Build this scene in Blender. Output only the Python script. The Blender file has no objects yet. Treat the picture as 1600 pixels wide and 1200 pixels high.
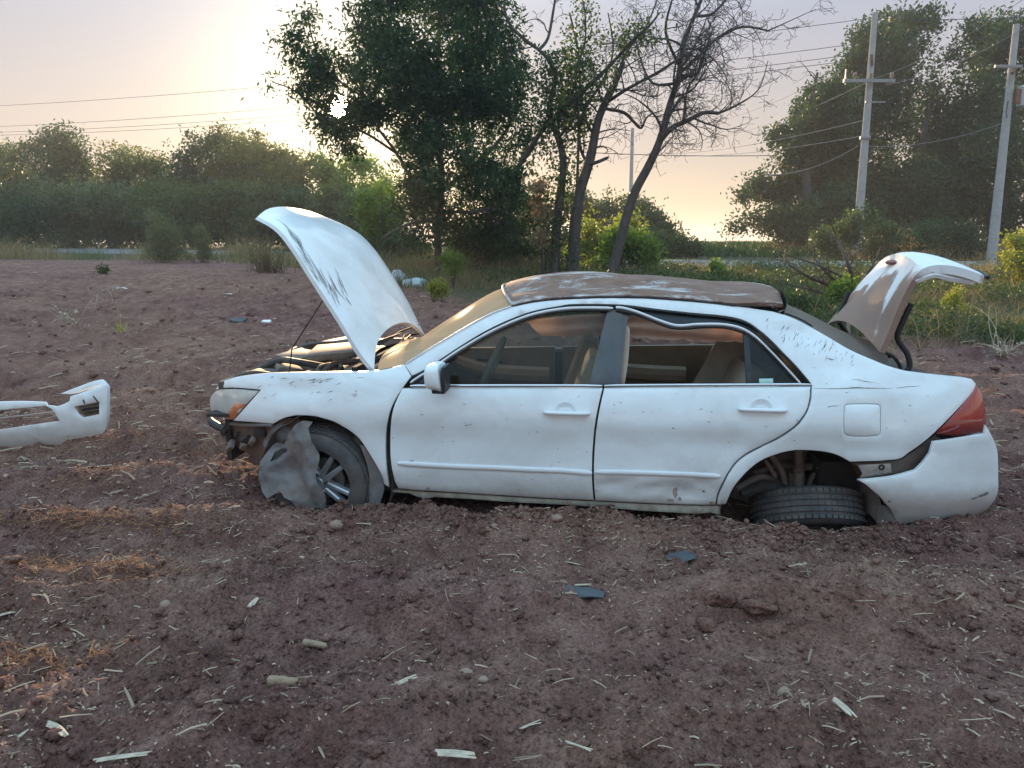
import bpy, bmesh, math, random
import numpy as np
from mathutils import Vector, Matrix, Euler
from mathutils.geometry import delaunay_2d_cdt

SC = bpy.context.scene
COL = SC.collection
random.seed(7)
RNG = np.random.default_rng(7)

# ------------------------------------------------------------------ camera
CAM_H = 1.55
PITCH = math.radians(10.4)
FPX = 1200.0
cam_d = bpy.data.cameras.new('camera')
cam_d.sensor_width = 36.0
cam_d.lens = 27.0
cam_d.clip_start = 0.05
cam_d.clip_end = 3000
cam = bpy.data.objects.new('camera', cam_d)
COL.objects.link(cam)
cam.location = (0, 0, CAM_H)
cam.rotation_euler = (math.pi / 2 - PITCH, 0, 0)
SC.camera = cam

# ------------------------------------------------------------------ sky and sun
SUN_DIR = Vector((-0.225, 1.048, 0.172)).normalized()
SUN_EL = math.asin(SUN_DIR.z)
SUN_AZ = math.atan2(SUN_DIR.x, SUN_DIR.y)
world = bpy.data.worlds.new('World')
SC.world = world
world.use_nodes = True
wn, wl = world.node_tree.nodes, world.node_tree.links
wn.clear()
wo = wn.new('ShaderNodeOutputWorld')
bg = wn.new('ShaderNodeBackground')
sky = wn.new('ShaderNodeTexSky')
sky.sky_type = 'NISHITA'
sky.sun_disc = False
sky.sun_elevation = SUN_EL
sky.sun_rotation = SUN_AZ
sky.air_density = 1.0
sky.dust_density = 3.0
sky.ozone_density = 1.0
bg.inputs['Strength'].default_value = 0.15
# warm air glow that surrounds the low sun in a dusty sky
geo = wn.new('ShaderNodeTexCoord')
dot = wn.new('ShaderNodeVectorMath'); dot.operation = 'DOT_PRODUCT'
dot.inputs[1].default_value = SUN_DIR
wl.new(geo.outputs['Generated'], dot.inputs[0])
def wmath(op, a, b=None):
    n = wn.new('ShaderNodeMath'); n.operation = op
    for i, v in enumerate((a, b)):
        if v is None: continue
        if isinstance(v, (int, float)): n.inputs[i].default_value = v
        else: wl.new(v, n.inputs[i])
    return n.outputs[0]
c0 = wmath('MAXIMUM', dot.outputs['Value'], 0.0)
wide = wmath('MULTIPLY', wmath('POWER', c0, 30.0), 0.85)
mid = wmath('MULTIPLY', wmath('POWER', c0, 150.0), 4.0)
core = wmath('MULTIPLY', wmath('POWER', c0, 24000.0), 900.0)
def tint(fac, colr):
    m = wn.new('ShaderNodeVectorMath'); m.operation = 'SCALE'
    m.inputs[0].default_value = colr
    wl.new(fac, m.inputs['Scale'])
    return m.outputs[0]
def vadd(a, b):
    m = wn.new('ShaderNodeVectorMath'); m.operation = 'ADD'
    wl.new(a, m.inputs[0]); wl.new(b, m.inputs[1])
    return m.outputs[0]
glow = vadd(vadd(tint(wide, (1.0, 0.86, 0.60)), tint(mid, (1.0, 0.85, 0.52))), tint(core, (1.0, 0.85, 0.6)))
# pale dusty veil over the clear-air sky
mixv = wn.new('ShaderNodeMix'); mixv.data_type = 'RGBA'
mixv.inputs['Factor'].default_value = 0.98
wl.new(sky.outputs['Color'], mixv.inputs[6])
sepv = wn.new('ShaderNodeSeparateXYZ'); wl.new(geo.outputs['Generated'], sepv.inputs[0])
ramp = wn.new('ShaderNodeValToRGB')
wl.new(sepv.outputs['Z'], ramp.inputs[0])
ramp.color_ramp.elements[0].position = 0.0; ramp.color_ramp.elements[0].color = (0.53, 0.38, 0.195, 1)
ramp.color_ramp.elements[1].position = 0.55; ramp.color_ramp.elements[1].color = (0.50, 0.80, 1.06, 1)
e = ramp.color_ramp.elements.new(0.10); e.color = (0.365, 0.315, 0.280, 1)
e = ramp.color_ramp.elements.new(0.26); e.color = (0.285, 0.305, 0.375, 1)
sc6 = wn.new('ShaderNodeVectorMath'); sc6.operation = 'SCALE'; sc6.inputs['Scale'].default_value = 6.6
wl.new(ramp.outputs['Color'], sc6.inputs[0])
wl.new(sc6.outputs[0], mixv.inputs[7])
wl.new(vadd(mixv.outputs[2], glow), bg.inputs['Color'])
wl.new(bg.outputs[0], wo.inputs[0])

sun_d = bpy.data.lights.new('sun', 'SUN')
sun_d.energy = 5.0
sun_d.angle = math.radians(0.53)
sun_d.color = (1.0, 0.66, 0.36)
sun = bpy.data.objects.new('sun', sun_d)
COL.objects.link(sun)
sun.rotation_euler = SUN_DIR.to_track_quat('Z', 'Y').to_euler()
sun.location = (0, 0, 30)

SC.view_settings.view_transform = 'Standard'
SC.view_settings.look = 'None'
SC.view_settings.exposure = 0.78
SC.view_settings.gamma = 1.0
SC.view_settings.use_curve_mapping = False
SC.render.engine = 'CYCLES'
SC.cycles.use_denoising = True
SC.cycles.max_bounces = 6
SC.cycles.diffuse_bounces = 3
SC.cycles.glossy_bounces = 3
SC.cycles.transmission_bounces = 4
SC.cycles.transparent_max_bounces = 12
SC.cycles.volume_bounces = 0
SC.cycles.volume_step_rate = 5
SC.cycles.sample_clamp_indirect = 6.0
SC.cycles.use_fast_gi = False

# ------------------------------------------------------------------ helpers
CT, ST = math.cos(PITCH), math.sin(PITCH)
def ray(px, py):
    u = (px - 800) / FPX; v = (600 - py) / FPX
    return Vector((u, CT + v * ST, -ST + v * CT))
def at_y(px, py, Y):
    d = ray(px, py)
    return Vector((0, 0, CAM_H)) + d * (Y / d.y)

def tag(o, label=None, cat=None, group=None, kind=None):
    if label: o['label'] = label
    if cat: o['category'] = cat
    if group: o['group'] = group
    if kind: o['kind'] = kind
    return o
def empty(name, loc=(0, 0, 0), rz=0.0):
    o = bpy.data.objects.new(name, None)
    o.empty_display_size = 0.3
    o.location = loc; o.rotation_euler = (0, 0, rz)
    COL.objects.link(o)
    return o
def link(name, me, mats, parent=None, kind=None):
    o = bpy.data.objects.new(name, me)
    COL.objects.link(o)
    if mats is not None:
        for m in (mats if isinstance(mats, (list, tuple)) else [mats]):
            me.materials.append(m)
    if parent is not None: o.parent = parent
    if kind: o['kind'] = kind
    return o
def np_mesh(name, V, Fc, smooth=False):
    """V (n,3), Fc (m,k) faces of equal size."""
    me = bpy.data.meshes.new(name)
    V = np.asarray(V, dtype=np.float32); Fc = np.asarray(Fc, dtype=np.int32)
    me.vertices.add(len(V)); me.vertices.foreach_set('co', V.ravel())
    k = Fc.shape[1]
    me.loops.add(Fc.size); me.loops.foreach_set('vertex_index', Fc.ravel())
    me.polygons.add(len(Fc))
    me.polygons.foreach_set('loop_start', np.arange(0, Fc.size, k, dtype=np.int32))
    me.polygons.foreach_set('loop_total', np.full(len(Fc), k, dtype=np.int32))
    if smooth: me.polygons.foreach_set('use_smooth', np.ones(len(Fc), dtype=bool))
    me.update(calc_edges=True)
    return me
def face_attr(me, name, vals):
    a = me.attributes.new(name, 'FLOAT', 'FACE')
    a.data.foreach_set('value', np.asarray(vals, dtype=np.float32))

def basis(d, up=Vector((0, 0, 1))):
    d = Vector(d).normalized()
    if abs(d.dot(up)) > 0.97: up = Vector((1, 0, 0))
    a = d.cross(up).normalized()
    return a, a.cross(d).normalized()

class MB:
    """collects simple solids and links them as one mesh"""
    def __init__(s): s.v = []; s.f = []; s.m = []
    def add(s, vs, fs, mi=0):
        b = len(s.v); s.v += [tuple(p) for p in vs]
        s.f += [tuple(i + b for i in f) for f in fs]; s.m += [mi] * len(fs)
        return s
    def box(s, c, size, rot=None, mi=0, bev=0.0):
        bm = bmesh.new(); bmesh.ops.create_cube(bm, size=1)
        bmesh.ops.scale(bm, vec=size, verts=bm.verts)
        if bev: bmesh.ops.bevel(bm, geom=list(bm.edges) + list(bm.verts), offset=bev, segments=2, affect='EDGES', profile=0.6)
        if rot is not None: bmesh.ops.rotate(bm, matrix=Euler(rot).to_matrix(), verts=bm.verts)
        bmesh.ops.translate(bm, vec=c, verts=bm.verts)
        bm.verts.index_update()
        s.add([v.co[:] for v in bm.verts], [[v.index for v in f.verts] for f in bm.faces], mi)
        bm.free(); return s
    def tube(s, pts, r, n=8, mi=0, cap=True, flat=None):
        pts = [Vector(p) for p in pts]; k = len(pts)
        rs = r if isinstance(r, (list, tuple)) else [r] * k
        vs = []; a = None
        for i, p in enumerate(pts):
            d = (pts[min(i + 1, k - 1)] - pts[max(i - 1, 0)])
            if d.length < 1e-9: d = Vector((0, 0, 1))
            d.normalize()
            if a is None: a, b = basis(d)
            else:
                a = (a - d * a.dot(d))
                if a.length < 1e-6: a, b = basis(d)
                a.normalize(); b = a.cross(d).normalized()
            for j in range(n):
                t = 2 * math.pi * j / n
                q = a * math.cos(t) * rs[i] + b * math.sin(t) * rs[i] * (flat or 1)
                vs.append(p + q)
        fs = [(i * n + j, i * n + (j + 1) % n, (i + 1) * n + (j + 1) % n, (i + 1) * n + j) for i in range(k - 1) for j in range(n)]
        if cap: fs += [tuple(range(n - 1, -1, -1)), tuple((k - 1) * n + j for j in range(n))]
        return s.add(vs, fs, mi)
    def lathe(s, prof, n=32, M=None, mi=0, closed=False):
        """prof: (radius, height) pairs about local Z, placed by matrix M"""
        M = M or Matrix.Identity(4); k = len(prof); vs = []
        for r, h in prof:
            for j in range(n):
                t = 2 * math.pi * j / n
                vs.append(M @ Vector((r * math.cos(t), r * math.sin(t), h)))
        fs = [(i * n + j, i * n + (j + 1) % n, (i + 1) * n + (j + 1) % n, (i + 1) * n + j) for i in range(k - 1) for j in range(n)]
        return s.add(vs, fs, mi)
    def prism(s, poly, dvec, mi=0):
        n = len(poly); dvec = Vector(dvec)
        vs = [Vector(p) for p in poly] + [Vector(p) + dvec for p in poly]
        fs = [tuple(range(n)), tuple(range(2 * n - 1, n - 1, -1))] + [(i, i + n, (i + 1) % n + n, (i + 1) % n) for i in range(n)]
        return s.add(vs, fs, mi)
    def grid(s, rows, mi=0):
        nr, nc = len(rows), len(rows[0])
        return s.add([p for r in rows for p in r],
                     [(i * nc + j, i * nc + j + 1, (i + 1) * nc + j + 1, (i + 1) * nc + j) for i in range(nr - 1) for j in range(nc - 1)], mi)
    def build(s, name, mats, parent=None, smooth=True, kind=None, angle=35):
        me = bpy.data.meshes.new(name)
        me.from_pydata(s.v, [], s.f); me.update()
        me.polygons.foreach_set('material_index', s.m)
        bm = bmesh.new(); bm.from_mesh(me); bmesh.ops.recalc_face_normals(bm, faces=bm.faces)
        if smooth:
            lim = math.radians(angle)
            for f in bm.faces: f.smooth = True
            for e_ in bm.edges:
                if len(e_.link_faces) == 2 and e_.calc_face_angle(0) > lim: e_.smooth = False
        bm.to_mesh(me); bm.free()
        return link(name, me, mats, parent, kind)

# ---- vectorised value noise
def _h(ix, iy, seed):
    n = (ix.astype(np.int64) * 374761393 + iy.astype(np.int64) * 668265263 + seed * 1442695041) & 0xffffffff
    n = ((n ^ (n >> 13)) * 1274126177) & 0xffffffff
    return ((n ^ (n >> 16)) & 0xffff) / 65535.0
def vnoise(x, y, seed=0):
    x = np.asarray(x, float); y = np.asarray(y, float)
    ix, iy = np.floor(x), np.floor(y); fx, fy = x - ix, y - iy
    fx = fx * fx * (3 - 2 * fx); fy = fy * fy * (3 - 2 * fy)
    a, b, c, d = _h(ix, iy, seed), _h(ix + 1, iy, seed), _h(ix, iy + 1, seed), _h(ix + 1, iy + 1, seed)
    return (a * (1 - fx) + b * fx) * (1 - fy) + (c * (1 - fx) + d * fx) * fy
def fbm(x, y, o=4, seed=0):
    s = 0; a = 0.5; t = 0
    for k in range(o):
        s = s + a * vnoise(x * 2 ** k + 17 * k, y * 2 ** k - 9 * k, seed + k); t += a; a *= 0.5
    return s / t
def sstep(a, b, x):
    t = np.clip((x - a) / (b - a), 0, 1); return t * t * (3 - 2 * t)

# ------------------------------------------------------------------ materials
def new_mat(name):
    m = bpy.data.materials.new(name); m.use_nodes = True
    nt = m.node_tree
    return m, nt.nodes, nt.links, nt.nodes['Principled BSDF']
def noise(n, l, scale, detail=6, rough=0.6, vec=None, dist=0.0):
    t = n.new('ShaderNodeTexNoise'); t.inputs['Scale'].default_value = scale
    t.inputs['Detail'].default_value = detail; t.inputs['Roughness'].default_value = rough
    t.inputs['Distortion'].default_value = dist
    if vec is not None: l.new(vec, t.inputs['Vector'])
    return t.outputs['Fac']
def cramp(n, l, fac, stops, interp='LINEAR'):
    r = n.new('ShaderNodeValToRGB'); r.color_ramp.interpolation = interp
    els = r.color_ramp.elements
    while len(els) < len(stops): els.new(0.5)
    for e_, (p, c) in zip(els, stops):
        e_.position = p; e_.color = (c, c, c, 1) if isinstance(c, (int, float)) else (*c, 1)
    l.new(fac, r.inputs[0]); return r.outputs[0]
def mixc(n, l, fac, a, b, mode='MIX'):
    m = n.new('ShaderNodeMix'); m.data_type = 'RGBA'; m.blend_type = mode
    for s_, v in ((m.inputs[0], fac), (m.inputs[6], a), (m.inputs[7], b)):
        if isinstance(v, (int, float)): s_.default_value = v
        elif isinstance(v, tuple): s_.default_value = (*v, 1)
        else: l.new(v, s_)
    return m.outputs[2]
def mth(n, l, op, a, b=0.0, clamp=False):
    m = n.new('ShaderNodeMath'); m.operation = op; m.use_clamp = clamp
    for i, v in enumerate((a, b)):
        if isinstance(v, (int, float)): m.inputs[i].default_value = v
        else: l.new(v, m.inputs[i])
    return m.outputs[0]
def bump(n, l, bs, h, strength=0.3, dist=0.01):
    b = n.new('ShaderNodeBump'); b.inputs['Strength'].default_value = strength; b.inputs['Distance'].default_value = dist
    l.new(h, b.inputs['Height']); l.new(b.outputs[0], bs.inputs['Normal'])
def objco(n): return n.new('ShaderNodeTexCoord').outputs['Object']
def mapping(n, l, vec, scale):
    m = n.new('ShaderNodeMapping'); m.inputs['Scale'].default_value = scale; l.new(vec, m.inputs['Vector']); return m.outputs[0]
def simple(name, c, rough=0.6, metal=0.0, var=0.25, scale=8.0, bmp=0.0, spec=None, dust=None, coat=0.0):
    m, n, l, bs = new_mat(name)
    v = noise(n, l, scale, 5, 0.6, objco(n))
    lo = tuple(max(0, x * (1 - var)) for x in c); hi = tuple(min(1, x * (1 + var)) for x in c)
    col = cramp(n, l, v, [(0.3, lo), (0.7, hi)])
    if dust is not None:
        d = cramp(n, l, noise(n, l, scale * 0.37, 6, 0.65, objco(n), 0.6), [(0.35, 0.0), (0.62, dust)])
        col = mixc(n, l, d, col, (0.20, 0.145, 0.115))
    l.new(col, bs.inputs['Base Color'])
    bs.inputs['Roughness'].default_value = rough; bs.inputs['Metallic'].default_value = metal
    bs.inputs['Coat Weight'].default_value = coat
    if spec is not None: bs.inputs['Specular IOR Level'].default_value = spec
    if bmp: bump(n, l, bs, v, bmp, 0.01)
    return m

def n_vor(n, l, vec, s):
    t = n.new('ShaderNodeTexVoronoi'); t.inputs['Scale'].default_value = s; l.new(vec, t.inputs['Vector']); return t.outputs['Distance']
def soil_material():
    m, n, l, bs = new_mat('plowed_soil')
    g = n.new('ShaderNodeNewGeometry').outputs['Position']
    big = noise(n, l, 0.35, 5, 0.6, g)
    medn = noise(n, l, 4.0, 6, 0.65, g, 0.4)
    fine = noise(n, l, 60.0, 6, 0.7, g)
    c1 = cramp(n, l, medn, [(0.30, (0.168, 0.082, 0.067)), (0.5, (0.272, 0.146, 0.118)), (0.72, (0.39, 0.232, 0.186))])
    c2 = cramp(n, l, big, [(0.35, (0.82, 0.74, 0.80)), (0.65, (1.15, 1.14, 1.02))])
    c3 = mixc(n, l, 1.0, c1, c2, 'MULTIPLY')
    f2 = cramp(n, l, fine, [(0.35, 0.62), (0.65, 1.28)])
    c4 = mixc(n, l, 1.0, c3, f2, 'MULTIPLY')
    chaff = cramp(n, l, noise(n, l, 130, 3, 0.5, mapping(n, l, g, (1, 0.35, 1)), 1.5), [(0.64, 0.0), (0.72, 0.6)])
    c5 = mixc(n, l, chaff, c4, (0.34, 0.27, 0.20))
    # verge: dry litter and weeds instead of bare soil
    at = n.new('ShaderNodeAttribute'); at.attribute_name = 'verge'
    vg = cramp(n, l, noise(n, l, 1.3, 6, 0.7, g), [(0.3, (0.055, 0.062, 0.030)), (0.55, (0.11, 0.095, 0.055)), (0.75, (0.16, 0.125, 0.075))])
    c6 = mixc(n, l, at.outputs['Fac'], c5, vg)
    l.new(c6, bs.inputs['Base Color'])
    bs.inputs['Roughness'].default_value = 0.95
    bs.inputs['Specular IOR Level'].default_value = 0.15
    hb = mth(n, l, 'ADD', fine, mth(n, l, 'MULTIPLY', noise(n, l, 22, 6, 0.7, g), 1.5))
    hb = mth(n, l, 'ADD', hb, mth(n, l, 'MULTIPLY', cramp(n, l, n_vor(n, l, g, 70), [(0.0, 1.0), (0.5, 0.0)]), .8)); bump(n, l, bs, hb, 1.0, 0.022)
    return m

def leaf_material(name, dark, light, trans=0.45, rough=0.5, tt=(1.45, 1.7, 0.75)):
    m, n, l, bs = new_mat(name)
    at = n.new('ShaderNodeAttribute'); at.attribute_name = 'tint'
    col = cramp(n, l, at.outputs['Fac'], [(0.0, dark), (1.0, light)])
    l.new(col, bs.inputs['Base Color']); bs.inputs['Roughness'].default_value = rough
    bs.inputs['Specular IOR Level'].default_value = 0.3
    tr = n.new('ShaderNodeBsdfTranslucent')
    l.new(mixc(n, l, 1.0, col, tt, 'MULTIPLY'), tr.inputs['Color'])
    ms = n.new('ShaderNodeMixShader'); ms.inputs[0].default_value = trans
    l.new(bs.outputs[0], ms.inputs[1]); l.new(tr.outputs[0], ms.inputs[2])
    l.new(ms.outputs[0], n['Material Output'].inputs[0])
    return m
def bark_material(name, dark, light):
    m, n, l, bs = new_mat(name)
    v = noise(n, l, 14, 7, 0.7, mapping(n, l, objco(n), (1, 1, 0.25)), 0.5)
    l.new(cramp(n, l, v, [(0.3, dark), (0.7, light)]), bs.inputs['Base Color'])
    bs.inputs['Roughness'].default_value = 0.9
    bump(n, l, bs, v, 0.8, 0.03)
    return m
# ================================================================== TERRAIN
PROF_Y = [-60, 0, 7, 10, 14, 20, 28, 36, 46, 60, 150, 900]
PROF_Z = [-0.2, 0, 0.02, 0.10, 0.36, 0.68, 0.80, 1.02, 1.28, 1.30, 1.25, 1.3]
def verge_start(x):
    return np.interp(x, [-40, -12, -6, -2.5, 0, 3, 6, 9, 30], [34, 31, 24.5, 17.5, 13.5, 12.2, 11.0, 10.2, 10])
def furrow(x, y):
    wob = 0.35 * (vnoise(x * 0.25, y * 0.3, 5) - 0.5)
    return np.cos((y + wob - 3.22) * 2 * math.pi / 0.86)
def clumps(x, y, amp):
    b = vnoise(x * 5.5, y * 6.5, 31); b2 = vnoise(x * 13, y * 15, 33); b3 = vnoise(x * 31, y * 33, 35); b4 = vnoise(x * 58, y * 60, 36)
    r = 1 - np.abs(2 * b - 1); r2 = 1 - np.abs(2 * b2 - 1)
    return amp * (0.060 * r ** 2 * (0.3 + 1.2 * vnoise(x * 2.1, y * 2.3, 37)) + 0.044 * r2 ** 1.5 * (0.3 + 1.3 * vnoise(x * 4, y * 4.4, 38)) + 0.024 * b3 + 0.013 * b4 - 0.055)
def terrain_base(x, y):
    x = np.asarray(x, float); y = np.asarray(y, float)
    z = np.interp(y, PROF_Y, PROF_Z)
    fld = 1 - sstep(-0.8, 0.8, y - verge_start(x) + 1.2 * (vnoise(x * 0.8, y * 0.8, 3) - 0.5))
    far = np.clip(1 - y / 60, 0.1, 1)
    z = z + (fbm(x * 0.45, y * 0.6, 3, 11) - 0.5) * 0.10 * far
    z = z + 0.055 * furrow(x, y) * fld * (0.45 + 0.9 * vnoise(x * 0.5, y * 0.7, 12)) * np.clip(1.3 - y / 26, 0.3, 1)
    # hole scraped out round the folded rear wheel, and soil banked against the car
    q = ((x - 1.68) / 0.62) ** 2 + ((y - 4.42) / 0.42) ** 2
    z = z - 0.17 * np.exp(-q ** 1.5)
    q = ((x - 1.3) / 1.2) ** 2 + ((y - 3.86) / 0.16) ** 2
    z = z - 0.004 * np.exp(-q)
    z = z - 0.028 * np.exp(-((y - 4.15) / .45) ** 4) * np.exp(-((x - .6) / 2.6) ** 6)
    q = ((x + 1.05) / 0.55) ** 2 + ((y - 4.12) / 0.20) ** 2
    z = z + 0.045 * np.exp(-q)
    for rx_, ry_, hl, hw, hh in ((-2.35, 4.02, .75, .13, .05), (-2.05, 3.42, .65, .12, .045), (-1.75, 2.68, .42, .09, .04), (-2.6, 5.35, .9, .16, .06), (-2.9, 4.75, .5, .12, .04)):
        q = ((x - rx_) / hl) ** 2; z = z + hh * np.exp(-q ** 2) * np.exp(-((y - ry_ + .06 * np.sin(x * 5)) / hw) ** 2)
    q = ((x - 0.55) / 2.4) ** 4 + ((y - 4.95) / 0.62) ** 4
    z = z - 0.05 * np.exp(-q)
    return z, fld
def terrain(x, y):
    z, fld = terrain_base(x, y)
    patch = 0.45 + 0.9 * vnoise(x * 0.8, y * 1.1, 44)
    return z + clumps(x, y, 1.0) * (0.2 + 0.8 * fld) * patch * np.clip(1.25 - y / 40, 0.2, 1)
def tz(x, y): return float(terrain(np.array([x]), np.array([y]))[0])

def graded(segs):
    out = [segs[0][0]]
    for a, b, f in segs:
        while out[-1] < b - 1e-6: out.append(min(b, out[-1] + f(out[-1])))
    return np.array(out)
ys = graded([(-40, 0, lambda v: 2.0), (0, 1.9, lambda v: 0.03), (1.9, 34, lambda v: 0.0080 * v), (34, 900, lambda v: 0.06 * v)])
xp = graded([(0, 2.3, lambda v: 0.0165), (2.3, 34, lambda v: 0.0085 * v), (34, 900, lambda v: 0.12 * v)])
xs = np.concatenate([-xp[:0:-1], xp])
GX, GY = np.meshgrid(xs, ys)
GZ = terrain(GX, GY)
nx, ny = len(xs), len(ys)
idx = np.arange(nx * ny).reshape(ny, nx)
Fq = np.stack([idx[:-1, :-1], idx[:-1, 1:], idx[1:, 1:], idx[1:, :-1]], -1).reshape(-1, 4)
me = np_mesh('ground', np.stack([GX, GY, GZ], -1).reshape(-1, 3), Fq, smooth=True)
_, FL = terrain_base(GX, GY)
a = me.attributes.new('verge', 'FLOAT', 'POINT'); a.data.foreach_set('value', (1 - FL).astype(np.float32).ravel())
M_SOIL = soil_material()
tag(link('ground', me, M_SOIL), kind='structure')

# road on its low bank beyond the field
M_ROAD = simple('worn_asphalt', (0.17, 0.165, 0.16), 0.85, var=0.2, scale=3, bmp=0.2)
rp = [(-90, 47, 5), (-45, 44.5, 5), (-22, 41, 4.5), (-8, 35, 4), (2, 29.5, 3.4), (9, 27.5, 3.2), (18, 27.0, 3.2), (40, 28, 4), (90, 34, 5)]
rx = np.linspace(-90, 90, 260)
ry = np.interp(rx, [p[0] for p in rp], [p[1] for p in rp]); rw = np.interp(rx, [p[0] for p in rp], [p[2] for p in rp])
for _ in range(6): ry[1:-1] = (ry[:-2] + ry[2:] + ry[1:-1]) / 3
rows = []
for i in range(len(rx)):
    zc = np.interp(ry[i], PROF_Y, PROF_Z) + 0.10
    rows.append([(rx[i], ry[i] - rw[i] / 2 - 0.6, zc - 0.30), (rx[i], ry[i] - rw[i] / 2, zc), (rx[i], ry[i], zc + 0.04), (rx[i], ry[i] + rw[i] / 2, zc), (rx[i], ry[i] + rw[i] / 2 + 0.6, zc - 0.3)])
tag(MB().grid(rows).build('road', M_ROAD), kind='structure')

# ================================================================== VEGETATION
def rand_dirs(n, rng):
    v = rng.normal(size=(n, 3)); return v / np.linalg.norm(v, axis=1, keepdims=True)
def leaves_mesh(name, P, L, Wd, rng, down=0.0, flat=0.0, tint=None):
    """one folded leaf (four-point blade) per point"""
    n = len(P)
    d = rand_dirs(n, rng); d[:, 2] -= down; d[:, 2] *= (1 - flat); d /= np.linalg.norm(d, axis=1, keepdims=True)
    u = np.cross(d, rand_dirs(n, rng)); u /= np.linalg.norm(u, axis=1, keepdims=True) + 1e-9
    w = np.cross(d, u)
    L = np.broadcast_to(L, (n,))[:, None]; Wd = np.broadcast_to(Wd, (n,))[:, None]
    V = np.stack([P, P + d * L * 0.45 + u * Wd * 0.5 + w * Wd * 0.12, P + d * L, P + d * L * 0.45 - u * Wd * 0.5 + w * Wd * 0.12], 1).reshape(-1, 3)
    F = np.arange(4 * n).reshape(n, 4)
    me = np_mesh(name, V, F)
    face_attr(me, 'tint', rng.random(n) if tint is None else tint)
    return me
def crown_points(blobs, n_clusters, per, rng, cr=0.28, shell=0.35, gap=0.42, gscale=0.9, squash=0.8):
    """blobs rows: x,y,z,r. Clusters of leaves gathered at twig ends, thinned by noise so light shows through."""
    B = np.array(blobs); vol = B[:, 3] ** 2.4; pr = vol / vol.sum()
    out = []; need = n_clusters
    while need > 0:
        k = rng.choice(len(B), size=need * 2, p=pr)
        rr = rng.random(len(k)) ** shell
        c = B[k, :3] + rand_dirs(len(k), rng) * (B[k, 3] * rr)[:, None] * np.array([1, 1, squash])
        g = vnoise(c[:, 0] * gscale * 1.5 + 9, c[:, 2] * gscale * 1.5 + c[:, 1] * 0.8, 77)
        c = c[g > gap * rng.uniform(0.7, 1.2, len(g))][:need]
        out.append(c); need -= len(c)
    C = np.concatenate(out)
    rs = cr * rng.uniform(0.5, 1.4, len(C))
    P = np.repeat(C, per, 0) + rng.normal(size=(len(C) * per, 3)) * np.repeat(rs, per)[:, None] * np.array([0.6, 0.6, 0.5])
    tn = np.clip(np.repeat(rng.random(len(C)), per) * 0.6 + rng.random(len(P)) * 0.4, 0, 1)
    return P, tn, C
def blobs_px(lst, Y, jit, rng):
    out = []
    for b in lst:
        px, py, r = b[:3]; dy = b[3] if len(b) > 3 else rng.uniform(-jit, jit)
        p = at_y(px, py, Y + dy); out.append((p.x, p.y, p.z, r * (Y + dy) / FPX))
    return out
def trace_path(pts, Y):
    """points (px, py, radius_m, depth offset) -> world path"""
    P = [at_y(p[0], p[1], Y + (p[3] if len(p) > 3 else 0)) for p in pts]
    return P, [p[2] * (.74 if p[2] > .04 else 1) for p in pts]
def smooth_path(P, R, k=4):
    out, ro = [], []
    n = len(P)
    for i in range(n - 1):
        p0, p1, p2, p3 = P[max(i - 1, 0)], P[i], P[i + 1], P[min(i + 2, n - 1)]
        for j in range(k):
            t = j / k
            out.append(0.5 * ((2 * p1) + (p2 - p0) * t + (2 * p0 - 5 * p1 + 4 * p2 - p3) * t * t + (3 * p1 - p0 - 3 * p2 + p3) * t ** 3))
            ro.append(R[i] * (1 - t) + R[i + 1] * t)
    out.append(P[-1]); ro.append(R[-1])
    return out, ro
def wiggle(rng_, start, d, length, r0, r1, steps, curl, grav=0.0):
    P = [Vector(start)]; d = Vector(d).normalized(); R = [r0]
    c = Vector((rng_.gauss(0, 1), rng_.gauss(0, 1), rng_.gauss(0, 1))) * curl
    for i in range(steps):
        if rng_.random() < 0.35: c = Vector((rng_.gauss(0, 1), rng_.gauss(0, 1), rng_.gauss(0, 1))) * curl
        d = (d + c / steps * 2.5 + Vector((0, 0, -grav / steps))).normalized()
        P.append(P[-1] + d * (length / steps)); R.append(r0 + (r1 - r0) * (i + 1) / steps)
    return P, R, d
def grow_twigs(mb, path, rad, rng_, levels, dens, length, curl=0.5, grav=0.0, tips=None, bias=None, start=0.25):
    """side shoots along a traced limb"""
    tot = sum((path[i + 1] - path[i]).length for i in range(len(path) - 1))
    n = max(1, int(tot * dens))
    for k in range(n):
        f = start + (1 - start) * (k + rng_.random()) / n
        q = min(f * (len(path) - 1), len(path) - 1.001); i = int(q); t = q - i
        p = path[i].lerp(path[i + 1], t); r = rad[i] * (1 - t) + rad[i + 1] * t
        ax = (path[i + 1] - path[i]).normalized()
        s = Vector((rng_.gauss(0, 1), rng_.gauss(0, 1), rng_.gauss(0, 1))); s = (s - ax * s.dot(ax)).normalized()
        d = ax * rng_.uniform(0.3, 0.9) + s
        if bias is not None: d = d + Vector(bias)
        L = length * rng_.uniform(0.45, 1.15) * (1.1 - 0.5 * f)
        r0 = min(r * 0.55, 0.006 + 0.018 * L)
        P, R, dd = wiggle(rng_, p, d, L, r0, max(0.0055, r0 * 0.25), 7 if levels > 0 else 5, curl, grav)
        mb.tube(P, R, 5 if r0 > 0.02 else 3, cap=False)
        if tips is not None: tips.extend(P[2:])
        if levels > 0: grow_twigs(mb, P, R, rng_, levels - 1, dens * 1.7, length * 0.52, curl, grav, tips, bias, 0.15)

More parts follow.
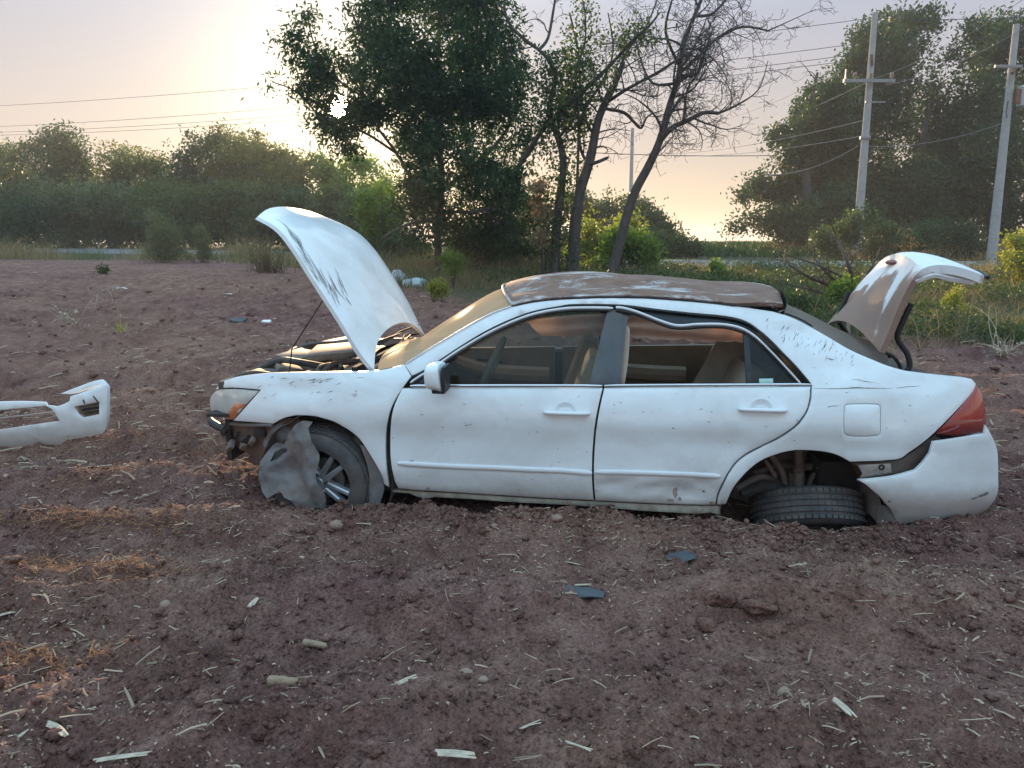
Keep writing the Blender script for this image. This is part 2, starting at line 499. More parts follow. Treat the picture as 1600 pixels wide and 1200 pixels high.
M_LEAF_DARK = leaf_material('dark_foliage', (0.020, 0.042, 0.020), (0.055, 0.095, 0.035), 0.38)
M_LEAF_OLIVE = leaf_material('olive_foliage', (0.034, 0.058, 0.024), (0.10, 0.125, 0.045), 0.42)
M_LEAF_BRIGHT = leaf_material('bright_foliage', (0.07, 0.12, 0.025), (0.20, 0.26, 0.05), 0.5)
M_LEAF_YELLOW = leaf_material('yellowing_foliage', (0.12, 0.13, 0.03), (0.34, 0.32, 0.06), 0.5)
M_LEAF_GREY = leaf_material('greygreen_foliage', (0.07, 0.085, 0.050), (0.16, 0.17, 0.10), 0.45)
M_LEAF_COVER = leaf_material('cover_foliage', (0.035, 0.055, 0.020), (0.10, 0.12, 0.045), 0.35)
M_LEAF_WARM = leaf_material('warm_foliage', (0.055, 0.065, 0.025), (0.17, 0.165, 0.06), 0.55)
M_STRAW = leaf_material('dry_straw', (0.30, 0.21, 0.14), (0.66, 0.52, 0.37), 0.35, 0.8, (1.2, 1.0, .75))
M_TAN = leaf_material('dry_grass', (0.17, 0.13, 0.075), (0.40, 0.32, 0.19), 0.45, 0.8, (1.3, 1.15, .7))
M_BARK = bark_material('grey_bark', (0.042, 0.034, 0.030), (0.115, 0.095, 0.085))
M_BARK_D = bark_material('brown_bark', (0.05, 0.032, 0.024), (0.12, 0.08, 0.06))

def base_z(P): return tz(P.x, P.y)

# ---- main leafy tree
def make_main_tree():
    rng = np.random.default_rng(21); rr = random.Random(21); Y = 20.0
    foot = at_y(686, 425, Y); foot.z = base_z(foot)
    root = empty('leafy_tree', foot)
    tag(root, 'tall dark leafy tree with the low sun shining through its left side', 'tree')
    mb = MB(); back = Matrix.Translation(-foot)
    def limb(pts, k=4):
        P, R = trace_path(pts, Y); P, R = smooth_path(P, R, k)
        mb.tube([p - foot for p in P], R, 9, cap=False); return P, R
    P0, R0 = limb([(687, 436, .17), (685, 400, .135), (684, 360, .125), (688, 320, .12), (690, 270, .11), (686, 220, .10), (690, 160, .09), (684, 90, .07), (690, 10, .05), (700, -80, .03)])
    subs = [[(688, 330, .08), (650, 290, .06, .5), (620, 240, .05, .8), (590, 200, .035, 1)], [(688, 300, .07), (740, 260, .06, .5), (780, 220, .04, 1), (815, 160, .03, 1)],
            [(686, 220, .07), (630, 160, .05, 1), (580, 90, .04, 1), (550, 20, .03, 1)], [(690, 180, .06), (740, 120, .05, 1), (770, 50, .03, 1)],
            [(620, 240, .035, .8), (565, 205, .03, -.6), (515, 196, .025), (465, 145, .02), (425, 128, .012)], [(565, 150, .03), (510, 110, .025), (488, 60, .018), (480, 15, .01)],
            [(690, 340, .05), (640, 350, .04, -1), (600, 370, .02, -1)], [(690, 330, .05), (750, 330, .04, -1), (800, 310, .02, -1)]]
    for s in subs:
        P, R = limb(s); grow_twigs(mb, [p - foot for p in P], R, rr, 1, 1.6, 0.9, 0.5, 0.2)
    grow_twigs(mb, [p - foot for p in P0], R0, rr, 1, 2.0, 1.3, 0.5, 0.1, start=0.3)
    mb.build('trunk', M_BARK, root)
    bl = [(482, 25, 20, 0), (472, 58, 24, 0), (490, 95, 30, 0), (520, 110, 34, 0), (450, 72, 16, 0), (455, 100, 14, 0), (428, 130, 14, 0), (450, 138, 18, 0), (478, 145, 26, 0), (510, 140, 34, 0), (540, 125, 30, 0),
          (500, 185, 24, 0), (515, 205, 26, 0), (535, 215, 18, 0), (556, 150, 26, 0), (575, 175, 28, 0), (590, 60, 45), (580, 10, 40), (565, 100, 26), (610, 110, 55), (604, 165, 40), (645, 215, 46),
          (585, 196, 18), (650, 30, 75), (720, 0, 80), (770, 40, 46), (660, 110, 75), (730, 100, 75), (790, 95, 40), (805, 140, 38), (760, 165, 62), (690, 180, 75), (662, 262, 46), (700, 250, 75),
          (770, 240, 60), (810, 215, 38), (650, 318, 40), (690, 310, 62), (750, 300, 62), (795, 285, 42), (660, 355, 40), (632, 352, 28), (725, 350, 45), (780, 345, 36), (640, -60, 80), (720, -90, 80), (760, -30, 45), (680, -160, 70),
          (545, 235, 18), (515, 240, 14, 0), (530, 165, 30, 0), (515, 180, 24, .5), (548, 185, 24, -.5), (535, 150, 22, .4), (528, 190, 20, -.3)]
    B = blobs_px(bl, Y, 1.3, rng)
    P, tn, C = crown_points(B, 2900, 26, rng, cr=0.26, shell=0.42, gap=0.36, gscale=1.3)
    # keep the gap in the leaves where the sun shows
    dx = P - np.array([0, 0, CAM_H]); dx /= np.linalg.norm(dx, axis=1, keepdims=True)
    ang = np.degrees(np.arccos(np.clip(dx @ np.array(SUN_DIR), -1, 1)))
    keep = ang > 0.30 + 0.35 * rng.random(len(ang)); P, tn = P[keep], tn[keep]
    P = P - np.array(foot)
    me = leaves_mesh('crown', P, rng.uniform(.10, .19, len(P)), rng.uniform(.035, .065, len(P)), rng, down=0.55, tint=tn)
    link('crown', me, M_LEAF_DARK, root, None)
    return root
make_main_tree()

# ---- the bare and ivy-grown trees beside it
def make_bare_trees():
    rng = np.random.default_rng(5); Y = 18.5
    def start(name, px, label, seed):
        f = at_y(px, 430, Y); f.z = base_z(f)
        r = empty(name, f); tag(r, label, 'tree'); return r, f, MB(), random.Random(seed)
    def limb(mb, f, pts, k=4, n=9):
        P, R = trace_path(pts, Y); P, R = smooth_path(P, R, k); P = [p - f for p in P]
        mb.tube(P, R, n, cap=True); return P, R
    # right, leaning and bare
    r, f, mb, rr = start('bare_tree', 955, 'leaning bare tree with curling leafless twigs, right of the broken trunk', 3)
    limbs = [([(950, 445, .20), (962, 405, .17), (976, 350, .155), (992, 300, .145), (1012, 262, .135), (1030, 222, .12), (1046, 165, .10), (1060, 120, .09), (1068, 70, .07), (1085, 25, .06), (1104, -20, .045), (1125, -70, .03)], 2.2, 1.5),
             ([(1030, 222, .085), (1050, 200, .08, -.3), (1075, 188, .07, -.5), (1100, 176, .06, -.6), (1122, 177, .05, -.7)], 3, 1.3),
             ([(1122, 177, .03, -.7), (1150, 165, .022, -.9), (1185, 140, .014, -1), (1200, 95, .008, -1)], 3.5, 0.8),
             ([(1064, 112, .06), (1090, 90, .045, .3), (1120, 60, .035, .6), (1160, 42, .028, .8), (1200, 48, .02, 1)], 3, 1.0),
             ([(1200, 48, .018, 1), (1240, 30, .01, 1), (1275, 14, .006, 1)], 3, 0.6),
             ([(1085, 25, .04), (1115, 20, .03, .6), (1150, -20, .02, 1)], 3, 1.0),
             ([(1066, 118, .04, 0), (1090, 115, .03, -.5), (1100, 85, .02, -.8), (1112, 50, .014, -1)], 3, 0.8),
             ([(1040, 190, .04), (1068, 150, .03, .5), (1072, 185, .012, .7)], 3, 0.6),
             ([(1068, 190, .03, -.4), (1074, 140, .025, -.6), (1092, 110, .02, -.8), (1096, 60, .012, -1)], 3, 0.8),
             ([(1056, 130, .05, 0), (1020, 130, .03, .5), (1000, 90, .02, .8), (990, 40, .012, 1)], 3, 0.9),
             ([(1060, 100, .05, 0), (1040, 50, .03, -.5), (1050, 0, .02, -.8)], 3, 0.9)]
    for pts, dens, ln in limbs:
        P, R = limb(mb, f, pts); grow_twigs(mb, P, R, rr, 2, dens * 1.4, ln * 1.2, 0.62, -0.12, start=0.36 if pts[0][1] > 400 else 0.1, bias=(0.3, 0, 0.05))
    mb.build('trunk', M_BARK, r)
    # middle, snapped off
    r, f, mb, rr = start('broken_tree', 897, 'bare tree with a snapped-off top, middle of the three slender trunks', 4)
    limbs = [([(893, 445, .23), (896, 405, .20), (899, 350, .19), (906, 300, .175), (918, 262, .16), (924, 240, .15), (934, 190, .125), (946, 160, .12), (958, 135, .11), (968, 112, .10), (975, 96, .035)], 1.6, 1.2),
             ([(918, 258, .06), (934, 253, .055, -.3), (948, 247, .05, -.4), (951, 245, .01, -.4)], 0, 0),
             ([(948, 160, .06), (975, 142, .05, -.4), (1000, 128, .045, -.6), (1030, 112, .035, -.7), (1060, 92, .025, -.8), (1100, 70, .015, -1)], 2.5, 1.0),
             ([(946, 170, .05), (975, 176, .04, .5), (990, 190, .035, .6), (1002, 200, .03, .6), (1012, 182, .02, .6), (1035, 172, .01, .6)], 3, 0.8),
             ([(930, 215, .045), (912, 180, .04, .4), (918, 160, .035, .5), (945, 155, .03, .6)], 2, 0.7),
             ([(922, 262, .05), (908, 235, .05, .3), (905, 200, .04, .5), (916, 165, .035, .6), (940, 130, .03, .8), (958, 80, .02, 1), (950, 20, .014, 1.2)], 2.2, 1.0),
             ([(958, 135, .04), (980, 80, .03, .5), (1010, 40, .02, .8), (1030, -10, .014, 1)], 2.8, 1.0)]
    for pts, dens, ln in limbs:
        P, R = limb(mb, f, pts)
        if dens: grow_twigs(mb, P, R, rr, 2, dens * 1.4, ln * 1.1, 0.6, -0.12, start=0.5 if pts[0][1] > 400 else 0.1)
    mb.build('trunk', M_BARK, r)
    # left, ivy on it and a limb leaning across
    r, f, mb, rr = start('ivy_tree', 868, 'slender tree trunk wrapped in ivy with a long limb slanting up to the right', 6)
    main = [(866, 445, .19), (868, 400, .16), (870, 350, .15), (876, 300, .135), (880, 250, .115), (872, 215, .10), (858, 180, .085), (862, 150, .08), (868, 120, .07), (858, 95, .06), (842, 78, .05), (818, 60, .04), (795, 35, .035), (788, 0, .03), (800, -60, .02)]
    cross = [(800, 292, .05, .6), (806, 268, .085, .5), (824, 240, .085, .4), (846, 205, .08, .2), (870, 180, .075), (892, 160, .07, -.2), (925, 130, .06, -.4), (960, 95, .05, -.6), (990, 62, .04, -.8), (1015, 40, .025, -1), (1030, 20, .015, -1)]
    ext = [([(842, 78, .04), (856, 60, .035, .3), (864, 20, .03, .5), (872, -30, .02, .6)], 2.5, .9), ([(900, 340, .05), (904, 200, .03), (900, 120, .03), (915, 60, .02), (912, 0, .014)], 2, .9),
           ([(872, 215, .05), (892, 190, .04, .4), (905, 150, .035, .6), (903, 80, .03, .8), (890, 20, .02, 1)], 2.5, 1.0)]
    allp = []
    for pts, dens, ln in [(main, 2.2, .9), (cross, 2.4, .9)] + ext:
        P, R = limb(mb, f, pts); allp.append(P); grow_twigs(mb, P, R, rr, 2, dens, ln, 0.7, 0.1, start=0.3)
    mb.build('trunk', M_BARK, r)
    C = []
    for P, a0, a1, n in ((allp[0], .05, .62, 230), (allp[1], .3, .9, 100), (allp[3], .2, 1, 70), (allp[4], .1, .8, 80)):
        for _ in range(n):
            q = (a0 + (a1 - a0) * rr.random()) * (len(P) - 1.01); i = int(q)
            C.append(P[i].lerp(P[i + 1], q - i) + Vector((rr.gauss(0, .22), rr.gauss(0, .22), rr.gauss(0, .22) + .05)))
    C = np.array([c[:] for c in C]); Pn = np.repeat(C, 16, 0) + rng.normal(size=(len(C) * 16, 3)) * .13
    me = leaves_mesh('ivy', Pn, rng.uniform(.06, .12, len(Pn)), rng.uniform(.04, .07, len(Pn)), rng, down=.3, tint=rng.random(len(Pn)))
    link('ivy_leaves', me, M_LEAF_OLIVE, r)
    for k in range(60):   # dead sprays hanging on the trunk foot
        pass
make_bare_trees()

# ---- bushes, each a thing of its own; built in world size from the base point up
def bush(name, label, cat, Y, blobs, n_cl, per, mat, seed, leaf=(.10, .2, .05, .09), group=None, down=0.1, gap=.34, cr=.26, shell=.5, jit=1.0, stems=5, squash=.85, base=None, gscale=.9):
    rng = np.random.default_rng(seed); rr = random.Random(seed)
    B = np.array(blobs_px(blobs, Y, jit, rng))
    cx, cy = B[:, 0].mean(), B[:, 1].mean(); f = Vector((cx, cy, tz(cx, cy)))
    root = empty(name, f); tag(root, label, cat, group)
    P, tn, C = crown_points(B, n_cl, per, rng, cr=cr, shell=shell, gap=gap, squash=squash, gscale=gscale)
    gz = terrain_base(P[:, 0], P[:, 1])[0]; ok = P[:, 2] > gz + 0.02; P, tn = P[ok], tn[ok]
    me = leaves_mesh('foliage', P - np.array(f), rng.uniform(leaf[0], leaf[1], len(P)), rng.uniform(leaf[2], leaf[3], len(P)), rng, down=down, tint=tn)
    link('foliage', me, mat, root)
    mb = MB()
    for k in range(stems):
        c = C[rr.randrange(len(C))] - np.array(f); b = Vector((c[0] * .35, c[1] * .35, -.1))
        e_ = Vector(c); m = b.lerp(e_, .5) + Vector((rr.uniform(-.2, .2), rr.uniform(-.2, .2), .1)) * max(.3, e_.length * .2)
        P_, R_ = smooth_path([b, m, e_], [.012 + .012 * e_.length, .01 + .006 * e_.length, .008], 4)
        mb.tube(P_, R_, 5, cap=False)
    if stems: mb.build('stems', M_BARK, root, kind='stuff')
    return root

# far thicket on the left, back row against the sky then a lower front row
back_row = [
 ('leftmost', 50, 47, [(-40, 270, 50), (0, 262, 36), (30, 250, 24), (-10, 310, 55), (40, 300, 45), (-60, 240, 30)], 'dark rounded thicket bush at the left edge of the row', M_LEAF_OLIVE),
 ('b', 50, 46, [(85, 240, 30), (110, 232, 26), (60, 236, 24), (130, 250, 24), (95, 275, 45), (130, 300, 45), (60, 300, 40)], 'tall wispy-topped bush, second from the left in the far row', M_LEAF_DARK),
 ('c', 50, 46, [(185, 262, 28), (215, 262, 26), (245, 270, 22), (170, 300, 40), (220, 310, 45), (265, 300, 30)], 'lower thicket bush under the dip in the skyline, left of the highest far bush', M_LEAF_WARM),
 ('d', 50, 47, [(290, 255, 28), (320, 240, 26), (270, 285, 30), (310, 300, 45), (350, 290, 45)], 'feathery bush on the left shoulder of the highest far bush', M_LEAF_DARK),
 ('e', 50, 47, [(350, 230, 24), (385, 234, 26), (360, 255, 36), (400, 265, 40), (420, 240, 24), (370, 310, 50)], 'highest bush of the far row, reaching toward the bright sky', M_LEAF_WARM),
 ('f', 50, 46, [(440, 256, 15), (470, 266, 11), (445, 280, 36), (490, 270, 32), (460, 320, 50), (520, 270, 16)], 'hazy bush directly below the sun glare', M_LEAF_WARM),
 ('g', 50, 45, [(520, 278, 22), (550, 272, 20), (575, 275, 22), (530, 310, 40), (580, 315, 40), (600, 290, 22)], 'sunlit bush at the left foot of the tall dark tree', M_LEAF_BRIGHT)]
for i, (k, _, Y, bl, lab, mt) in enumerate(back_row):
    rb_ = random.Random(900 + i); bl = list(bl)
    for (bx, by, br_) in list(bl)[:3]:      # ragged shoots on the outline
        for _ in range(4): bl.append((bx + rb_.uniform(-br_, br_) * .9, by - br_ * rb_.uniform(.55, 1.05), rb_.uniform(6, 12)))
    mx_ = sum(b_[0] for b_ in bl) / len(bl)
    bl += [(mx_ - 35, 355, 26), (mx_ + 5, 358, 26), (mx_ + 40, 355, 26)]
    bush('thicket_bush', lab, 'bush', Y, bl, 760, 20, mt, 100 + i, leaf=(.14, .30, .07, .13), group='bushes of the far thicket', gap=.36, cr=.50, jit=2.0, stems=7, shell=.55, gscale=.7)
front_row = [
 (41, [(-40, 335, 50), (10, 325, 42), (40, 340, 40), (-10, 360, 30), (50, 365, 20)], 'dark low bush beside the road at the far left', M_LEAF_DARK),
 (41, [(75, 310, 36), (110, 320, 36), (90, 350, 34), (130, 350, 34), (105, 285, 20)], 'pale green bush with a pointed top above the road', M_LEAF_GREY),
 (41, [(160, 320, 38), (200, 325, 38), (175, 352, 32), (220, 350, 34)], 'grey-green mounded bush behind the roadside, left of the pale sapling', M_LEAF_GREY),
 (40, [(255, 315, 40), (290, 325, 42), (265, 352, 30), (310, 350, 34), (240, 330, 30)], 'dark mounded bush behind the pale sapling', M_LEAF_OLIVE),
 (40, [(345, 320, 44), (385, 322, 44), (360, 352, 34), (405, 350, 36)], 'dark green bush behind the tip of the raised hood', M_LEAF_OLIVE),
 (39, [(430, 320, 42), (470, 325, 40), (440, 352, 34), (495, 345, 40)], 'deep green bush beyond the middle of the raised hood', M_LEAF_DARK),
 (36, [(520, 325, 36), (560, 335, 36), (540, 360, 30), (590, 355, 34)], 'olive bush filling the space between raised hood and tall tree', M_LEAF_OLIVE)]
for i, (Y, bl, lab, mt) in enumerate(front_row):
    mx_ = sum(b_[0] for b_ in bl) / len(bl)
    bl = list(bl) + [(mx_ - 30, 374, 16), (mx_, 376, 16), (mx_ + 30, 374, 16)]
    bush('roadside_bush', lab, 'bush', Y, bl, 620, 20, mt, 200 + i, leaf=(.13, .28, .06, .12), group='lower bushes in front of the thicket', gap=.32, cr=.45, jit=1.5, stems=5, gscale=.6)
# greenery round the tree feet
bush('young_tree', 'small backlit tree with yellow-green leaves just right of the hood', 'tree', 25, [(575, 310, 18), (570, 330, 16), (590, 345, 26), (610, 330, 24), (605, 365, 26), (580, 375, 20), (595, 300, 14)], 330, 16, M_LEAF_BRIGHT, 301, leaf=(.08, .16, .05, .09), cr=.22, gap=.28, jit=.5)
bush('undergrowth_bush', 'green bush growing between the tall tree and the ivy trunk', 'bush', 21.5, [(760, 370, 30), (800, 360, 34), (830, 350, 28), (820, 385, 34), (850, 400, 28), (780, 400, 34), (815, 315, 20), (840, 320, 16)], 520, 16, M_LEAF_OLIVE, 302, leaf=(.08, .16, .04, .08), cr=.24, gap=.30, jit=.8)
bush('yellow_bush', 'glowing yellow-green bush seen between the bare trunks', 'bush', 23, [(930, 350, 30), (955, 340, 22), (925, 385, 34), (945, 400, 32), (970, 372, 28), (910, 405, 28), (985, 352, 16)], 620, 16, M_LEAF_YELLOW, 303, leaf=(.09, .17, .05, .09), cr=.24, gap=.28, jit=.7)
bush('green_bush', 'rounded green bush at the foot of the leaning bare tree', 'bush', 20.5, [(975, 380, 28), (1000, 388, 26), (985, 408, 26), (960, 408, 26), (940, 418, 22), (1015, 400, 16)], 380, 16, M_LEAF_BRIGHT, 304, leaf=(.07, .13, .05, .08), cr=.2, gap=.3, jit=.4)
bush('roadside_shrub', 'green shrub low behind the road, right of the leaning bare tree', 'shrub', 33, [(1035, 378, 14), (1060, 382, 14), (1085, 386, 12), (1010, 372, 16), (1050, 392, 12), (1080, 394, 10)], 300, 16, M_LEAF_OLIVE, 414, leaf=(.09, .18, .05, .09), cr=.26, gap=.3, jit=1)
bush('roadside_shrub', 'bushy undergrowth left of the tall tree trunk, behind the dry grass', 'shrub', 24, [(600, 385, 24), (630, 380, 24), (655, 385, 22), (570, 392, 20), (640, 400, 18)], 360, 16, M_LEAF_OLIVE, 415, leaf=(.08, .16, .05, .09), cr=.24, gap=.32, jit=.8)
bush('roadside_shrub', 'leafy shrub right of the tall tree trunk, above the bright weed', 'shrub', 22, [(720, 385, 24), (745, 395, 22), (735, 370, 22), (765, 410, 20), (715, 405, 14)], 260, 16, M_LEAF_BRIGHT, 416, leaf=(.08, .15, .05, .08), cr=.22, gap=.32, jit=.6)
bush('distant_tree', 'low spreading tree in the distance right of the leaning trunk', 'tree', 42, [(960, 315, 26), (1000, 335, 26), (1020, 350, 24), (1045, 362, 16), (980, 360, 30), (930, 330, 30), (1060, 372, 12), (900, 310, 20)], 620, 18, M_LEAF_OLIVE, 305, leaf=(.14, .28, .07, .12), cr=.4, gap=.34, jit=1)
bush('hanging_vine', 'brownish dead vine hanging around the ivy-grown trunk', 'vine', 18.4, [(840, 290, 14), (848, 330, 14), (846, 370, 14), (880, 330, 10), (884, 370, 12), (850, 400, 12), (838, 310, 10)], 150, 14, M_TAN, 306, leaf=(.07, .14, .03, .05), cr=.16, gap=.25, jit=.2, down=.9, stems=4)
# dark trees behind the poles
def big_tree(label, px, Y, blobs, n, seed, mat=M_LEAF_DARK, name='shade_tree', tr=.3):
    r = bush(name, label, 'tree', Y, blobs, n, 24, mat, seed, leaf=(.14, .28, .08, .13), cr=.42, gap=.34, jit=2.2, stems=0, shell=.42, gscale=.6, group='dark trees behind the power poles')
    b = at_y(px, 380, Y); b.z = tz(b.x, b.y); off = r.location; rr = random.Random(seed)
    mb = MB(); P, R = smooth_path([Vector((b.x - off.x, b.y - off.y, -.2)), Vector((b.x - off.x + .2, b.y - off.y, 2.5)), Vector((b.x - off.x - .1, b.y - off.y, 5.5)), Vector((b.x - off.x + .3, b.y - off.y, 8.5))], [tr, tr * .8, tr * .5, tr * .2], 4)
    mb.tube(P, R, 9, cap=False); grow_twigs(mb, P, R, rr, 1, 1.4, 2.2, .4, 0, start=.3); mb.build('trunk', M_BARK, r)
    return r
big_tree('spreading dark tree with tiered left branches, left of the first power pole', 1250, 39,
         [(1150, 352, 14, 0), (1175, 335, 20, 0), (1165, 305, 16, 0), (1190, 295, 26), (1215, 345, 30), (1205, 270, 14), (1230, 300, 34), (1222, 215, 22), (1240, 240, 32), (1260, 185, 26), (1255, 160, 14), (1275, 215, 45), (1290, 160, 38), (1310, 230, 55), (1290, 290, 55), (1320, 330, 50), (1330, 170, 40), (1265, 345, 34), (1170, 355, 12), (1230, 375, 14)], 2100, 401)
big_tree('tallest dark tree, its top between the two power poles', 1430, 42,
         [(1350, 60, 26), (1390, 40, 26), (1420, 35, 24), (1450, 30, 24), (1380, 90, 50), (1440, 80, 50), (1470, 110, 40), (1340, 120, 40), (1390, 160, 65), (1450, 170, 60), (1400, 240, 75), (1360, 300, 60), (1430, 310, 75), (1480, 240, 55), (1335, 90, 16), (1480, 320, 55), (1370, 350, 40)], 2500, 402)
big_tree('dark tree behind the transformer pole at the right edge', 1560, 41,
         [(1530, 50, 26), (1560, 40, 28), (1510, 80, 24), (1550, 90, 40), (1600, 60, 45), (1540, 150, 45), (1590, 150, 55), (1520, 200, 50), (1570, 240, 65), (1530, 290, 60), (1600, 310, 70), (1550, 340, 50), (1660, 120, 70), (1680, 220, 90), (1690, 310, 80)], 2300, 403)
bush('roadside_shrub', 'olive shrub in front of the first power pole', 'shrub', 29, [(1290, 372, 20), (1320, 365, 24), (1350, 358, 24), (1335, 345, 16), (1380, 365, 26), (1410, 375, 20), (1360, 385, 22), (1300, 392, 18), (1345, 335, 10)], 520, 16, M_LEAF_OLIVE, 410, leaf=(.08, .16, .05, .09), cr=.24, gap=.3, jit=1)
bush('roadside_shrub', 'dull green shrub between the poles and beyond the open trunk lid', 'shrub', 31, [(1440, 370, 26), (1480, 362, 26), (1460, 390, 22), (1510, 370, 24), (1500, 392, 20), (1535, 385, 14)], 440, 16, M_LEAF_DARK, 411, leaf=(.08, .16, .05, .09), cr=.26, gap=.3, jit=1)
bush('roadside_shrub', 'bright yellow-green bush cut by the right edge of the photo', 'shrub', 17, [(1590, 375, 16), (1600, 395, 22), (1585, 405, 18), (1610, 420, 26), (1595, 440, 14), (1640, 400, 30)], 260, 16, M_LEAF_YELLOW, 412, leaf=(.06, .12, .035, .06), cr=.17, gap=.25, jit=.3)
bush('roadside_shrub', 'small vivid green vine clump standing before the right-hand road', 'shrub', 19, [(1128, 408, 7, 0), (1140, 404, 8, 0), (1152, 402, 7, 0), (1125, 425, 9, 0), (1122, 415, 8, 0), (1160, 398, 4, 0)], 90, 14, M_LEAF_BRIGHT, 413, leaf=(.06, .11, .05, .08), cr=.1, gap=.2, jit=.2)
bush('pale_sapling', 'pale feathery sapling rising above the left verge', 'sapling', 29, [(242, 345, 10, 0), (238, 332, 6, 0), (252, 358, 18, 0), (265, 370, 18, 0), (245, 372, 16, 0), (258, 386, 20, 0), (240, 396, 16, 0), (270, 396, 18, 0), (255, 404, 16, 0)], 280, 16, M_LEAF_GREY, 420, leaf=(.10, .2, .02, .04), cr=.2, gap=.2, jit=.3, down=-.8)
bush('pale_sapling', 'short pale sapling further right along the left verge', 'sapling', 29, [(312, 362, 8, 0), (316, 378, 10, 0), (308, 390, 12, 0), (318, 398, 12, 0), (300, 400, 10, 0)], 130, 14, M_LEAF_GREY, 421, leaf=(.10, .2, .02, .04), cr=.14, gap=.2, jit=.3, down=-.8)
bush('leafy_weed', 'bright green weed directly right of the tall tree trunk', 'weed', 17.5, [(706, 402, 13, 0), (700, 410, 10, 0), (712, 412, 10, 0), (706, 420, 10, 0)], 80, 16, M_LEAF_BRIGHT, 422, leaf=(.07, .14, .03, .05), cr=.1, gap=.1, jit=.2, down=-.4)
bush('leafy_weed', 'small yellow-green weed right of the pale sacks', 'weed', 14.8, [(683, 447, 10, 0), (676, 453, 8, 0), (690, 453, 8, 0), (683, 458, 8, 0)], 60, 16, M_LEAF_YELLOW, 423, leaf=(.05, .11, .02, .04), cr=.08, gap=.1, jit=.1, down=-.5)
bush('leafy_weed', 'low dark green tuft alone in the far left of the field', 'weed', 21, [(158, 421, 6, 0), (165, 422, 5, 0)], 20, 14, M_LEAF_DARK, 424, leaf=(.05, .11, .02, .04), cr=.08, gap=.1, jit=.1, down=-.2)
bush('leafy_weed', 'flowering weed on the bank behind the open trunk lid', 'weed', 13.2, [(1490, 475, 14, 0), (1495, 460, 10, 0), (1485, 490, 12, 0), (1500, 485, 10, 0)], 90, 12, M_LEAF_YELLOW, 425, leaf=(.04, .08, .02, .03), cr=.09, gap=.2, jit=.1, down=-.4)
bush('leafy_weed', 'dark green leafy weed on the bank just right of the trunk hinge', 'weed', 12.8, [(1440, 480, 12, 0), (1455, 500, 16, 0), (1445, 515, 16, 0), (1470, 520, 14, 0)], 120, 12, M_LEAF_OLIVE, 426, leaf=(.04, .08, .03, .05), cr=.09, gap=.2, jit=.1)
bush('leafy_weed', 'leafy green weed at the rear corner of the car roof', 'weed', 13, [(1245, 470, 16, 0), (1262, 485, 16, 0), (1285, 478, 14, 0), (1240, 490, 12, 0), (1310, 490, 12, 0)], 150, 12, M_LEAF_OLIVE, 427, leaf=(.04, .09, .03, .05), cr=.1, gap=.2, jit=.2)
bush('leafy_weed', 'green weed in front of the fallen branches', 'weed', 13.6, [(1310, 455, 14, 0), (1325, 445, 12, 0), (1300, 465, 10, 0)], 90, 12, M_LEAF_BRIGHT, 428, leaf=(.04, .08, .03, .05), cr=.09, gap=.2, jit=.2)
bush('corn_seedling', 'lone green corn seedling in the field left of the car', 'seedling', 9.2, [(192, 520, 4, 0)], 2, 6, M_LEAF_YELLOW, 429, leaf=(.16, .24, .014, .022), cr=.02, gap=0, jit=0, down=-1.2, stems=0)

# ---- grass and weeds of the verge: nobody could count them
def grass(name, mat, xs_, ys_, h, w, seed, lean=.35, label=None):
    rng = np.random.default_rng(seed); n = len(xs_)
    z = terrain_base(xs_, ys_)[0] - 0.03
    P = np.stack([xs_, ys_, z], 1); th = rng.random(n) * 2 * math.pi
    a = np.stack([np.cos(th), np.sin(th), np.zeros(n)], 1)
    ld = rng.normal(size=(n, 3)) * lean; ld[:, 2] = 1
    H = h[:, None] if hasattr(h, 'shape') else h
    W_ = w
    mid = P + ld * H * .55; tip = P + (ld * np.array([1.9, 1.9, 1])) * H
    V = np.stack([P - a * W_ / 2, P + a * W_ / 2, mid + a * W_ * .35, mid - a * W_ * .35, tip], 1).reshape(-1, 3)
    b = np.arange(n)[:, None] * 5
    F = np.concatenate([np.concatenate([b, b + 1, b + 2], 1), np.concatenate([b, b + 2, b + 3], 1), np.concatenate([b + 3, b + 2, b + 4], 1)], 1).reshape(-1, 3)
    me = np_mesh(name, V, F); face_attr(me, 'tint', np.repeat(rng.random(n), 3))
    return tag(link(name, me, mat), label, None, None, 'stuff')
def tuft_scatter(n_tufts, per, x0, x1, y0, y1, seed, spread=.16, cond=None):
    rng = np.random.default_rng(seed)
    cx = rng.uniform(x0, x1, n_tufts * 3); cy = rng.uniform(y0, y1, n_tufts * 3)
    ok = cy > verge_start(cx) + rng.uniform(-1.2, 1.0, len(cx))
    ok &= vnoise(cx * .7, cy * .7, seed) > .35
    yr = np.interp(cx, rx, ry)
    ok &= np.abs(cy - yr) > 2.0
    if cond is not None: ok &= cond(cx, cy)
    cx, cy = cx[ok][:n_tufts], cy[ok][:n_tufts]
    px_ = np.repeat(cx, per) + rng.normal(size=len(cx) * per) * spread
    py_ = np.repeat(cy, per) + rng.normal(size=len(cy) * per) * spread
    return px_, py_, rng
def hgt(x, y, a, b, lo, hi, seed, r):
    q = vnoise(x * .55, y * .55, seed) * 1.5 * (.35 + vnoise(x * 2.1, y * 2.1, seed + 1))
    return np.clip((a + b * r.normal(size=len(x))) * q, lo, hi) * (np.clip((y - 15.5) / 6, .22, 1) if seed in (611, 621, 661) else 1)
x_, y_, r_ = tuft_scatter(1900, 22, -36, 2, 14, 33, 61, .30)
grass('dry_grass', M_TAN, x_, y_, hgt(x_, y_, .55, .2, .08, 1.3, 611, r_), .018, 62, .28)
x_, y_, r_ = tuft_scatter(900, 20, -36, 2, 17, 33, 63, .30)
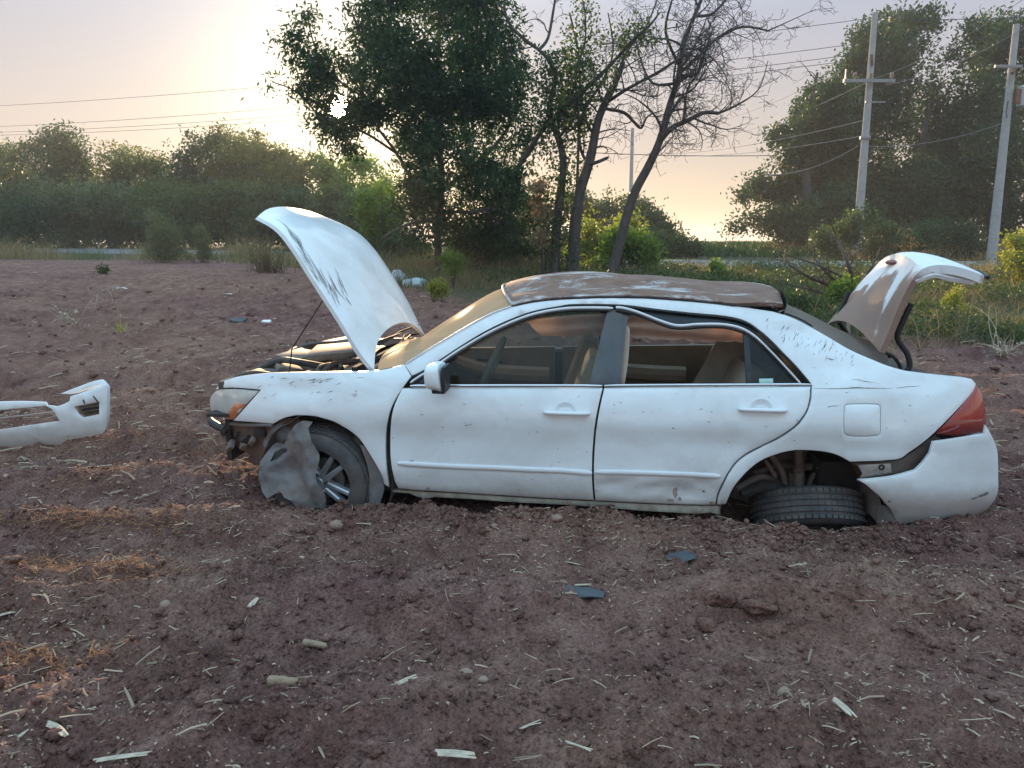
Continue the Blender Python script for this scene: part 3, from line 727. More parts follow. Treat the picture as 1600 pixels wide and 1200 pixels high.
grass('green_grass', M_LEAF_GREY, x_, y_, hgt(x_, y_, .60, .25, .08, 1.4, 621, r_), .020, 64, .25)
x_, y_, r_ = tuft_scatter(2600, 20, 0, 22, 9, 22, 65, .17)
grass('green_grass', M_LEAF_OLIVE, x_, y_, hgt(x_, y_, .24, .10, .04, .5, 631, r_), .012, 66, .5)
x_, y_, r_ = tuft_scatter(2200, 20, 0, 24, 10, 24, 67, .2)
grass('dry_grass', M_TAN, x_, y_, hgt(x_, y_, .28, .12, .05, .6, 641, r_), .012, 68, .45)
x_, y_, r_ = tuft_scatter(600, 16, 13, 34, 29, 40, 69, .3)
grass('dry_grass', M_TAN, x_, y_, np.clip(r_.normal(.5, .2, len(x_)), .1, 1.0), .03, 70, .3)
x_, y_, r_ = tuft_scatter(900, 22, -8, 2, 15, 24, 163, .25)
grass('dry_grass', M_TAN, x_, y_, hgt(x_, y_, .50, .2, .08, 1.0, 661, r_), .013, 164, .3)
# broadleaf ground cover on the bank
rng = np.random.default_rng(81)
cx = rng.uniform(-1, 17, 9000); cy = rng.uniform(10, 23.5, 9000)
ok = (cy > verge_start(cx) - .3) & (vnoise(cx * .5, cy * .6, 83) * .6 + vnoise(cx * 1.7, cy * 1.7, 84) * .4 > .50) & (np.abs(cy - np.interp(cx, rx, ry)) > 2.2); cx, cy = cx[ok], cy[ok]
pc = np.stack([cx, cy, terrain_base(cx, cy)[0] + rng.uniform(.02, .28, len(cx))], 1)
pc = np.repeat(pc, 12, 0) + rng.normal(size=(len(pc) * 12, 3)) * np.array([.12, .12, .06])
tag(link('ground_cover', leaves_mesh('ground_cover', pc, rng.uniform(.05, .10, len(pc)), rng.uniform(.03, .055, len(pc)), rng), M_LEAF_COVER), None, None, None, "stuff")
# crop field far beyond the road
rng = np.random.default_rng(85)
n = 30000; cx = rng.uniform(2, 60, n); cy = rng.uniform(33, 70, n)
grass('green_crop', M_LEAF_DARK, cx, cy, rng.uniform(.25, .5, n), .14, 86, .3)

# ================================================================== POLES AND WIRES
M_CONC = simple('weathered_concrete', (0.36, 0.345, 0.335), 0.85, var=.14, scale=5, bmp=.15)
M_STEEL = simple('galvanised_steel', (0.26, 0.27, 0.28), .5, .6, var=.15)
M_WIRE = simple('wire_black', (0.05, 0.05, 0.055), .6)
M_WIRE2 = simple('wire_aluminium', (0.22, 0.22, 0.23), .5, .3)
M_WOODP = simple('old_wood', (0.16, 0.11, 0.08), .85, var=.3)
M_RUST = simple('rusty_metal', (0.20, 0.085, 0.05), .8, var=.3)
M_PORC = simple('porcelain', (0.30, 0.20, 0.16), .3)
def pole(label, pb, pt, Y, arm):
    b = at_y(*pb, Y); b.z = tz(b.x, b.y); t = at_y(*pt, Y); t.x = (t.x + b.x) / 2
    root = empty('power_pole', b); tag(root, label, 'power pole', 'concrete power poles by the road'); h = t.z - b.z
    MB().tube([(0, 0, -.5), (0, 0, 0), ((t.x - b.x), 0, h)], [.20, .19, .11], 8).build('pole_shaft', M_CONC, root, angle=50)
    return root, b, h
D1, D2 = 31.0, 30.0
pole1, b1, h1 = pole('grey concrete power pole with a steel crossarm, left of the two poles', (1337, 405), (1367, 20), D1, 1)
pole2, b2, h2 = pole('grey concrete power pole carrying a pale transformer, at the right edge', (1549, 405), (1587, 38), D2, 2)
c1 = at_y(1354, 128, D1) - b1
mb = MB(); mb.box((c1.x, -.22, c1.z), (1.95, .09, .12)); mb.box((c1.x - .9, -.22, c1.z + .2), (.05, .05, .42)); mb.build('crossarm', M_STEEL, pole1)
for dx in (-.55, .05, .85):
    MB().lathe([(0, 0), (.03, 0), (.03, .06), (.07, .08), (.075, .12), (.04, .14), (.07, .16), (.07, .2), (.03, .24), (0, .24)], 10, Matrix.Translation((c1.x + dx, -.22, c1.z + .06))).build('insulator', M_PORC, pole1)
MB().tube([(c1.x + .1, -.14, c1.z + .55), (c1.x + .02, -.2, c1.z + .95)], [.05, .05], 8).build('insulator', M_RUST, pole1)
MB().box((c1.x + .35, -.1, c1.z - .75), (.75, .05, .05)).build('crossarm_brace', M_STEEL, pole1)
MB().lathe([(.19, 0), (.2, .02), (.2, .12), (.19, .14)], 12, Matrix.Translation(((at_y(1367, 20, 31).x - b1.x) / 2 * 4.6 / h1, 0, 4.6))).build('clamp_band', M_STEEL, pole1)
c2 = at_y(1578, 150, D2) - b2
mb = MB(); mb.box((c2.x - .3, -.2, c2.z + 1.0), (1.0, .08, .1)); mb.build('crossarm', M_STEEL, pole2)
MB().tube([(c2.x - .15, -.24, c2.z + .75), (c2.x - .02, -.2, c2.z + .95)], [.07, .05], 8).build('insulator', M_RUST, pole2)
trf = MB().lathe([(0, -.33), (.26, -.33), (.27, -.3), (.27, .30), (.29, .31), (.29, .36), (.12, .42), (0, .43)], 20, Matrix.Translation((c2.x + .52, -.1, c2.z - .05))).build('transformer', simple('pale_grey_enamel', (.48, .50, .52), .45, var=.1), pole2)
MB().tube([(c2.x + .55, -.1, c2.z + .36), (c2.x + .55, -.1, c2.z + .66)], [.05, .03], 8).build('bushing', M_PORC, trf)
mb = MB(); mb.box((c2.x + .18, -.20, c2.z - .05), (.16, .1, .5)); mb.build('transformer_bracket', M_RUST, pole2)
mb = MB(); mb.tube([(c2.x - .14, -.16, c2.z - .2), (c2.x - .2, -.2, c2.z - .6), (c2.x - .14, -.18, c2.z - .8)], .02, 6); mb.build('cable_drop', M_WIRE, pole2)
# thin distant pole behind the bare trees
p3 = at_y(983, 400, 60); p3.z = tz(p3.x, p3.y); t3 = at_y(983.5, 200, 60)
r3 = empty('distant_pole', p3); tag(r3, 'thin faraway pole seen between the bare tree trunks', 'utility pole')
MB().tube([(0, 0, -.3), (0, 0, t3.z - p3.z)], [.17, .12], 8).build('pole_shaft', M_CONC, r3)
def wire(label, A, B, sag, r=.011, mat=None, seg=28):
    A, B = Vector(A), Vector(B); P = []
    for i in range(seg + 1):
        t = i / seg; p = A.lerp(B, t); p.z -= sag * 4 * t * (1 - t); P.append(p - A)
    o = MB().tube(P, r, 4, cap=True).build('power_line', mat or M_WIRE); o.location = A
    return tag(o, label, 'cable', 'power lines along the road')
def W_(px, py, Y): return at_y(px, py, Y)
top1 = b1 + Vector((.35, 0, h1 - .2))
wire('uppermost power line left of the poles, running to the tip of the first pole', W_(-60, 168, 52), W_(1365, 28, D1), .45)
wire('power line just above three close lines over the left thicket', W_(-60, 200, 52), W_(1358, 66, D1), .5)
wire('upper of the two closely paired lines over the left thicket', W_(-60, 208, 52), W_(1330, 86, D1), .55)
wire('lower of the two closely paired lines over the left thicket', W_(-60, 212, 52), W_(1320, 96, D1), .6)
wire('lowest line on the left, dipping into the thicket', W_(120, 262, 54), W_(560, 200, 46), .2, .012)
wire('line rising steeply to the left end of the crossarm', W_(1115, 190, 62), W_(1313, 112, D1 - .2), .25, .011, M_WIRE2)
wire('line rising to the middle of the crossarm', W_(1118, 212, 62), W_(1352, 130, D1 - .2), .4, .011, M_WIRE2)
wire('level dark line crossing behind the leaning bare tree', W_(880, 236, 60), W_(1206, 243, 60), .15, .03)
wire('faint line sloping up behind the first pole at mid height', W_(1040, 240, 60), W_(1350, 188, D1), .3, .012, M_WIRE2)
wire('faint line under the sloping line right of the bare tree', W_(1040, 243, 60), W_(1350, 212, D1), .3, .012, M_WIRE2)
wire('slack pale wire tied halfway up the first pole', W_(1190, 272, 36), W_(1341, 228, D1), .35, .014, M_WIRE2)
wire('pale line from the first crossarm over the tall tree to the upper right', W_(1372, 28, D1), W_(1660, 22, 28), .1)
wire('line slanting from the crossarm up to the right corner', W_(1356, 126, D1), W_(1640, -30, 22), .3, .009, M_WIRE2)
wire('second line slanting from the crossarm across the dark trees', W_(1385, 132, D1), W_(1640, 20, 22), .3, .009, M_WIRE2)
wire('pale sagging wire between the two poles at mid height', W_(1345, 228, D1), W_(1573, 190, D2), .3, .010, M_WIRE2)
# ================================================================== THE WRECKED CAR
ALPHA = math.radians(5.7)
DV = Vector((math.cos(ALPHA), -math.sin(ALPHA), 0)); NV = Vector((math.sin(ALPHA), math.cos(ALPHA), 0))
CO = Vector((-2.041, 4.435, 0)); WIDTH = 1.80
car = empty('wrecked_car', CO, -ALPHA)
tag(car, 'white wrecked four-door sedan with raised hood and open trunk lid, sunk in the plowed field', 'car')
CAML = Vector(((Vector((0, 0, 0)) - CO).dot(DV), (Vector((0, 0, 0)) - CO).dot(NV), CAM_H))
def lray(px, py):
    d = ray(px, py); return Vector((d.dot(DV), d.dot(NV), d.z))
def toW(p):
    return CO + DV * p[0] + NV * p[1] + Vector((0, 0, p[2]))
ZB = 0.765
def Wf(l, z):
    w = 0.0
    if z > 0.56: w += 0.050 * min(1.0, (z - 0.56) / 0.20) ** 1.6
    if z > ZB: w += 0.56 * (z - ZB) + 0.10 * max(0, z - ZB) ** 2
    if z < 0.54: w += 0.015 * min(1, (0.54 - z) / 0.10)
    if z < 0.25: w += 0.05 * min(1, ((0.25 - z) / 0.2)) ** 1.5
    if l < 1.05: w += 0.40 * ((1.05 - l) / 1.0) ** 2.4
    if l > 4.05: w += 0.30 * ((l - 4.05) / 0.72) ** 2.6
    return w
def S(px, py, off=0.0, wf=None):
    wf = wf or Wf
    d = lray(px, py); w = 0.05; l = z = 0
    for _ in range(45):
        t = (w + off - CAML.y) / d.y
        l = CAML.x + d.x * t; z = CAML.z + d.z * t
        w = 0.6 * w + 0.4 * max(-.3, min(1.0, wf(l, z)))
    return l, z
def Sw(px, py, w):
    d = lray(px, py); t = (w - CAML.y) / d.y
    return Vector((CAML.x + d.x * t, w, CAML.z + d.z * t))
def proj(p):
    """car-local point -> photo pixel (used only while fitting shapes)"""
    q = toW(p) - Vector((0, 0, CAM_H)); zc = q.y * CT - q.z * ST; yc = q.y * ST + q.z * CT
    return 800 + FPX * q.x / zc, 600 - FPX * yc / zc

def outline(pts, k=5):
    """(x, y) smooth points, (x, y, 1) corners -> dense closed loop"""
    n = len(pts); cor = [len(p) > 2 for p in pts]; out = []
    V2 = [Vector(p[:2]) for p in pts]
    for i in range(n):
        p1, p2 = V2[i], V2[(i + 1) % n]
        p0 = V2[i - 1] if not cor[i] else p1 + (p1 - p2) * .3
        p3 = V2[(i + 2) % n] if not cor[(i + 1) % n] else p2 + (p2 - p1) * .3
        kk = k if (p2 - p1).length > 10 else 2
        if cor[i] and cor[(i + 1) % n]: kk = max(1, int((p2 - p1).length / 18))
        for j in range(kk):
            t = j / kk
            if cor[i] and cor[(i + 1) % n]: out.append(p1.lerp(p2, t)); continue
            out.append(0.5 * ((2 * p1) + (p2 - p0) * t + (2 * p0 - 5 * p1 + 4 * p2 - p3) * t * t + (3 * p1 - p0 - 3 * p2 + p3) * t ** 3))
    return out
def inside(x, y, poly):
    c = False; n = len(poly); j = n - 1
    for i in range(n):
        xi, yi = poly[i]; xj, yj = poly[j]
        if (yi > y) != (yj > y) and x < (xj - xi) * (y - yi) / (yj - yi) + xi: c = not c
        j = i
    return c
def dmin(x, y, arr):
    return np.min(np.hypot(arr[:, 0] - x, arr[:, 1] - y))
def clean(poly, d=0.0015):
    out = []
    for p in poly:
        if not out or (p - out[-1]).length > d: out.append(p)
    if (out[0] - out[-1]).length < d: out.pop()
    return out
def inset(poly, d):
    n = len(poly); A = sum(poly[i].x * poly[(i + 1) % n].y - poly[(i + 1) % n].x * poly[i].y for i in range(n))
    s = 1 if A > 0 else -1; out = []
    for i in range(n):
        a = (poly[i] - poly[i - 1]); b = (poly[(i + 1) % n] - poly[i])
        if a.length < 1e-9 or b.length < 1e-9: out.append(poly[i]); continue
        a.normalize(); b.normalize(); m = Vector((-(a.y + b.y), a.x + b.x)) * s
        if m.length < .3: m = Vector((-a.y, a.x)) * s
        m.normalize(); out.append(poly[i] + m * d)
    return out
def sheet(loop, holes, wfun, step, rim, thick, roll=0.004, pt=None):
    """CDT fill of a flat loop lifted to a curved surface, with returned edges. pt(l,z,w)->3D"""
    pt = pt or (lambda l, z, w: (l, w, z))
    loop = clean(loop); allv = list(loop); edges = [(i, (i + 1) % len(loop)) for i in range(len(loop))]
    hs = []
    for h in holes:
        h = clean(h); b = len(allv); hs.append(h); allv += h; edges += [(b + i, b + (i + 1) % len(h)) for i in range(len(h))]
    nb = len(allv)
    ring = []
    for lp, sgn in [(loop, 1)] + [(h, -1) for h in hs]:
        for p in inset(lp, rim * sgn): ring.append(p)
    arr = np.array([p[:] for p in allv]); loop_t = [p[:] for p in loop]; hs_t = [[p[:] for p in h] for h in hs]
    def ok(x, y, dd): return inside(x, y, loop_t) and not any(inside(x, y, h) for h in hs_t) and dmin(x, y, arr) > dd
    pts = [p for p in ring if ok(p.x, p.y, rim * .8)]
    x0, y0 = arr.min(0); x1, y1 = arr.max(0)
    yy = y0 + step / 2; r = 0
    while yy < y1:
        xx = x0 + (step / 2 if r % 2 else 0)
        while xx < x1:
            if ok(xx, yy, rim + step * .45): pts.append(Vector((xx, yy)))
            xx += step
        yy += step * .87; r += 1
    allv = allv + pts
    vs, es, fs, ov, oe, of = delaunay_2d_cdt([Vector(p) for p in allv], edges, [], 0, 1e-5)
    tris = []
    for f in fs:
        cx = sum(vs[i].x for i in f) / len(f); cy = sum(vs[i].y for i in f) / len(f)
        if inside(cx, cy, loop_t) and not any(inside(cx, cy, h) for h in hs_t): tris.append(list(f))
    isb = [any(k < nb for k in ov[i]) for i in range(len(vs))]
    bm = bmesh.new(); V = []
    for i, v in enumerate(vs):
        w = wfun(v.x, v.y) + (roll if isb[i] else 0)
        V.append(bm.verts.new(pt(v.x, v.y, w)))
    for t in tris:
        try: bm.faces.new([V[i] for i in t])
        except ValueError: pass
    for v in [v for v in bm.verts if not v.link_faces]: bm.verts.remove(v)
    be = [e_ for e_ in bm.edges if len(e_.link_faces) == 1]
    # returned edge
    mp = {}
    for e_ in be:
        for v in e_.verts:
            if v not in mp:
                c = v.co; mp[v] = bm.verts.new(Vector(pt(0, 0, thick)) - Vector(pt(0, 0, 0)) + c)
    for e_ in be:
        try: f = bm.faces.new((e_.verts[0], e_.verts[1], mp[e_.verts[1]], mp[e_.verts[0]]))
        except ValueError: continue
    bmesh.ops.recalc_face_normals(bm, faces=bm.faces)
    for f in bm.faces: f.smooth = True
    for e_ in be: e_.smooth = False
    return bm
CREASES = []
def dents(l, z):
    d = 0.0022 * math.sin(l * 5.1 + 1.3 * math.sin(z * 7)) * math.sin(z * 9 + l * 2.2)
    for cl, cz, rl, rz, dep in DENTS:
        q = ((l - cl) / rl) ** 2 + ((z - cz) / rz) ** 2
        if q < 6: d += 1.5 * dep * math.exp(-q)
    for al, az, bl, bz, dep, wd in CREASES:
        vx, vz = bl - al, bz - az; t = max(0.0, min(1.0, ((l - al) * vx + (z - az) * vz) / (vx * vx + vz * vz)))
        q = math.hypot(l - al - t * vx, z - az - t * vz)
        if q < wd: d += dep * (1 - q / wd) * (.35 + .65 * math.sin(math.pi * (.1 + .8 * t)))
    return d
DENTS = []
for px, py, rl, rz, dep in [(1055, 765, .18, .05, .022), (1010, 752, .10, .03, -.008), (960, 760, .12, .04, .010), (1095, 755, .05, .05, .010),
                            (1255, 520, .10, .04, .012), (1220, 500, .08, .03, -.006), (1310, 575, .15, .03, .008), (1400, 660, .10, .07, .008),
                            (460, 610, .18, .04, .008), (550, 600, .12, .03, -.005), (1440, 600, .12, .03, .006), (700, 690, .35, .08, .003), (1090, 690, .3, .08, .004), (1500, 740, .12, .06, .008), (1030, 772, .03, .02, -.006), (1075, 778, .03, .02, .010), (980, 772, .05, .015, .006), (860, 760, .10, .02, .004), (700, 752, .14, .02, .003)]:
    l_, z_ = S(px, py); DENTS.append((l_, z_, rl, rz, dep))
for ax, ay, bx, by, dep, wd in [(938, 758, 1012, 747, .013, .045), (1004, 776, 1075, 760, -.009, .035), (1060, 768, 1108, 778, .014, .03), (1085, 742, 1112, 762, .009, .03), (1235, 512, 1345, 566, .006, .04), (1215, 500, 1262, 532, -.006, .03),
                           (412, 606, 520, 600, .007, .035), (520, 612, 590, 604, -.005, .03), (1395, 640, 1460, 600, .005, .05), (1480, 760, 1535, 735, .008, .04), (630, 745, 760, 752, .004, .04), (845, 764, 915, 770, .006, .03), (1290, 700, 1365, 706, .005, .03)]:
    a_ = S(ax, ay); b_ = S(bx, by); CREASES.append((a_[0], a_[1], b_[0], b_[1], dep, wd))
BODY_PARTS = []
def panel(name, pts, mat, parent=None, ins=0.0022, off=0.0, thick=0.022, holes=(), step=.05, rim=.010, wf=None, roll=.004, raw=False, mirror=False, k=5, label=None, dent=True):
    wf0 = wf or Wf
    loop = [Vector(S(p.x, p.y, off, wf0)) for p in outline(pts, k)]
    if ins: loop = inset(clean(loop), ins)
    hs = [[Vector(S(p.x, p.y, off, wf0)) for p in outline(h, k)] for h in holes]
    fn = (lambda l, z: wf0(l, z) + off + (dents(l, z) if dent else 0))
    bm = sheet(loop, hs, fn, step, rim, thick, roll)
    me = bpy.data.meshes.new(name); bm.to_mesh(me); bm.free()
    o = link(name, me, mat, parent or car)
    if label: o['label'] = label
    if mirror:
        bm = bmesh.new(); bm.from_mesh(me)
        for v in bm.verts: v.co.y = WIDTH - v.co.y
        bmesh.ops.reverse_faces(bm, faces=bm.faces); m2 = bpy.data.meshes.new(name); bm.to_mesh(m2); bm.free()
        link(name, m2, mat, parent or car)
    return o

# ---- car materials
def car_paint(name='white_car_paint', dust=0.0, streaks=False):
    m, n, l, bs = new_mat(name); oc = objco(n)
    base = (0.86, 0.90, 0.91)
    grime = cramp(n, l, noise(n, l, 2.2, 8, 0.68, mapping(n, l, oc, (1, 1, 1.6)), 0.5), [(0.38, 0.0), (0.72, 0.45)])
    c = mixc(n, l, grime, base, (0.50, 0.46, 0.42))
    speck = cramp(n, l, noise(n, l, 55, 4, 0.75, oc), [(0.66, 0.0), (0.71, 0.8)])
    sp2 = cramp(n, l, noise(n, l, 3.1, 3, 0.6, oc), [(0.50, 0.0), (0.60, 1.0)])
    c = mixc(n, l, mth(n, l, 'MULTIPLY', speck, sp2), c, (0.16, 0.12, 0.10))
    if not dust:   # mud splash low on the body
        sx = n.new('ShaderNodeSeparateXYZ'); l.new(oc, sx.inputs[0])
        hgt = mth(n, l, 'ADD', sx.outputs['Z'], mth(n, l, 'MULTIPLY', noise(n, l, 6, 6, 0.7, oc), .22))
        c = mixc(n, l, cramp(n, l, hgt, [(0.14, 0.75), (0.38, 0.0)]), c, (0.36, 0.29, 0.24))
    if dust:
        dn = noise(n, l, 2.6, 8, 0.62, mapping(n, l, oc, (1.0, 3.0, 1.0)), 1.2)
        dm = cramp(n, l, dn, [(0.46, 1.0), (0.58, dust), (0.66, 0.10)])
        sy = n.new('ShaderNodeSeparateXYZ'); l.new(oc, sy.inputs[0])
        near = cramp(n, l, sy.outputs['Y'], [(0.30, 1.0), (0.75, 0.0)])
        blot = noise(n, l, 3.4, 9, 0.72, mapping(n, l, oc, (0.7, 1.5, 1)), 0.7)
        fac = mth(n, l, 'SUBTRACT', blot, mth(n, l, 'MULTIPLY', near, 0.055))
        dm = cramp(n, l, fac, [(0.30, 0.25), (0.40, 0.72), (0.46, 1.0)])
        brn = cramp(n, l, noise(n, l, 9, 6, 0.7, oc, .5), [(0.3, (0.16, 0.085, 0.060)), (0.7, (0.28, 0.165, 0.120))])
        c = mixc(n, l, dm, c, brn)
        dk = cramp(n, l, noise(n, l, 5.2, 8, 0.75, mapping(n, l, oc, (0.7, 2.6, 1)), 1.0), [(0.60, 0.0), (0.66, 0.8)])
        c = mixc(n, l, mth(n, l, 'MULTIPLY', dk, near), c, (0.10, 0.07, 0.06))
        bs.inputs['Specular IOR Level'].default_value = 0.2
        pass
    l.new(c, bs.inputs['Base Color'])
    bs.inputs['Roughness'].default_value = 0.34 if not dust else 0.75
    bs.inputs['Coat Weight'].default_value = 0.6 if not dust else 0.0
    bs.inputs['Coat Roughness'].default_value = 0.10
    bump(n, l, bs, noise(n, l, 2.5, 4, 0.5, oc), 0.06, 0.02)
    return m
M_PAINT = car_paint()
M_HOOD = car_paint('white_hood_paint'); M_HOOD.node_tree.nodes['Principled BSDF'].inputs['Coat Weight'].default_value = 0.5; M_HOOD.node_tree.nodes['Principled BSDF'].inputs['Coat Roughness'].default_value = .05; M_HOOD.node_tree.nodes['Principled BSDF'].inputs['Coat IOR'].default_value = 1.4
M_DUSTY = car_paint('dusty_roof_paint', 0.85, True)
def lid_paint():
    m, n, l, bs = new_mat('dusty_lid_paint'); oc = objco(n)
    at = n.new('ShaderNodeAttribute'); at.attribute_name = 'dust'
    dn = noise(n, l, 5, 7, 0.65, oc, .8)
    f = cramp(n, l, mth(n, l, 'ADD', at.outputs['Fac'], mth(n, l, 'MULTIPLY', mth(n, l, 'SUBTRACT', dn, .5), 1.1)), [(0.35, 0.0), (0.62, 0.95)])
    l.new(mixc(n, l, f, (0.78, 0.79, 0.80), (0.25, 0.145, 0.105)), bs.inputs['Base Color'])
    bs.inputs['Roughness'].default_value = 0.5; return m
M_LID = lid_paint()
M_BLACK = simple('black_plastic', (0.018, 0.018, 0.020), .55, var=.2)
M_SEAL = simple('rubber_seal', (0.012, 0.013, 0.015), .45)
M_DARKG = simple('gloss_pillar_black', (0.035, 0.04, 0.045), .35, var=.2, coat=0.2, dust=0.25)
M_CHROME = simple('chrome_trim', (0.62, 0.63, 0.64), .22, .9, var=.08)
M_TRIMW = simple('white_moulding', (0.76, 0.77, 0.78), .35, var=.04, coat=.4)
M_TYRE = simple('dusty_tyre_rubber', (0.065, 0.065, 0.068), .85, var=.3, scale=14, bmp=.25, dust=.45)
M_RIM = simple('dull_alloy', (0.55, 0.57, 0.60), .36, .5, var=.12, dust=.15)
M_MUDW = simple('muddy_wheel_well', (0.21, 0.16, 0.135), .9, var=.4, scale=7, bmp=.5)
M_MUDD = simple('dark_underbody', (0.035, 0.030, 0.028), .9, var=.4, scale=7, bmp=.4)
M_LINER = simple('grey_plastic_liner', (0.15, 0.15, 0.155), .6, var=.35, scale=11, bmp=1.0, dust=.6)
M_CREAM = simple('chipped_sill', (0.46, 0.41, 0.32), .6, var=.3, scale=20, dust=.5)
M_BARE = simple('bare_metal', (0.42, 0.40, 0.37), .45, .6, var=.25, dust=.5)
M_FLOORB = simple('dark_interior', (0.10, 0.09, 0.075), .85, var=.3)
M_DOORIN = simple('door_trim_dark', (0.30, 0.255, 0.20), .8, var=.15)
M_ARMR = simple('door_armrest', (0.44, 0.36, 0.28), .75, var=.12)
M_SEAT = simple('beige_seat', (0.52, 0.42, 0.33), .85, var=.15, bmp=.1)
M_BAG = simple('airbag_cloth', (0.80, 0.50, 0.40), .9, var=.10, scale=6, bmp=.2)
def _tl(m, f):
    n_, l_ = m.node_tree.nodes, m.node_tree.links; bs_ = n_['Principled BSDF']; t_ = n_.new('ShaderNodeBsdfTranslucent'); t_.inputs[0].default_value = (.85, .52, .42, 1)
    x_ = n_.new('ShaderNodeMixShader'); x_.inputs[0].default_value = f; l_.new(bs_.outputs[0], x_.inputs[1]); l_.new(t_.outputs[0], x_.inputs[2]); l_.new(x_.outputs[0], n_['Material Output'].inputs[0])
_tl(M_BAG, .55)
M_TAN2 = simple('dusty_engine_part', (0.25, 0.19, 0.145), .7, var=.35, scale=12, bmp=.2)
M_ENG = simple('engine_black', (0.04, 0.036, 0.034), .6, var=.4, dust=.55)
def glass(name, col, rough, dustc=None, dust=0.0, alpha_t=.85):
    m, n, l, bs = new_mat(name); out = n['Material Output']
    tr = n.new('ShaderNodeBsdfTransparent'); tr.inputs[0].default_value = (*col, 1)
    gl = n.new('ShaderNodeBsdfGlossy'); gl.inputs['Roughness'].default_value = rough; gl.inputs['Color'].default_value = (1, 1, 1, 1)
    fr = n.new('ShaderNodeFresnel'); fr.inputs[0].default_value = 1.28
    mx = n.new('ShaderNodeMixShader'); l.new(fr.outputs[0], mx.inputs[0]); l.new(tr.outputs[0], mx.inputs[1]); l.new(gl.outputs[0], mx.inputs[2])
    if dust:
        oc = objco(n); df = n.new('ShaderNodeBsdfDiffuse'); df.inputs[0].default_value = (*dustc, 1)
        tl = n.new('ShaderNodeBsdfTranslucent'); tl.inputs[0].default_value = (*dustc, 1)
        m3 = n.new('ShaderNodeMixShader'); m3.inputs[0].default_value = .3; l.new(df.outputs[0], m3.inputs[1]); l.new(tl.outputs[0], m3.inputs[2])
        f = cramp(n, l, noise(n, l, 3, 7, .6, oc, .6), [(0.3, dust * .85), (0.65, dust)])
        m2 = n.new('ShaderNodeMixShader'); l.new(f, m2.inputs[0]); l.new(mx.outputs[0], m2.inputs[1]); l.new(m3.outputs[0], m2.inputs[2]); mx = m2
    l.new(mx.outputs[0], out.inputs[0]); return m
M_GLASS = glass('tinted_side_glass', (0.50, 0.56, 0.53), .02, (0.25, 0.24, 0.22), .02)
M_QGLASS = glass('dark_quarter_glass', (0.25, 0.28, 0.28), .02, (0.25, 0.24, 0.22), .06)
M_WSHIELD = glass('dusty_sun_tinted_glass', (0.5, 0.5, 0.48), .08, (0.74, 0.46, 0.26), .92)  # dust film, its tint pushed orange to carry the low sunlight
M_RWIN = glass('dusty_rear_window', (0.3, 0.3, 0.3), .08, (0.30, 0.24, 0.20), .90)
M_FARG = glass('dark_far_glass', (0.72, 0.74, 0.70), .03, (0.2, 0.18, 0.16), .15)
def lamp_mat(name, c, rough, spec=.6, alpha=1.0, ribs=0):
    m, n, l, bs = new_mat(name); oc = objco(n)
    v = noise(n, l, 9, 5, .6, oc)
    l.new(cramp(n, l, v, [(0.3, tuple(x * .85 for x in c)), (.7, tuple(min(1, x * 1.1) for x in c))]), bs.inputs['Base Color'])
    bs.inputs['Roughness'].default_value = rough; bs.inputs['Coat Weight'].default_value = .9; bs.inputs['Coat Roughness'].default_value = .08
    if alpha < 1:
        bs.inputs['Alpha'].default_value = alpha
    return m
M_HLENS = lamp_mat('clouded_headlamp_lens', (0.66, 0.64, 0.58), .3, alpha=.8)
M_AMBER = lamp_mat('amber_lens', (0.55, 0.17, 0.06), .35)
M_RED = lamp_mat('red_tail_lens', (0.36, 0.022, 0.016), .25)
M_REDD = lamp_mat('deep_red_lens', (0.22, 0.014, 0.012), .25)

# ---- body panels (outlines follow the car's own shapes)
front_arch = [(600, 757, 1), (597, 745), (590, 731), (581, 716), (571, 700), (560, 685), (547, 674), (534, 666), (521, 659), (508, 655), (495, 651.5), (482, 650), (470, 649.5), (460, 650), (443, 654)]
fender = [(336, 609, 1), (343, 599), (356, 592.5), (374, 588), (400, 584.5), (430, 582), (495, 581), (542, 580.5), (577, 579.5), (603, 576.5), (631, 569, 1), (643, 588, 1), (634, 600), (625, 613), (616, 628), (609, 645), (604, 668), (602.5, 690), (603, 715), (605, 738), (608.5, 762, 1)] + front_arch + [(427, 662.5, 1), (364, 657.5, 1), (406.5, 609.5, 1), (370, 606.5), (348, 606.5, 1)]
panel('front_fender', fender, M_PAINT, k=3)
side_frame = [(632, 570, 1), (665, 549), (700, 528), (735, 507.5), (770, 489), (800, 477.5), (833, 470.5), (875, 466), (945, 464), (1000, 464.3), (1061, 468), (1115, 473), (1151, 478), (1208, 486.5, 1),
              (1234, 494.5), (1265, 509.5), (1299, 529), (1330, 547), (1368, 563.5), (1384, 570), (1407, 577), (1422, 580), (1464, 585), (1503, 589), (1519, 592, 1), (1525.5, 600, 1),
              (1521, 612), (1499, 637.5), (1462, 675.5), (1437, 696.5), (1420, 708), (1407, 717), (1390, 719.5), (1368, 721), (1328, 722, 1),
              (1315, 714.5), (1304, 710), (1292, 707), (1278, 705), (1262, 704), (1246, 703.8), (1230, 706), (1215, 710), (1188, 721), (1165, 740), (1146, 763), (1134.5, 788, 1), (1120, 789, 1),
              (1121, 780), (1124, 771), (1129, 760), (1138, 742), (1150, 725), (1163, 714), (1177, 706), (1196, 696), (1215, 687), (1231, 677), (1246, 665), (1255, 654), (1262, 642), (1267, 625), (1268.5, 601, 1),
              (1246, 574), (1222.5, 550), (1205, 532), (1187, 516.5), (1165, 502), (1133, 494), (1079, 489), (1025, 483), (972, 476.5), (900, 475.5), (875, 478.5), (826, 488.5), (770, 511.5), (717.5, 542.5), (665, 577), (643.5, 587.5, 1)]
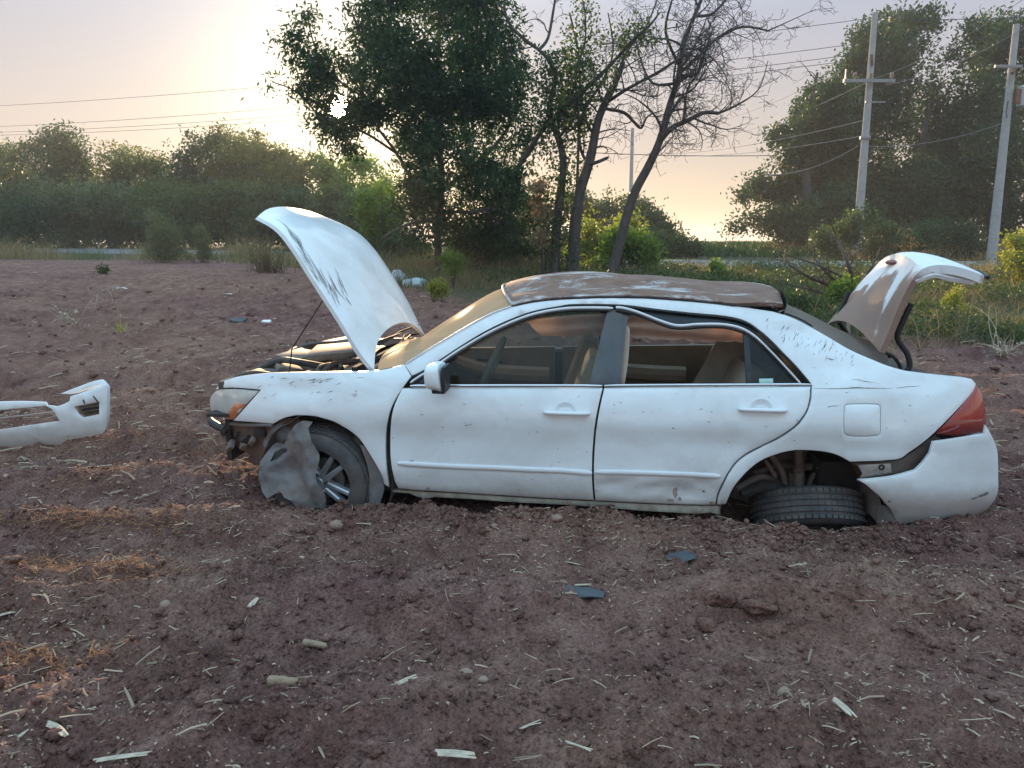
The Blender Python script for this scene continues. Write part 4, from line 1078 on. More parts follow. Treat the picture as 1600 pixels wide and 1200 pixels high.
fuel = [(1319, 640), (1320.5, 633.5), (1327, 631.5), (1347, 631), (1369, 631.5), (1375.5, 634), (1377, 641), (1377.5, 656), (1377, 673), (1374.5, 680), (1366, 682), (1347, 682.5), (1330, 682), (1322, 679.5), (1319, 672), (1318.5, 656)]
panel('side_frame', side_frame, M_PAINT, k=3, holes=[fuel], step=.036)
panel('fuel_door', fuel, M_PAINT, ins=.0028, k=4)
fd = [(628, 606.8, 1), (660, 606.6), (700, 606.4), (800, 606.2), (942, 606.6, 1), (936, 632), (932, 652), (929, 673), (927, 695), (925.8, 715), (925.5, 750), (928, 782, 1), (885, 780.3), (840, 778), (790, 775), (735, 771.5), (690, 768.5), (647, 766), (622, 763, 1), (616.5, 752, 1), (612, 733), (609.5, 713), (609, 693), (609.5, 672), (611.5, 650), (617, 630)]
door_f = panel('front_door', fd, M_PAINT, k=3)
rd = [(944, 606.6, 1), (1050, 605.5), (1267, 604, 1), (1265.5, 622), (1260, 642), (1253, 653), (1244, 664), (1229, 675.5), (1213, 685.5), (1194, 695), (1175, 704.5), (1161, 713), (1148.5, 724), (1136.5, 741), (1127.5, 759), (1122.5, 770), (1119.5, 781), (1118.5, 789, 1), (1100, 789.2), (1079, 789), (1045, 788), (1007, 786.5), (965, 784.5), (930, 782.5, 1), (927.5, 750), (928, 715), (931, 673), (938, 632)]
door_r = panel('rear_door', rd, M_PAINT, k=3, step=.03, label='dented rear door')
bumper_r = [(1458.5, 690.5, 1), (1490, 686), (1539, 678, 1), (1541, 664.5, 1), (1550, 680), (1557.5, 698), (1560, 714), (1561, 740), (1561, 760), (1558.5, 775), (1549, 789), (1529, 803.5), (1483, 810.5), (1440, 815.5), (1404, 820, 1), (1396, 806), (1391, 796), (1384, 788), (1374, 776), (1364.5, 768), (1353, 758), (1340, 750, 1), (1370, 747.5), (1399, 743.5), (1430, 735, 1), (1442, 723), (1453, 708, 1)]
def Wb(l, z): return Wf(min(l, 4.05), z) - .012 + .05 * max(0, (.30 - z) / .3) ** 2 + (.17 * ((l - 4.2) / .65) ** 2.6 if l > 4.2 else 0)
panel('rear_bumper', bumper_r, M_PAINT, k=4, wf=Wb, label='rear bumper cover pulled loose at its front corner')
# taillight
tl_pts = [(1526, 602, 1), (1533, 612), (1538, 626), (1541, 645), (1541, 662), (1537.5, 675, 1), (1514, 679.5), (1488, 681), (1462.5, 678, 1), (1480, 659), (1500, 637), (1516, 617)]
tail = panel('taillight', tl_pts, M_RED, k=4, off=.004, dent=False)
tl2 = [(1482, 657, 1), (1510, 655), (1540, 655, 1), (1541, 664), (1537, 674, 1), (1514, 678.5), (1490, 680), (1464, 677.5, 1)]
panel('taillight_lower_lens', tl2, M_REDD, parent=tail, k=3, off=.001, thick=.006, dent=False)
# headlight
hl_pts = [(336.5, 611, 1), (348, 608), (372, 608), (404.5, 611, 1), (363, 656.5, 1), (346, 654), (335, 650), (329, 641), (327, 630), (329, 620)]
def Wh(l, z): return Wf(l, z) + .006
head = panel('headlight', hl_pts, M_HLENS, k=4, wf=Wh, dent=False)
panel('headlight_reflector', [(340, 614, 1), (400, 613, 1), (362, 652, 1), (336, 646, 1), (332, 632)], M_CHROME, parent=head, k=3, wf=lambda l, z: Wf(l, z) + .07, dent=False, ins=0)
panel('turn_signal', [(366, 630.5, 1), (384, 631.5, 1), (364, 656, 1), (350, 653, 1)], M_AMBER, parent=head, k=2, off=.003, thick=.01, dent=False, ins=0)
# sill
sill = [(612, 766, 1), (640, 767.5), (735, 773), (840, 779.5), (928, 783.8), (1007, 788), (1079, 790.5), (1126, 791, 1), (1124.5, 805, 1), (1110, 801, 1), (1085, 803), (1050, 801, 1), (1000, 798), (900, 790), (800, 785), (735, 780), (680, 777, 1), (668, 779, 1), (652, 776.5, 1), (640, 771, 1), (613, 769, 1)]
panel('sill', sill, M_CREAM, k=3, off=.020, wf=lambda l, z: Wf(l, max(z, .1)), thick=.06, ins=0, label='chipped, dusty sill with bent lower lip')
# side mouldings
def strip(name, pts, r, mat, parent, out=.012, flat=.5):
    P = []
    for px, py in pts:
        l_, z_ = S(px, py); P.append(Vector((l_, Wf(l_, z_) - out + dents(l_, z_), z_)))
    P, R = smooth_path(P, [r] * len(P), 4)
    mb = MB(); n = 8; vs = []
    R[0] *= .6; R[-1] *= .6
    for i, p in enumerate(P):
        for j in range(n):
            t = 2 * math.pi * j / n; vs.append(p + Vector((0, -math.cos(t) * R[i] * flat, math.sin(t) * R[i])))
    k = len(P)
    mb.add(vs, [(i * n + j, i * n + (j + 1) % n, (i + 1) * n + (j + 1) % n, (i + 1) * n + j) for i in range(k - 1) for j in range(n)] + [tuple(range(n)), tuple((k - 1) * n + j for j in range(n))])
    return mb.build(name, mat, parent, angle=60)
strip('side_moulding', [(622, 723.5), (700, 728), (780, 731), (830, 733.5), (880, 735.5), (925, 739.5)], .0155, M_TRIMW, door_f, out=.006)
strip('side_moulding', [(930, 737.5), (980, 738), (1030, 739.5), (1080, 741.5), (1125, 744)], .0145, M_TRIMW, door_r, out=.006)
# belt trims
strip('belt_trim', [(641, 603.2), (700, 603), (800, 602.8), (941, 603)], .0095, M_CHROME, door_f, out=.004)
strip('belt_trim', [(944, 602.8), (1050, 602), (1150, 601.5), (1268, 600.8)], .0085, M_CHROME, door_r, out=.004)
# window frames: painted strip + black seal
fr1 = [(641, 598), (655, 588.5), (672, 578), (717, 547), (770, 516.5), (826, 493), (875, 483), (915, 480.8), (958, 481.5)]
strip('window_frame', fr1, .0085, M_TRIMW, door_f, out=.002, flat=.8)
strip('window_seal', [(643, 601), (663, 588), (718, 551.5), (771, 521), (827, 497.2), (875, 487), (915, 484.8), (952, 485)], .0085, M_SEAL, door_f, out=-.006, flat=1)
strip('roof_seal', [(641, 592), (665, 578.5), (717, 543.5), (770, 512.5), (826, 489.5), (875, 479.5), (900, 477), (972, 477.5)], .006, M_SEAL, car, out=-.008, flat=1)
fr2 = [(962, 480.5), (972, 481), (990, 485.5), (1008, 492), (1028, 500), (1049, 507), (1060, 508.8), (1072, 508.4), (1085, 507), (1101, 506.5), (1120, 506.5), (1138, 508), (1155, 512), (1170, 519), (1187, 532), (1212, 557), (1237, 584), (1251, 599.5)]
strip('window_frame', fr2, .0085, M_TRIMW, door_r, out=.004, flat=.8)['label'] = 'rear window frame bent down in the middle'
strip('window_seal', [(962, 485), (985, 489), (1008, 496.5), (1028, 504.8), (1049, 512), (1072, 513.3), (1101, 511), (1138, 512.5), (1168, 522)], .009, M_SEAL, door_r, out=-.008, flat=1)
strip('roof_seal', [(972, 478.5), (1025, 485), (1079, 491), (1133, 496.5), (1165, 504.5), (1187, 519), (1222, 552.5), (1246, 577), (1266, 600)], .008, M_SEAL, car, out=-.012, flat=1)
panel('gap_shade_sheet', [(975, 480, 1), (1025, 485), (1079, 491), (1133, 496), (1165, 504), (1190, 522, 1), (1170, 516, 1), (1138, 509), (1101, 508), (1072, 510), (1049, 508), (1028, 501), (1008, 493), (985, 486, 1)], M_SEAL, parent=door_r, k=3, off=.03, dent=False, ins=0, thick=.01)  # black sheet added behind the bent frame, standing in for shade
# pillars and glass
panel('window_pillar', [(949, 485, 1), (974, 484, 1), (966, 601, 1), (921, 601, 1)], M_DARKG, parent=door_f, k=2, off=.012, dent=False, ins=0, thick=.05)
panel('window_pillar', [(960, 484, 1), (985, 488, 1), (979, 505, 1), (970, 601, 1), (958, 601, 1)], M_DARKG, parent=door_r, k=2, off=.022, dent=False, ins=0, thick=.06)
panel('window_pillar', [(1161, 516, 1), (1170, 521, 1), (1176, 601, 1), (1167, 601, 1)], M_BLACK, parent=door_r, k=2, off=.010, dent=False, ins=0, thick=.02)
panel('window_glass', [(645, 602, 1), (672, 585), (718, 553), (771, 521), (827, 497), (875, 487), (915, 484), (951, 484, 1), (925, 602, 1)], M_GLASS, parent=door_f, k=3, off=.020, dent=False, ins=0, thick=.004, step=.12, rim=.02)
panel('quarter_glass', [(1168, 519, 1), (1187, 537), (1212, 562), (1237, 589), (1248, 602, 1), (1174, 602, 1)], M_QGLASS, parent=door_r, k=3, off=.016, dent=False, ins=0, thick=.004, step=.12, rim=.02)
panel('window_sticker', [(1186, 592, 1), (1208, 591.5, 1), (1208.5, 598.5, 1), (1187, 599, 1)], simple('pale_sticker', (0.38, 0.55, 0.50), .6, var=.1), parent=door_r, k=1, off=.012, dent=False, ins=0, thick=.001)
panel('mirror_triangle', [(641, 601, 1), (672, 580, 1), (676, 602, 1)], M_BLACK, parent=door_f, k=1, off=.006, dent=False, ins=0)
# door handles with their cups
def handle(px, py, parent, key):
    l_, z_ = S(px, py); w_ = Wf(l_, z_) + dents(l_, z_)
    cup = MB(); rows = []
    for a_ in np.linspace(0, math.pi * 2, 25):
        rows.append([Vector((l_ - .006 + math.cos(a_) * .058 * f, w_ - .0006 + (1 - f) * .012, z_ + .006 + math.sin(a_) * .052 * f)) for f in (1.0, .8, .4, .01)])
    cup.grid(rows).build('handle_cup', M_PAINT, parent)
    mb = MB(); P = [Vector((l_ - .125, w_ - .004, z_)), Vector((l_ - .10, w_ - .022, z_)), Vector((l_ - .04, w_ - .030, z_ + .001)), Vector((l_ + .04, w_ - .030, z_)), Vector((l_ + .10, w_ - .022, z_ - .001)), Vector((l_ + .128, w_ - .004, z_ - .002))]
    P, R = smooth_path(P, [.010, .015, .0165, .0165, .016, .011], 4)
    mb.tube(P, R, 10, flat=.8); h = mb.build('door_handle', M_TRIMW, parent, angle=60)
    if key:
        mb = MB().lathe([(0, -.032), (.0055, -.032), (.0055, -.02)], 12, Matrix.Translation((l_ + .108, w_, z_)) @ Matrix.Rotation(math.pi / 2, 4, 'X') @ Matrix.Scale(-1, 4, (0, 0, 1)))
        o = mb.build('lock', M_SEAL, parent)
handle(885, 644.5, door_f, True); handle(1191, 639.5, door_r, False)
# mirror
def mirror_():
    c = Sw(684, 588, -.10)
    mb = MB(); rows = []
    for i in range(13):
        v = math.pi * i / 12
        row = []
        for j in range(21):
            u = 2 * math.pi * j / 20
            x = math.cos(u) * math.sin(v); y = math.sin(u) * math.sin(v); z = math.cos(v)
            sq = lambda t: math.copysign(abs(t) ** .62, t)
            X = sq(x) * .062 * (1 - .12 * z); Yy = sq(y) * .10; Z = sq(z) * .080
            if X > .03: X = .03 + (X - .03) * .15
            row.append(Vector((c.x + X + .10 * Yy - .012 * z, c.y + Yy, c.z + Z * (1 - .1 * (x < 0)))))
        rows.append(row)
    cap = mb.grid(rows).build('side_mirror', M_PAINT, door_f, angle=70)
    mb = MB(); mb.box((c.x + .045, c.y, c.z - .004), (.02, .17, .135), bev=.008); mb.box((c.x + .012, c.y + .02, c.z - .074), (.075, .16, .03), bev=.01)
    mb.tube([(c.x + .01, c.y + .05, c.z - .06), (c.x + .0, c.y + .12, c.z - .07), (c.x - .02, c.y + .19, c.z - .075)], [.03, .028, .03], 8)
    mb.build('mirror_housing', M_BLACK, cap)
mirror_()

# ---- far side panels (mirrored shells)
def far_panel(name, pts, mat, k=3, holes=(), step=.09):
    loop = [Vector(S(p.x, p.y)) for p in outline(pts, k)]
    bm = sheet(inset(clean(loop), .002), [], lambda l, z: Wf(l, z), step, .012, .022)
    for v in bm.verts: v.co.y = WIDTH - v.co.y
    bmesh.ops.reverse_faces(bm, faces=bm.faces)
    me = bpy.data.meshes.new(name); bm.to_mesh(me); bm.free(); return link(name, me, mat, car)
far_panel('front_fender', fender, M_PAINT)
fsf = far_panel('side_frame', side_frame, M_PAINT)
far_fd = far_panel('front_door', fd, M_PAINT); far_rd = far_panel('rear_door', rd, M_PAINT)
def Wfar(l, z): return WIDTH - Wf(l, z)
def far_fill(name, pts, mat, parent, inw=.02, th=.01, k=3):
    loop = [Vector(S(p.x, p.y)) for p in outline(pts, k)]
    bm = sheet(clean(loop), [], lambda l, z: WIDTH - Wf(l, z) - inw, .12, .02, th, 0)
    me = bpy.data.meshes.new(name); bm.to_mesh(me); bm.free(); return link(name, me, mat, parent)
far_fill('window_glass', [(645, 602, 1), (672, 585), (718, 553), (771, 521), (827, 497), (875, 487), (915, 484), (965, 484, 1), (965, 602, 1)], M_FARG, far_fd)
far_fill('window_glass', [(966, 484, 1), (1100, 497), (1160, 508), (1187, 525), (1248, 602, 1), (966, 602, 1)], M_FARG, far_rd)
far_fill('window_pillar', [(945, 478, 1), (985, 480, 1), (990, 606, 1), (940, 606, 1)], M_FLOORB, far_rd, .05, .03)
# ---- rails used by roof, windscreen and rear window
def rail(px, py, off=0.0):
    l_, z_ = S(px, py, off); return Vector((l_, Wf(l_, z_) + off, z_))
def lerp_path(pts, n):
    P, _ = smooth_path(pts, [0] * len(pts), 6)
    d = [0]
    for a_, b_ in zip(P, P[1:]): d.append(d[-1] + (b_ - a_).length)
    out = []
    for i in range(n):
        t = d[-1] * i / (n - 1); j = max(k for k in range(len(d)) if d[k] <= t + 1e-9); j = min(j, len(P) - 2)
        f = (t - d[j]) / max(1e-9, d[j + 1] - d[j]); out.append(P[j].lerp(P[j + 1], f))
    return out
def far_of(p): return Vector((p.x, WIDTH - p.y, p.z))
def across(pn, pf, bul, nseg, axis=Vector((0, 0, 1)), pw=2.0):
    """near and far edge point joined by a bowed line"""
    out = []
    for j in range(nseg + 1):
        t = j / nseg; q = pn.lerp(pf, t); s = 1 - abs(2 * t - 1) ** pw
        out.append(q + axis * bul * s)
    return out
# roof
rp_ = lerp_path([rail(799, 479), rail(835, 470.5), rail(880, 465.8), rail(945, 463.6), rail(1000, 463.8), rail(1061, 467.3), rail(1115, 472.5), rail(1151, 477), rail(1190, 482), rail(1222, 488)], 34)
rows = []
for i, p in enumerate(rp_):
    f = i / (len(rp_) - 1)
    q = p.copy(); q.y -= .006; q.z += .008
    lift = .040 * sstep(.80, 1.0, f)
    q.z += float(lift)
    pf = far_of(p); pf.z += .02 + float(lift) * .6
    crown = .100 * (0.62 + .38 * math.sin(math.pi * min(1, .25 + f * .75)))
    line = across(q, pf, crown, 26, pw=2.2)
    xs_sh = -.09 * (1 - f) ** 3
    for j, v in enumerate(line):
        t = j / 26; s = 1 - (2 * t - 1) ** 2
        v.x += xs_sh * s + (.07 * s) * max(0, f - .9) * 8
        v.z += .004 * math.sin(v.x * 9 + 2 * math.sin(v.y * 6)) * s + .012 * abs(2 * float(vnoise(v.x * 2.1, v.y * 3.5, 61)) - 1) * s + .010 * math.sin(v.x * 4.3 + v.y * 5) * s
        v.z -= .028 * math.exp(-((v.x - 2.35) / .35) ** 2 - ((v.y - .55) / .10) ** 2) + .016 * math.exp(-((v.x - 2.9) / .3) ** 2 - ((v.y - .5) / .07) ** 2)
    rows.append(line)
mb = MB(); mb.grid(rows)
edge = [r[0] for r in rows]; mb.grid([edge, [e_ + Vector((0, .012, -.022)) for e_ in edge]])
re = rows[-1]; mb.grid([re, [e_ + Vector((.012, 0, -.035)) for e_ in re], [e_ + Vector((-.02, 0, -.05)) for e_ in re]])
roof = mb.build('roof', M_DUSTY, car, angle=50); roof['label'] = 'dusty, buckled roof panel lifted at its rear corner'
# pale peeling edge of the lifted corner and the dark slot under it
def quadstrip(name, a_, b_, mat, parent, off=0, th=.006):
    mb = MB(); mb.grid([[Vector(p) for p in a_], [Vector(p) for p in b_]])
    return mb.build(name, mat, parent)
sl = [rail(x, y, -.004) for x, y in ((1130, 474.5), (1160, 475), (1190, 475), (1221, 473.5))]; sl2 = [rail(x, y, -.004) for x, y in ((1130, 476), (1160, 478.5), (1190, 479.2), (1221, 478.5))]
quadstrip('roof_gap', sl, sl2, M_SEAL, roof)
ce = [rail(x, y, -.006) for x, y in ((1224, 457), (1228, 463), (1229, 478), (1224, 492))]; ce2 = [p + Vector((.03, .25, 0)) for p in ce]
quadstrip('roof_rear_channel', ce, ce2, M_BLACK, roof)
strip('roof_channel', [(800, 478.5), (835, 471.3), (880, 466.6), (945, 464.6), (1000, 464.8), (1061, 468.5), (1115, 473.6), (1151, 478)], .0055, M_SEAL, roof, out=.001, flat=.8)
# windscreen
wp = lerp_path([rail(590, 577), rail(632, 568), rail(665, 547.5), rail(700, 526.5), rail(735, 506), rail(770, 487.5), rail(799, 478)], 18)
rows = []
for i, p in enumerate(wp):
    f = i / (len(wp) - 1)
    pf = far_of(p); line = across(p + Vector((0, .012, -.004)), pf, 1.0, 24, Vector((-.10 * (1 - .2 * f), 0, .034 + .05 * f)), pw=2.3)
    rows.append(line)
ws = MB().grid(rows).build('windshield', M_WSHIELD, car); ws['label'] = 'windshield caked with dust, tinted orange for sunlight'
strip('windshield_trim', [(634, 568.2), (665, 548.5), (700, 527.5), (735, 507), (770, 488.7), (799, 478.6)], .005, M_TRIMW, ws, out=.004, flat=1)
hdr = across(rail(798, 479), far_of(rail(798, 479)), 1.0, 24, Vector((-.115, 0, .09)), pw=2.0)
MB().tube([p + Vector((.012, 0, .006)) for p in hdr], .009, 6).build('windshield_header', M_BARE, ws)
for k in range(2):   # wipers
    y0 = .45 + .62 * k
    a_ = Vector((.98 + .02 * k, y0, .84)); b_ = Vector((1.18, y0 + .55, .935))
    MB().tube([a_, a_.lerp(b_, .5) + Vector((0, 0, .02)), b_], [.009, .007, .004], 6).build('wiper', M_BLACK, car)
# rear window
rwp = lerp_path([rail(1210, 489), rail(1234, 496.5), rail(1265, 511.5), rail(1299, 531), rail(1330, 549), rail(1368, 565.5), rail(1386, 572.5)], 16)
rows = []
for i, p in enumerate(rwp):
    f = i / (len(rwp) - 1)
    rows.append(across(p + Vector((0, .02, -.008)), far_of(p) + Vector((0, -.02, -.008)), 1.0, 22, Vector((.07 + .10 * f, 0, .055)), pw=2.2))
MB().grid(rows).build('rear_window', M_RWIN, car)
strip('rear_window_trim', [(1225, 489), (1250, 498.5), (1270, 510)], .006, M_BLACK, car, out=.0)
# far C pillar top edge strip, seen past the roof
pf = [far_of(rail(x, y)) + Vector((0, 0, .03)) for x, y in ((1190, 484), (1234, 494), (1265, 508), (1299, 528))]
MB().tube(pf, [.02] * 4, 6).build('far_pillar_trim', M_PAINT, fsf)

# ---- hood
def H3(px, py, w): return Sw(px, py, w)
hn = lerp_path([H3(584, 579, .14), H3(560, 549, .10), H3(534, 505, .08), H3(508, 464, .07), H3(486, 429, .07), H3(460, 388, .09), H3(434, 357, .13), H3(402, 338.5, .20)], 30)
hinge0 = hn[0]
HOODT = []
rows = []
NT = 26
for i, p in enumerate(hn):
    f = i / (len(hn) - 1)
    row = []
    for j in range(NT + 1):
        t = j / NT; s = 1 - (2 * t - 1) ** 2
        # sample the profile at a shifted station: concave rear edge, bowed front edge
        sh = .165 * (1 - abs(2 * t - 1) ** 2.6)
        ff = f * (1 - sh) + sh
        q = ff * (len(hn) - 1); a_ = int(min(q, len(hn) - 2)); q = hn[a_].lerp(hn[a_ + 1], q - a_)
        wn = q.y; yy = wn + (WIDTH - 2 * wn) * t
        nx, nz = .78, .62
        cr = .030 * (1 - (2 * t - 1) ** 4) + .02 * s
        ext = .13 * s * f ** 3
        d_ = (hn[-1] - hn[-2]).normalized()
        v = Vector((q.x + nx * cr + d_.x * ext, yy, q.z + nz * cr + d_.z * ext * 1.2))
        v.x += .0025 * math.sin(v.y * 11 + v.z * 7)
        row.append(v)
    rows.append(row)
mb = MB(); mb.grid(rows)
under = [[v + Vector((-.018, 0, -.014)) for v in r] for r in rows]
mb.grid(under, 1)
per = rows[0] + [r[-1] for r in rows[1:]] + rows[-1][::-1][1:] + [r[0] for r in rows[::-1]][1:]
per2 = under[0] + [r[-1] for r in under[1:]] + under[-1][::-1][1:] + [r[0] for r in under[::-1]][1:]
mb.grid([per, per2])
hoodrows = rows
hood = mb.build('hood', [M_HOOD, M_BLACK], car, angle=40); hood['label'] = 'hood standing open, scratched along its near edge'
# underside frame of the hood
mb = MB()
for t in (.12, .88, .5):
    P = [rows[i][int(t * NT)] + Vector((-.04, 0, -.03)) for i in range(2, 29, 4)]
    mb.tube(P, .022, 6)
for i in (3, 26):
    mb.tube([rows[i][j] + Vector((-.04, 0, -.03)) for j in range(3, NT - 2, 3)], .022, 6)
mb.build('hood_inner_frame', M_TRIMW, hood)
MB().tube([H3(452, 585, .32), H3(456, 545, .30), H3(517, 450, .28)], [.004] * 3, 6).build('prop_rod', M_BLACK, car)

# ---- engine bay
def far_pt(px, py, w): return Sw(px, py, w)
mb = MB(); P = [Sw(374, 589, .42), Sw(430, 583.5, .16), Sw(500, 582, .10), Sw(560, 581.5, .09), Sw(603, 578, .09)]
mb.grid([[p for p in P], [p + Vector((0, .08, -.015)) for p in P], [p + Vector((0, .09, -.15)) for p in P]])
mb.build('fender_apron', M_BLACK, car)
P, R = smooth_path([Sw(374, 589, .50) + Vector((0, .5, 0)), Sw(428, 562, 1.55), Sw(473, 543, 1.70), Sw(508, 532, 1.74), Sw(548, 524.5, 1.75), Sw(585, 520, 1.76)], [.03] * 6, 5)
mb = MB(); mb.grid([[p + Vector((0, .05, -.06)) for p in P], P, [p + Vector((0, -.10, -.012)) for p in P], [p + Vector((0, -.13, -.12)) for p in P]])
mb.build('far_fender_edge', simple('grey_fender_lip', (.30, .29, .27), .5, var=.2, dust=.5), car)
mb = MB().box((.60, .9, .50), (.95, 1.35, .02)); mb.box((1.10, .9, .58), (.03, 1.5, .50)); mb.box((.22, .9, .42), (.03, 1.2, .45)); mb.build('engine_bay_panels', M_MUDD, car)
er = random.Random(9)
eng = MB().box((.62, .95, .60), (.42, .62, .20), bev=.04).box((.55, .95, .73), (.30, .44, .06), rot=(0, .12, .05), bev=.02).build('engine_block', M_TAN2, car)
for c_, s_, r_, m_, nm in [((.36, 1.35, .70), (.26, .28, .12), (0, .1, .2), M_ENG, 'air_box'), ((.42, .42, .66), (.20, .19, .20), (0, 0, 0), M_ENG, 'battery'), ((.78, .40, .70), (.16, .20, .10), (0, .1, .3), M_TAN2, 'fluid_reservoir'),
                       ((.86, 1.40, .72), (.22, .20, .12), (0, 0, .4), M_ENG, 'fuse_box'), ((.22, .90, .68), (.07, 1.25, .05), (0, 0, 0), M_ENG, 'radiator_support'), ((.50, .62, .745), (.16, .22, .04), (.1, .2, .6), M_TAN2, 'engine_cover'), ((.70, 1.0, .80), (.34, .36, .05), (.08, -.08, .1), M_TAN2, 'intake_cover'),
                       ((.46, .95, .775), (.20, .30, .035), (.05, .1, -.3), M_TAN2, 'heat_shield')]:
    MB().box(c_, s_, r_, bev=min(s_) * .25).build(nm, m_, car)
for pts_, r_ in [([(.30, .5, .72), (.45, .6, .79), (.62, .50, .80), (.80, .55, .76)], .022), ([(.30, 1.1, .74), (.42, 1.2, .80), (.60, 1.35, .80), (.85, 1.25, .80)], .028), ([(.84, .25, .72), (.88, .4, .80), (.98, .55, .80), (1.02, .8, .76)], .02),
                 ([(.86, .22, .74), (.82, .34, .79), (.90, .44, .80), (.95, .38, .78)], .016), ([(.2, .3, .68), (.3, .35, .73), (.42, .3, .76), (.52, .35, .74)], .015)]:
    P, R = smooth_path([Vector(p) for p in pts_], [r_] * len(pts_), 5); MB().tube(P, R, 8).build('hose', M_ENG, car)
# cowl with torn strips at the windshield foot
cow = across(rail(586, 580) + Vector((-.02, .05, -.05)), far_of(rail(586, 580)) + Vector((-.02, -.05, -.05)), 1.0, 20, Vector((-.19, 0, .045)))
mb = MB(); mb.grid([[p + Vector((-.16, 0, -.02)) for p in cow], [p + Vector((-.05, 0, -.01)) for p in cow], [p + Vector((.03, 0, .03)) for p in cow]])
cowl = mb.build('cowl_panel', simple('dusty_cowl', (.30, .20, .14), .8, var=.35, scale=20, dust=.6), car)
for k in range(9):
    a_ = cow[2 + k * 2 % 17] + Vector((er.uniform(-.10, -.02), er.uniform(-.03, .03), .02)); b_ = a_ + Vector((er.uniform(.0, .10), er.uniform(.15, .40), er.uniform(.02, .06)))
    MB().tube([a_, a_.lerp(b_, .5) + Vector((0, 0, .02)), b_], .006, 5).build('cowl_strip', M_TAN2 if k % 2 else M_BLACK, cowl)

# ---- nose structure exposed under the headlight
nose = [(346, 655, 1), (364, 659, 1), (426, 664, 1), (443, 657), (468, 656, 1), (470, 690), (450, 720), (415, 722, 1), (392, 712), (372, 700), (352, 690), (342, 672)]
panel('nose_undertray', nose, simple('brown_dirty_plastic', (.155, .105, .08), .85, var=.35, scale=12, bmp=.5), wf=lambda l, z: Wf(l, max(z, .3)) + .06 + .25 * max(0, .45 - z), k=4, ins=0, dent=False, thick=.05)
P = [Sw(327, 652, .50), Sw(331, 660, .47), Sw(342, 667, .42), Sw(352, 671, .36)]
MB().tube(P, [.016, .026, .026, .022], 8).build('bumper_beam', M_BLACK, car)
MB().tube([Sw(325, 648, .50), Sw(328, 656, .49)], [.010, .014], 6).build('beam_end', M_LINER, car)
P, R = smooth_path([Sw(350, 661, .36), Sw(380, 664, .22), Sw(412, 664, .10), Sw(426, 665, .07)], [.012] * 4, 4)
MB().tube(P, R, 6).build('bumper_bracket', M_LINER, car)
er2 = random.Random(4)
for k in range(7):
    c_ = Sw(352 + k * 9 + er2.uniform(-3, 3), 672 + er2.uniform(0, 26), .28 - .02 * k)
    MB().box(c_, (er2.uniform(.03, .08), .03, er2.uniform(.03, .07)), (er2.uniform(-1, 1),) * 3, bev=.008).build('crash_fragment', M_MUDW if k % 2 else M_MUDD, car)
MB().box((.50, .9, .32), (.20, 1.1, .40), bev=.05).build('radiator', M_MUDW, car)

# ---- wheel wells
def well(cpx, cpy, r, w0, w1, name, mat, a0=-20, a1=200):
    c = Sw(cpx, cpy, w0); mb = MB(); n = 22; ang = [math.radians(a0 + (a1 - a0) * i / n) for i in range(n + 1)]
    o_ = [Vector((c.x + r * math.cos(a), w0, c.z + r * math.sin(a))) for a in ang]
    i_ = [Vector((c.x + r * .96 * math.cos(a), w1, c.z + r * .96 * math.sin(a))) for a in ang]
    rows = []
    for k in range(5):
        f = k / 4; rows.append([a.lerp(b, f) + Vector((0, 0, .012 * math.sin(i * 1.7 + k * 2))) for i, (a, b) in enumerate(zip(o_, i_))])
    mb.grid(rows); mb.grid([i_, [Vector((c.x + .02 * (i - n / 2), w1 + .005, c.z - .25)) for i in range(n + 1)]])
    return mb.build(name, mat, car, angle=80), c
well(508, 750, .405, .035, .60, 'front_wheel_well', M_MUDW)
well(1250, 808, .44, .04, .62, 'rear_wheel_well', M_MUDW, -5, 185)
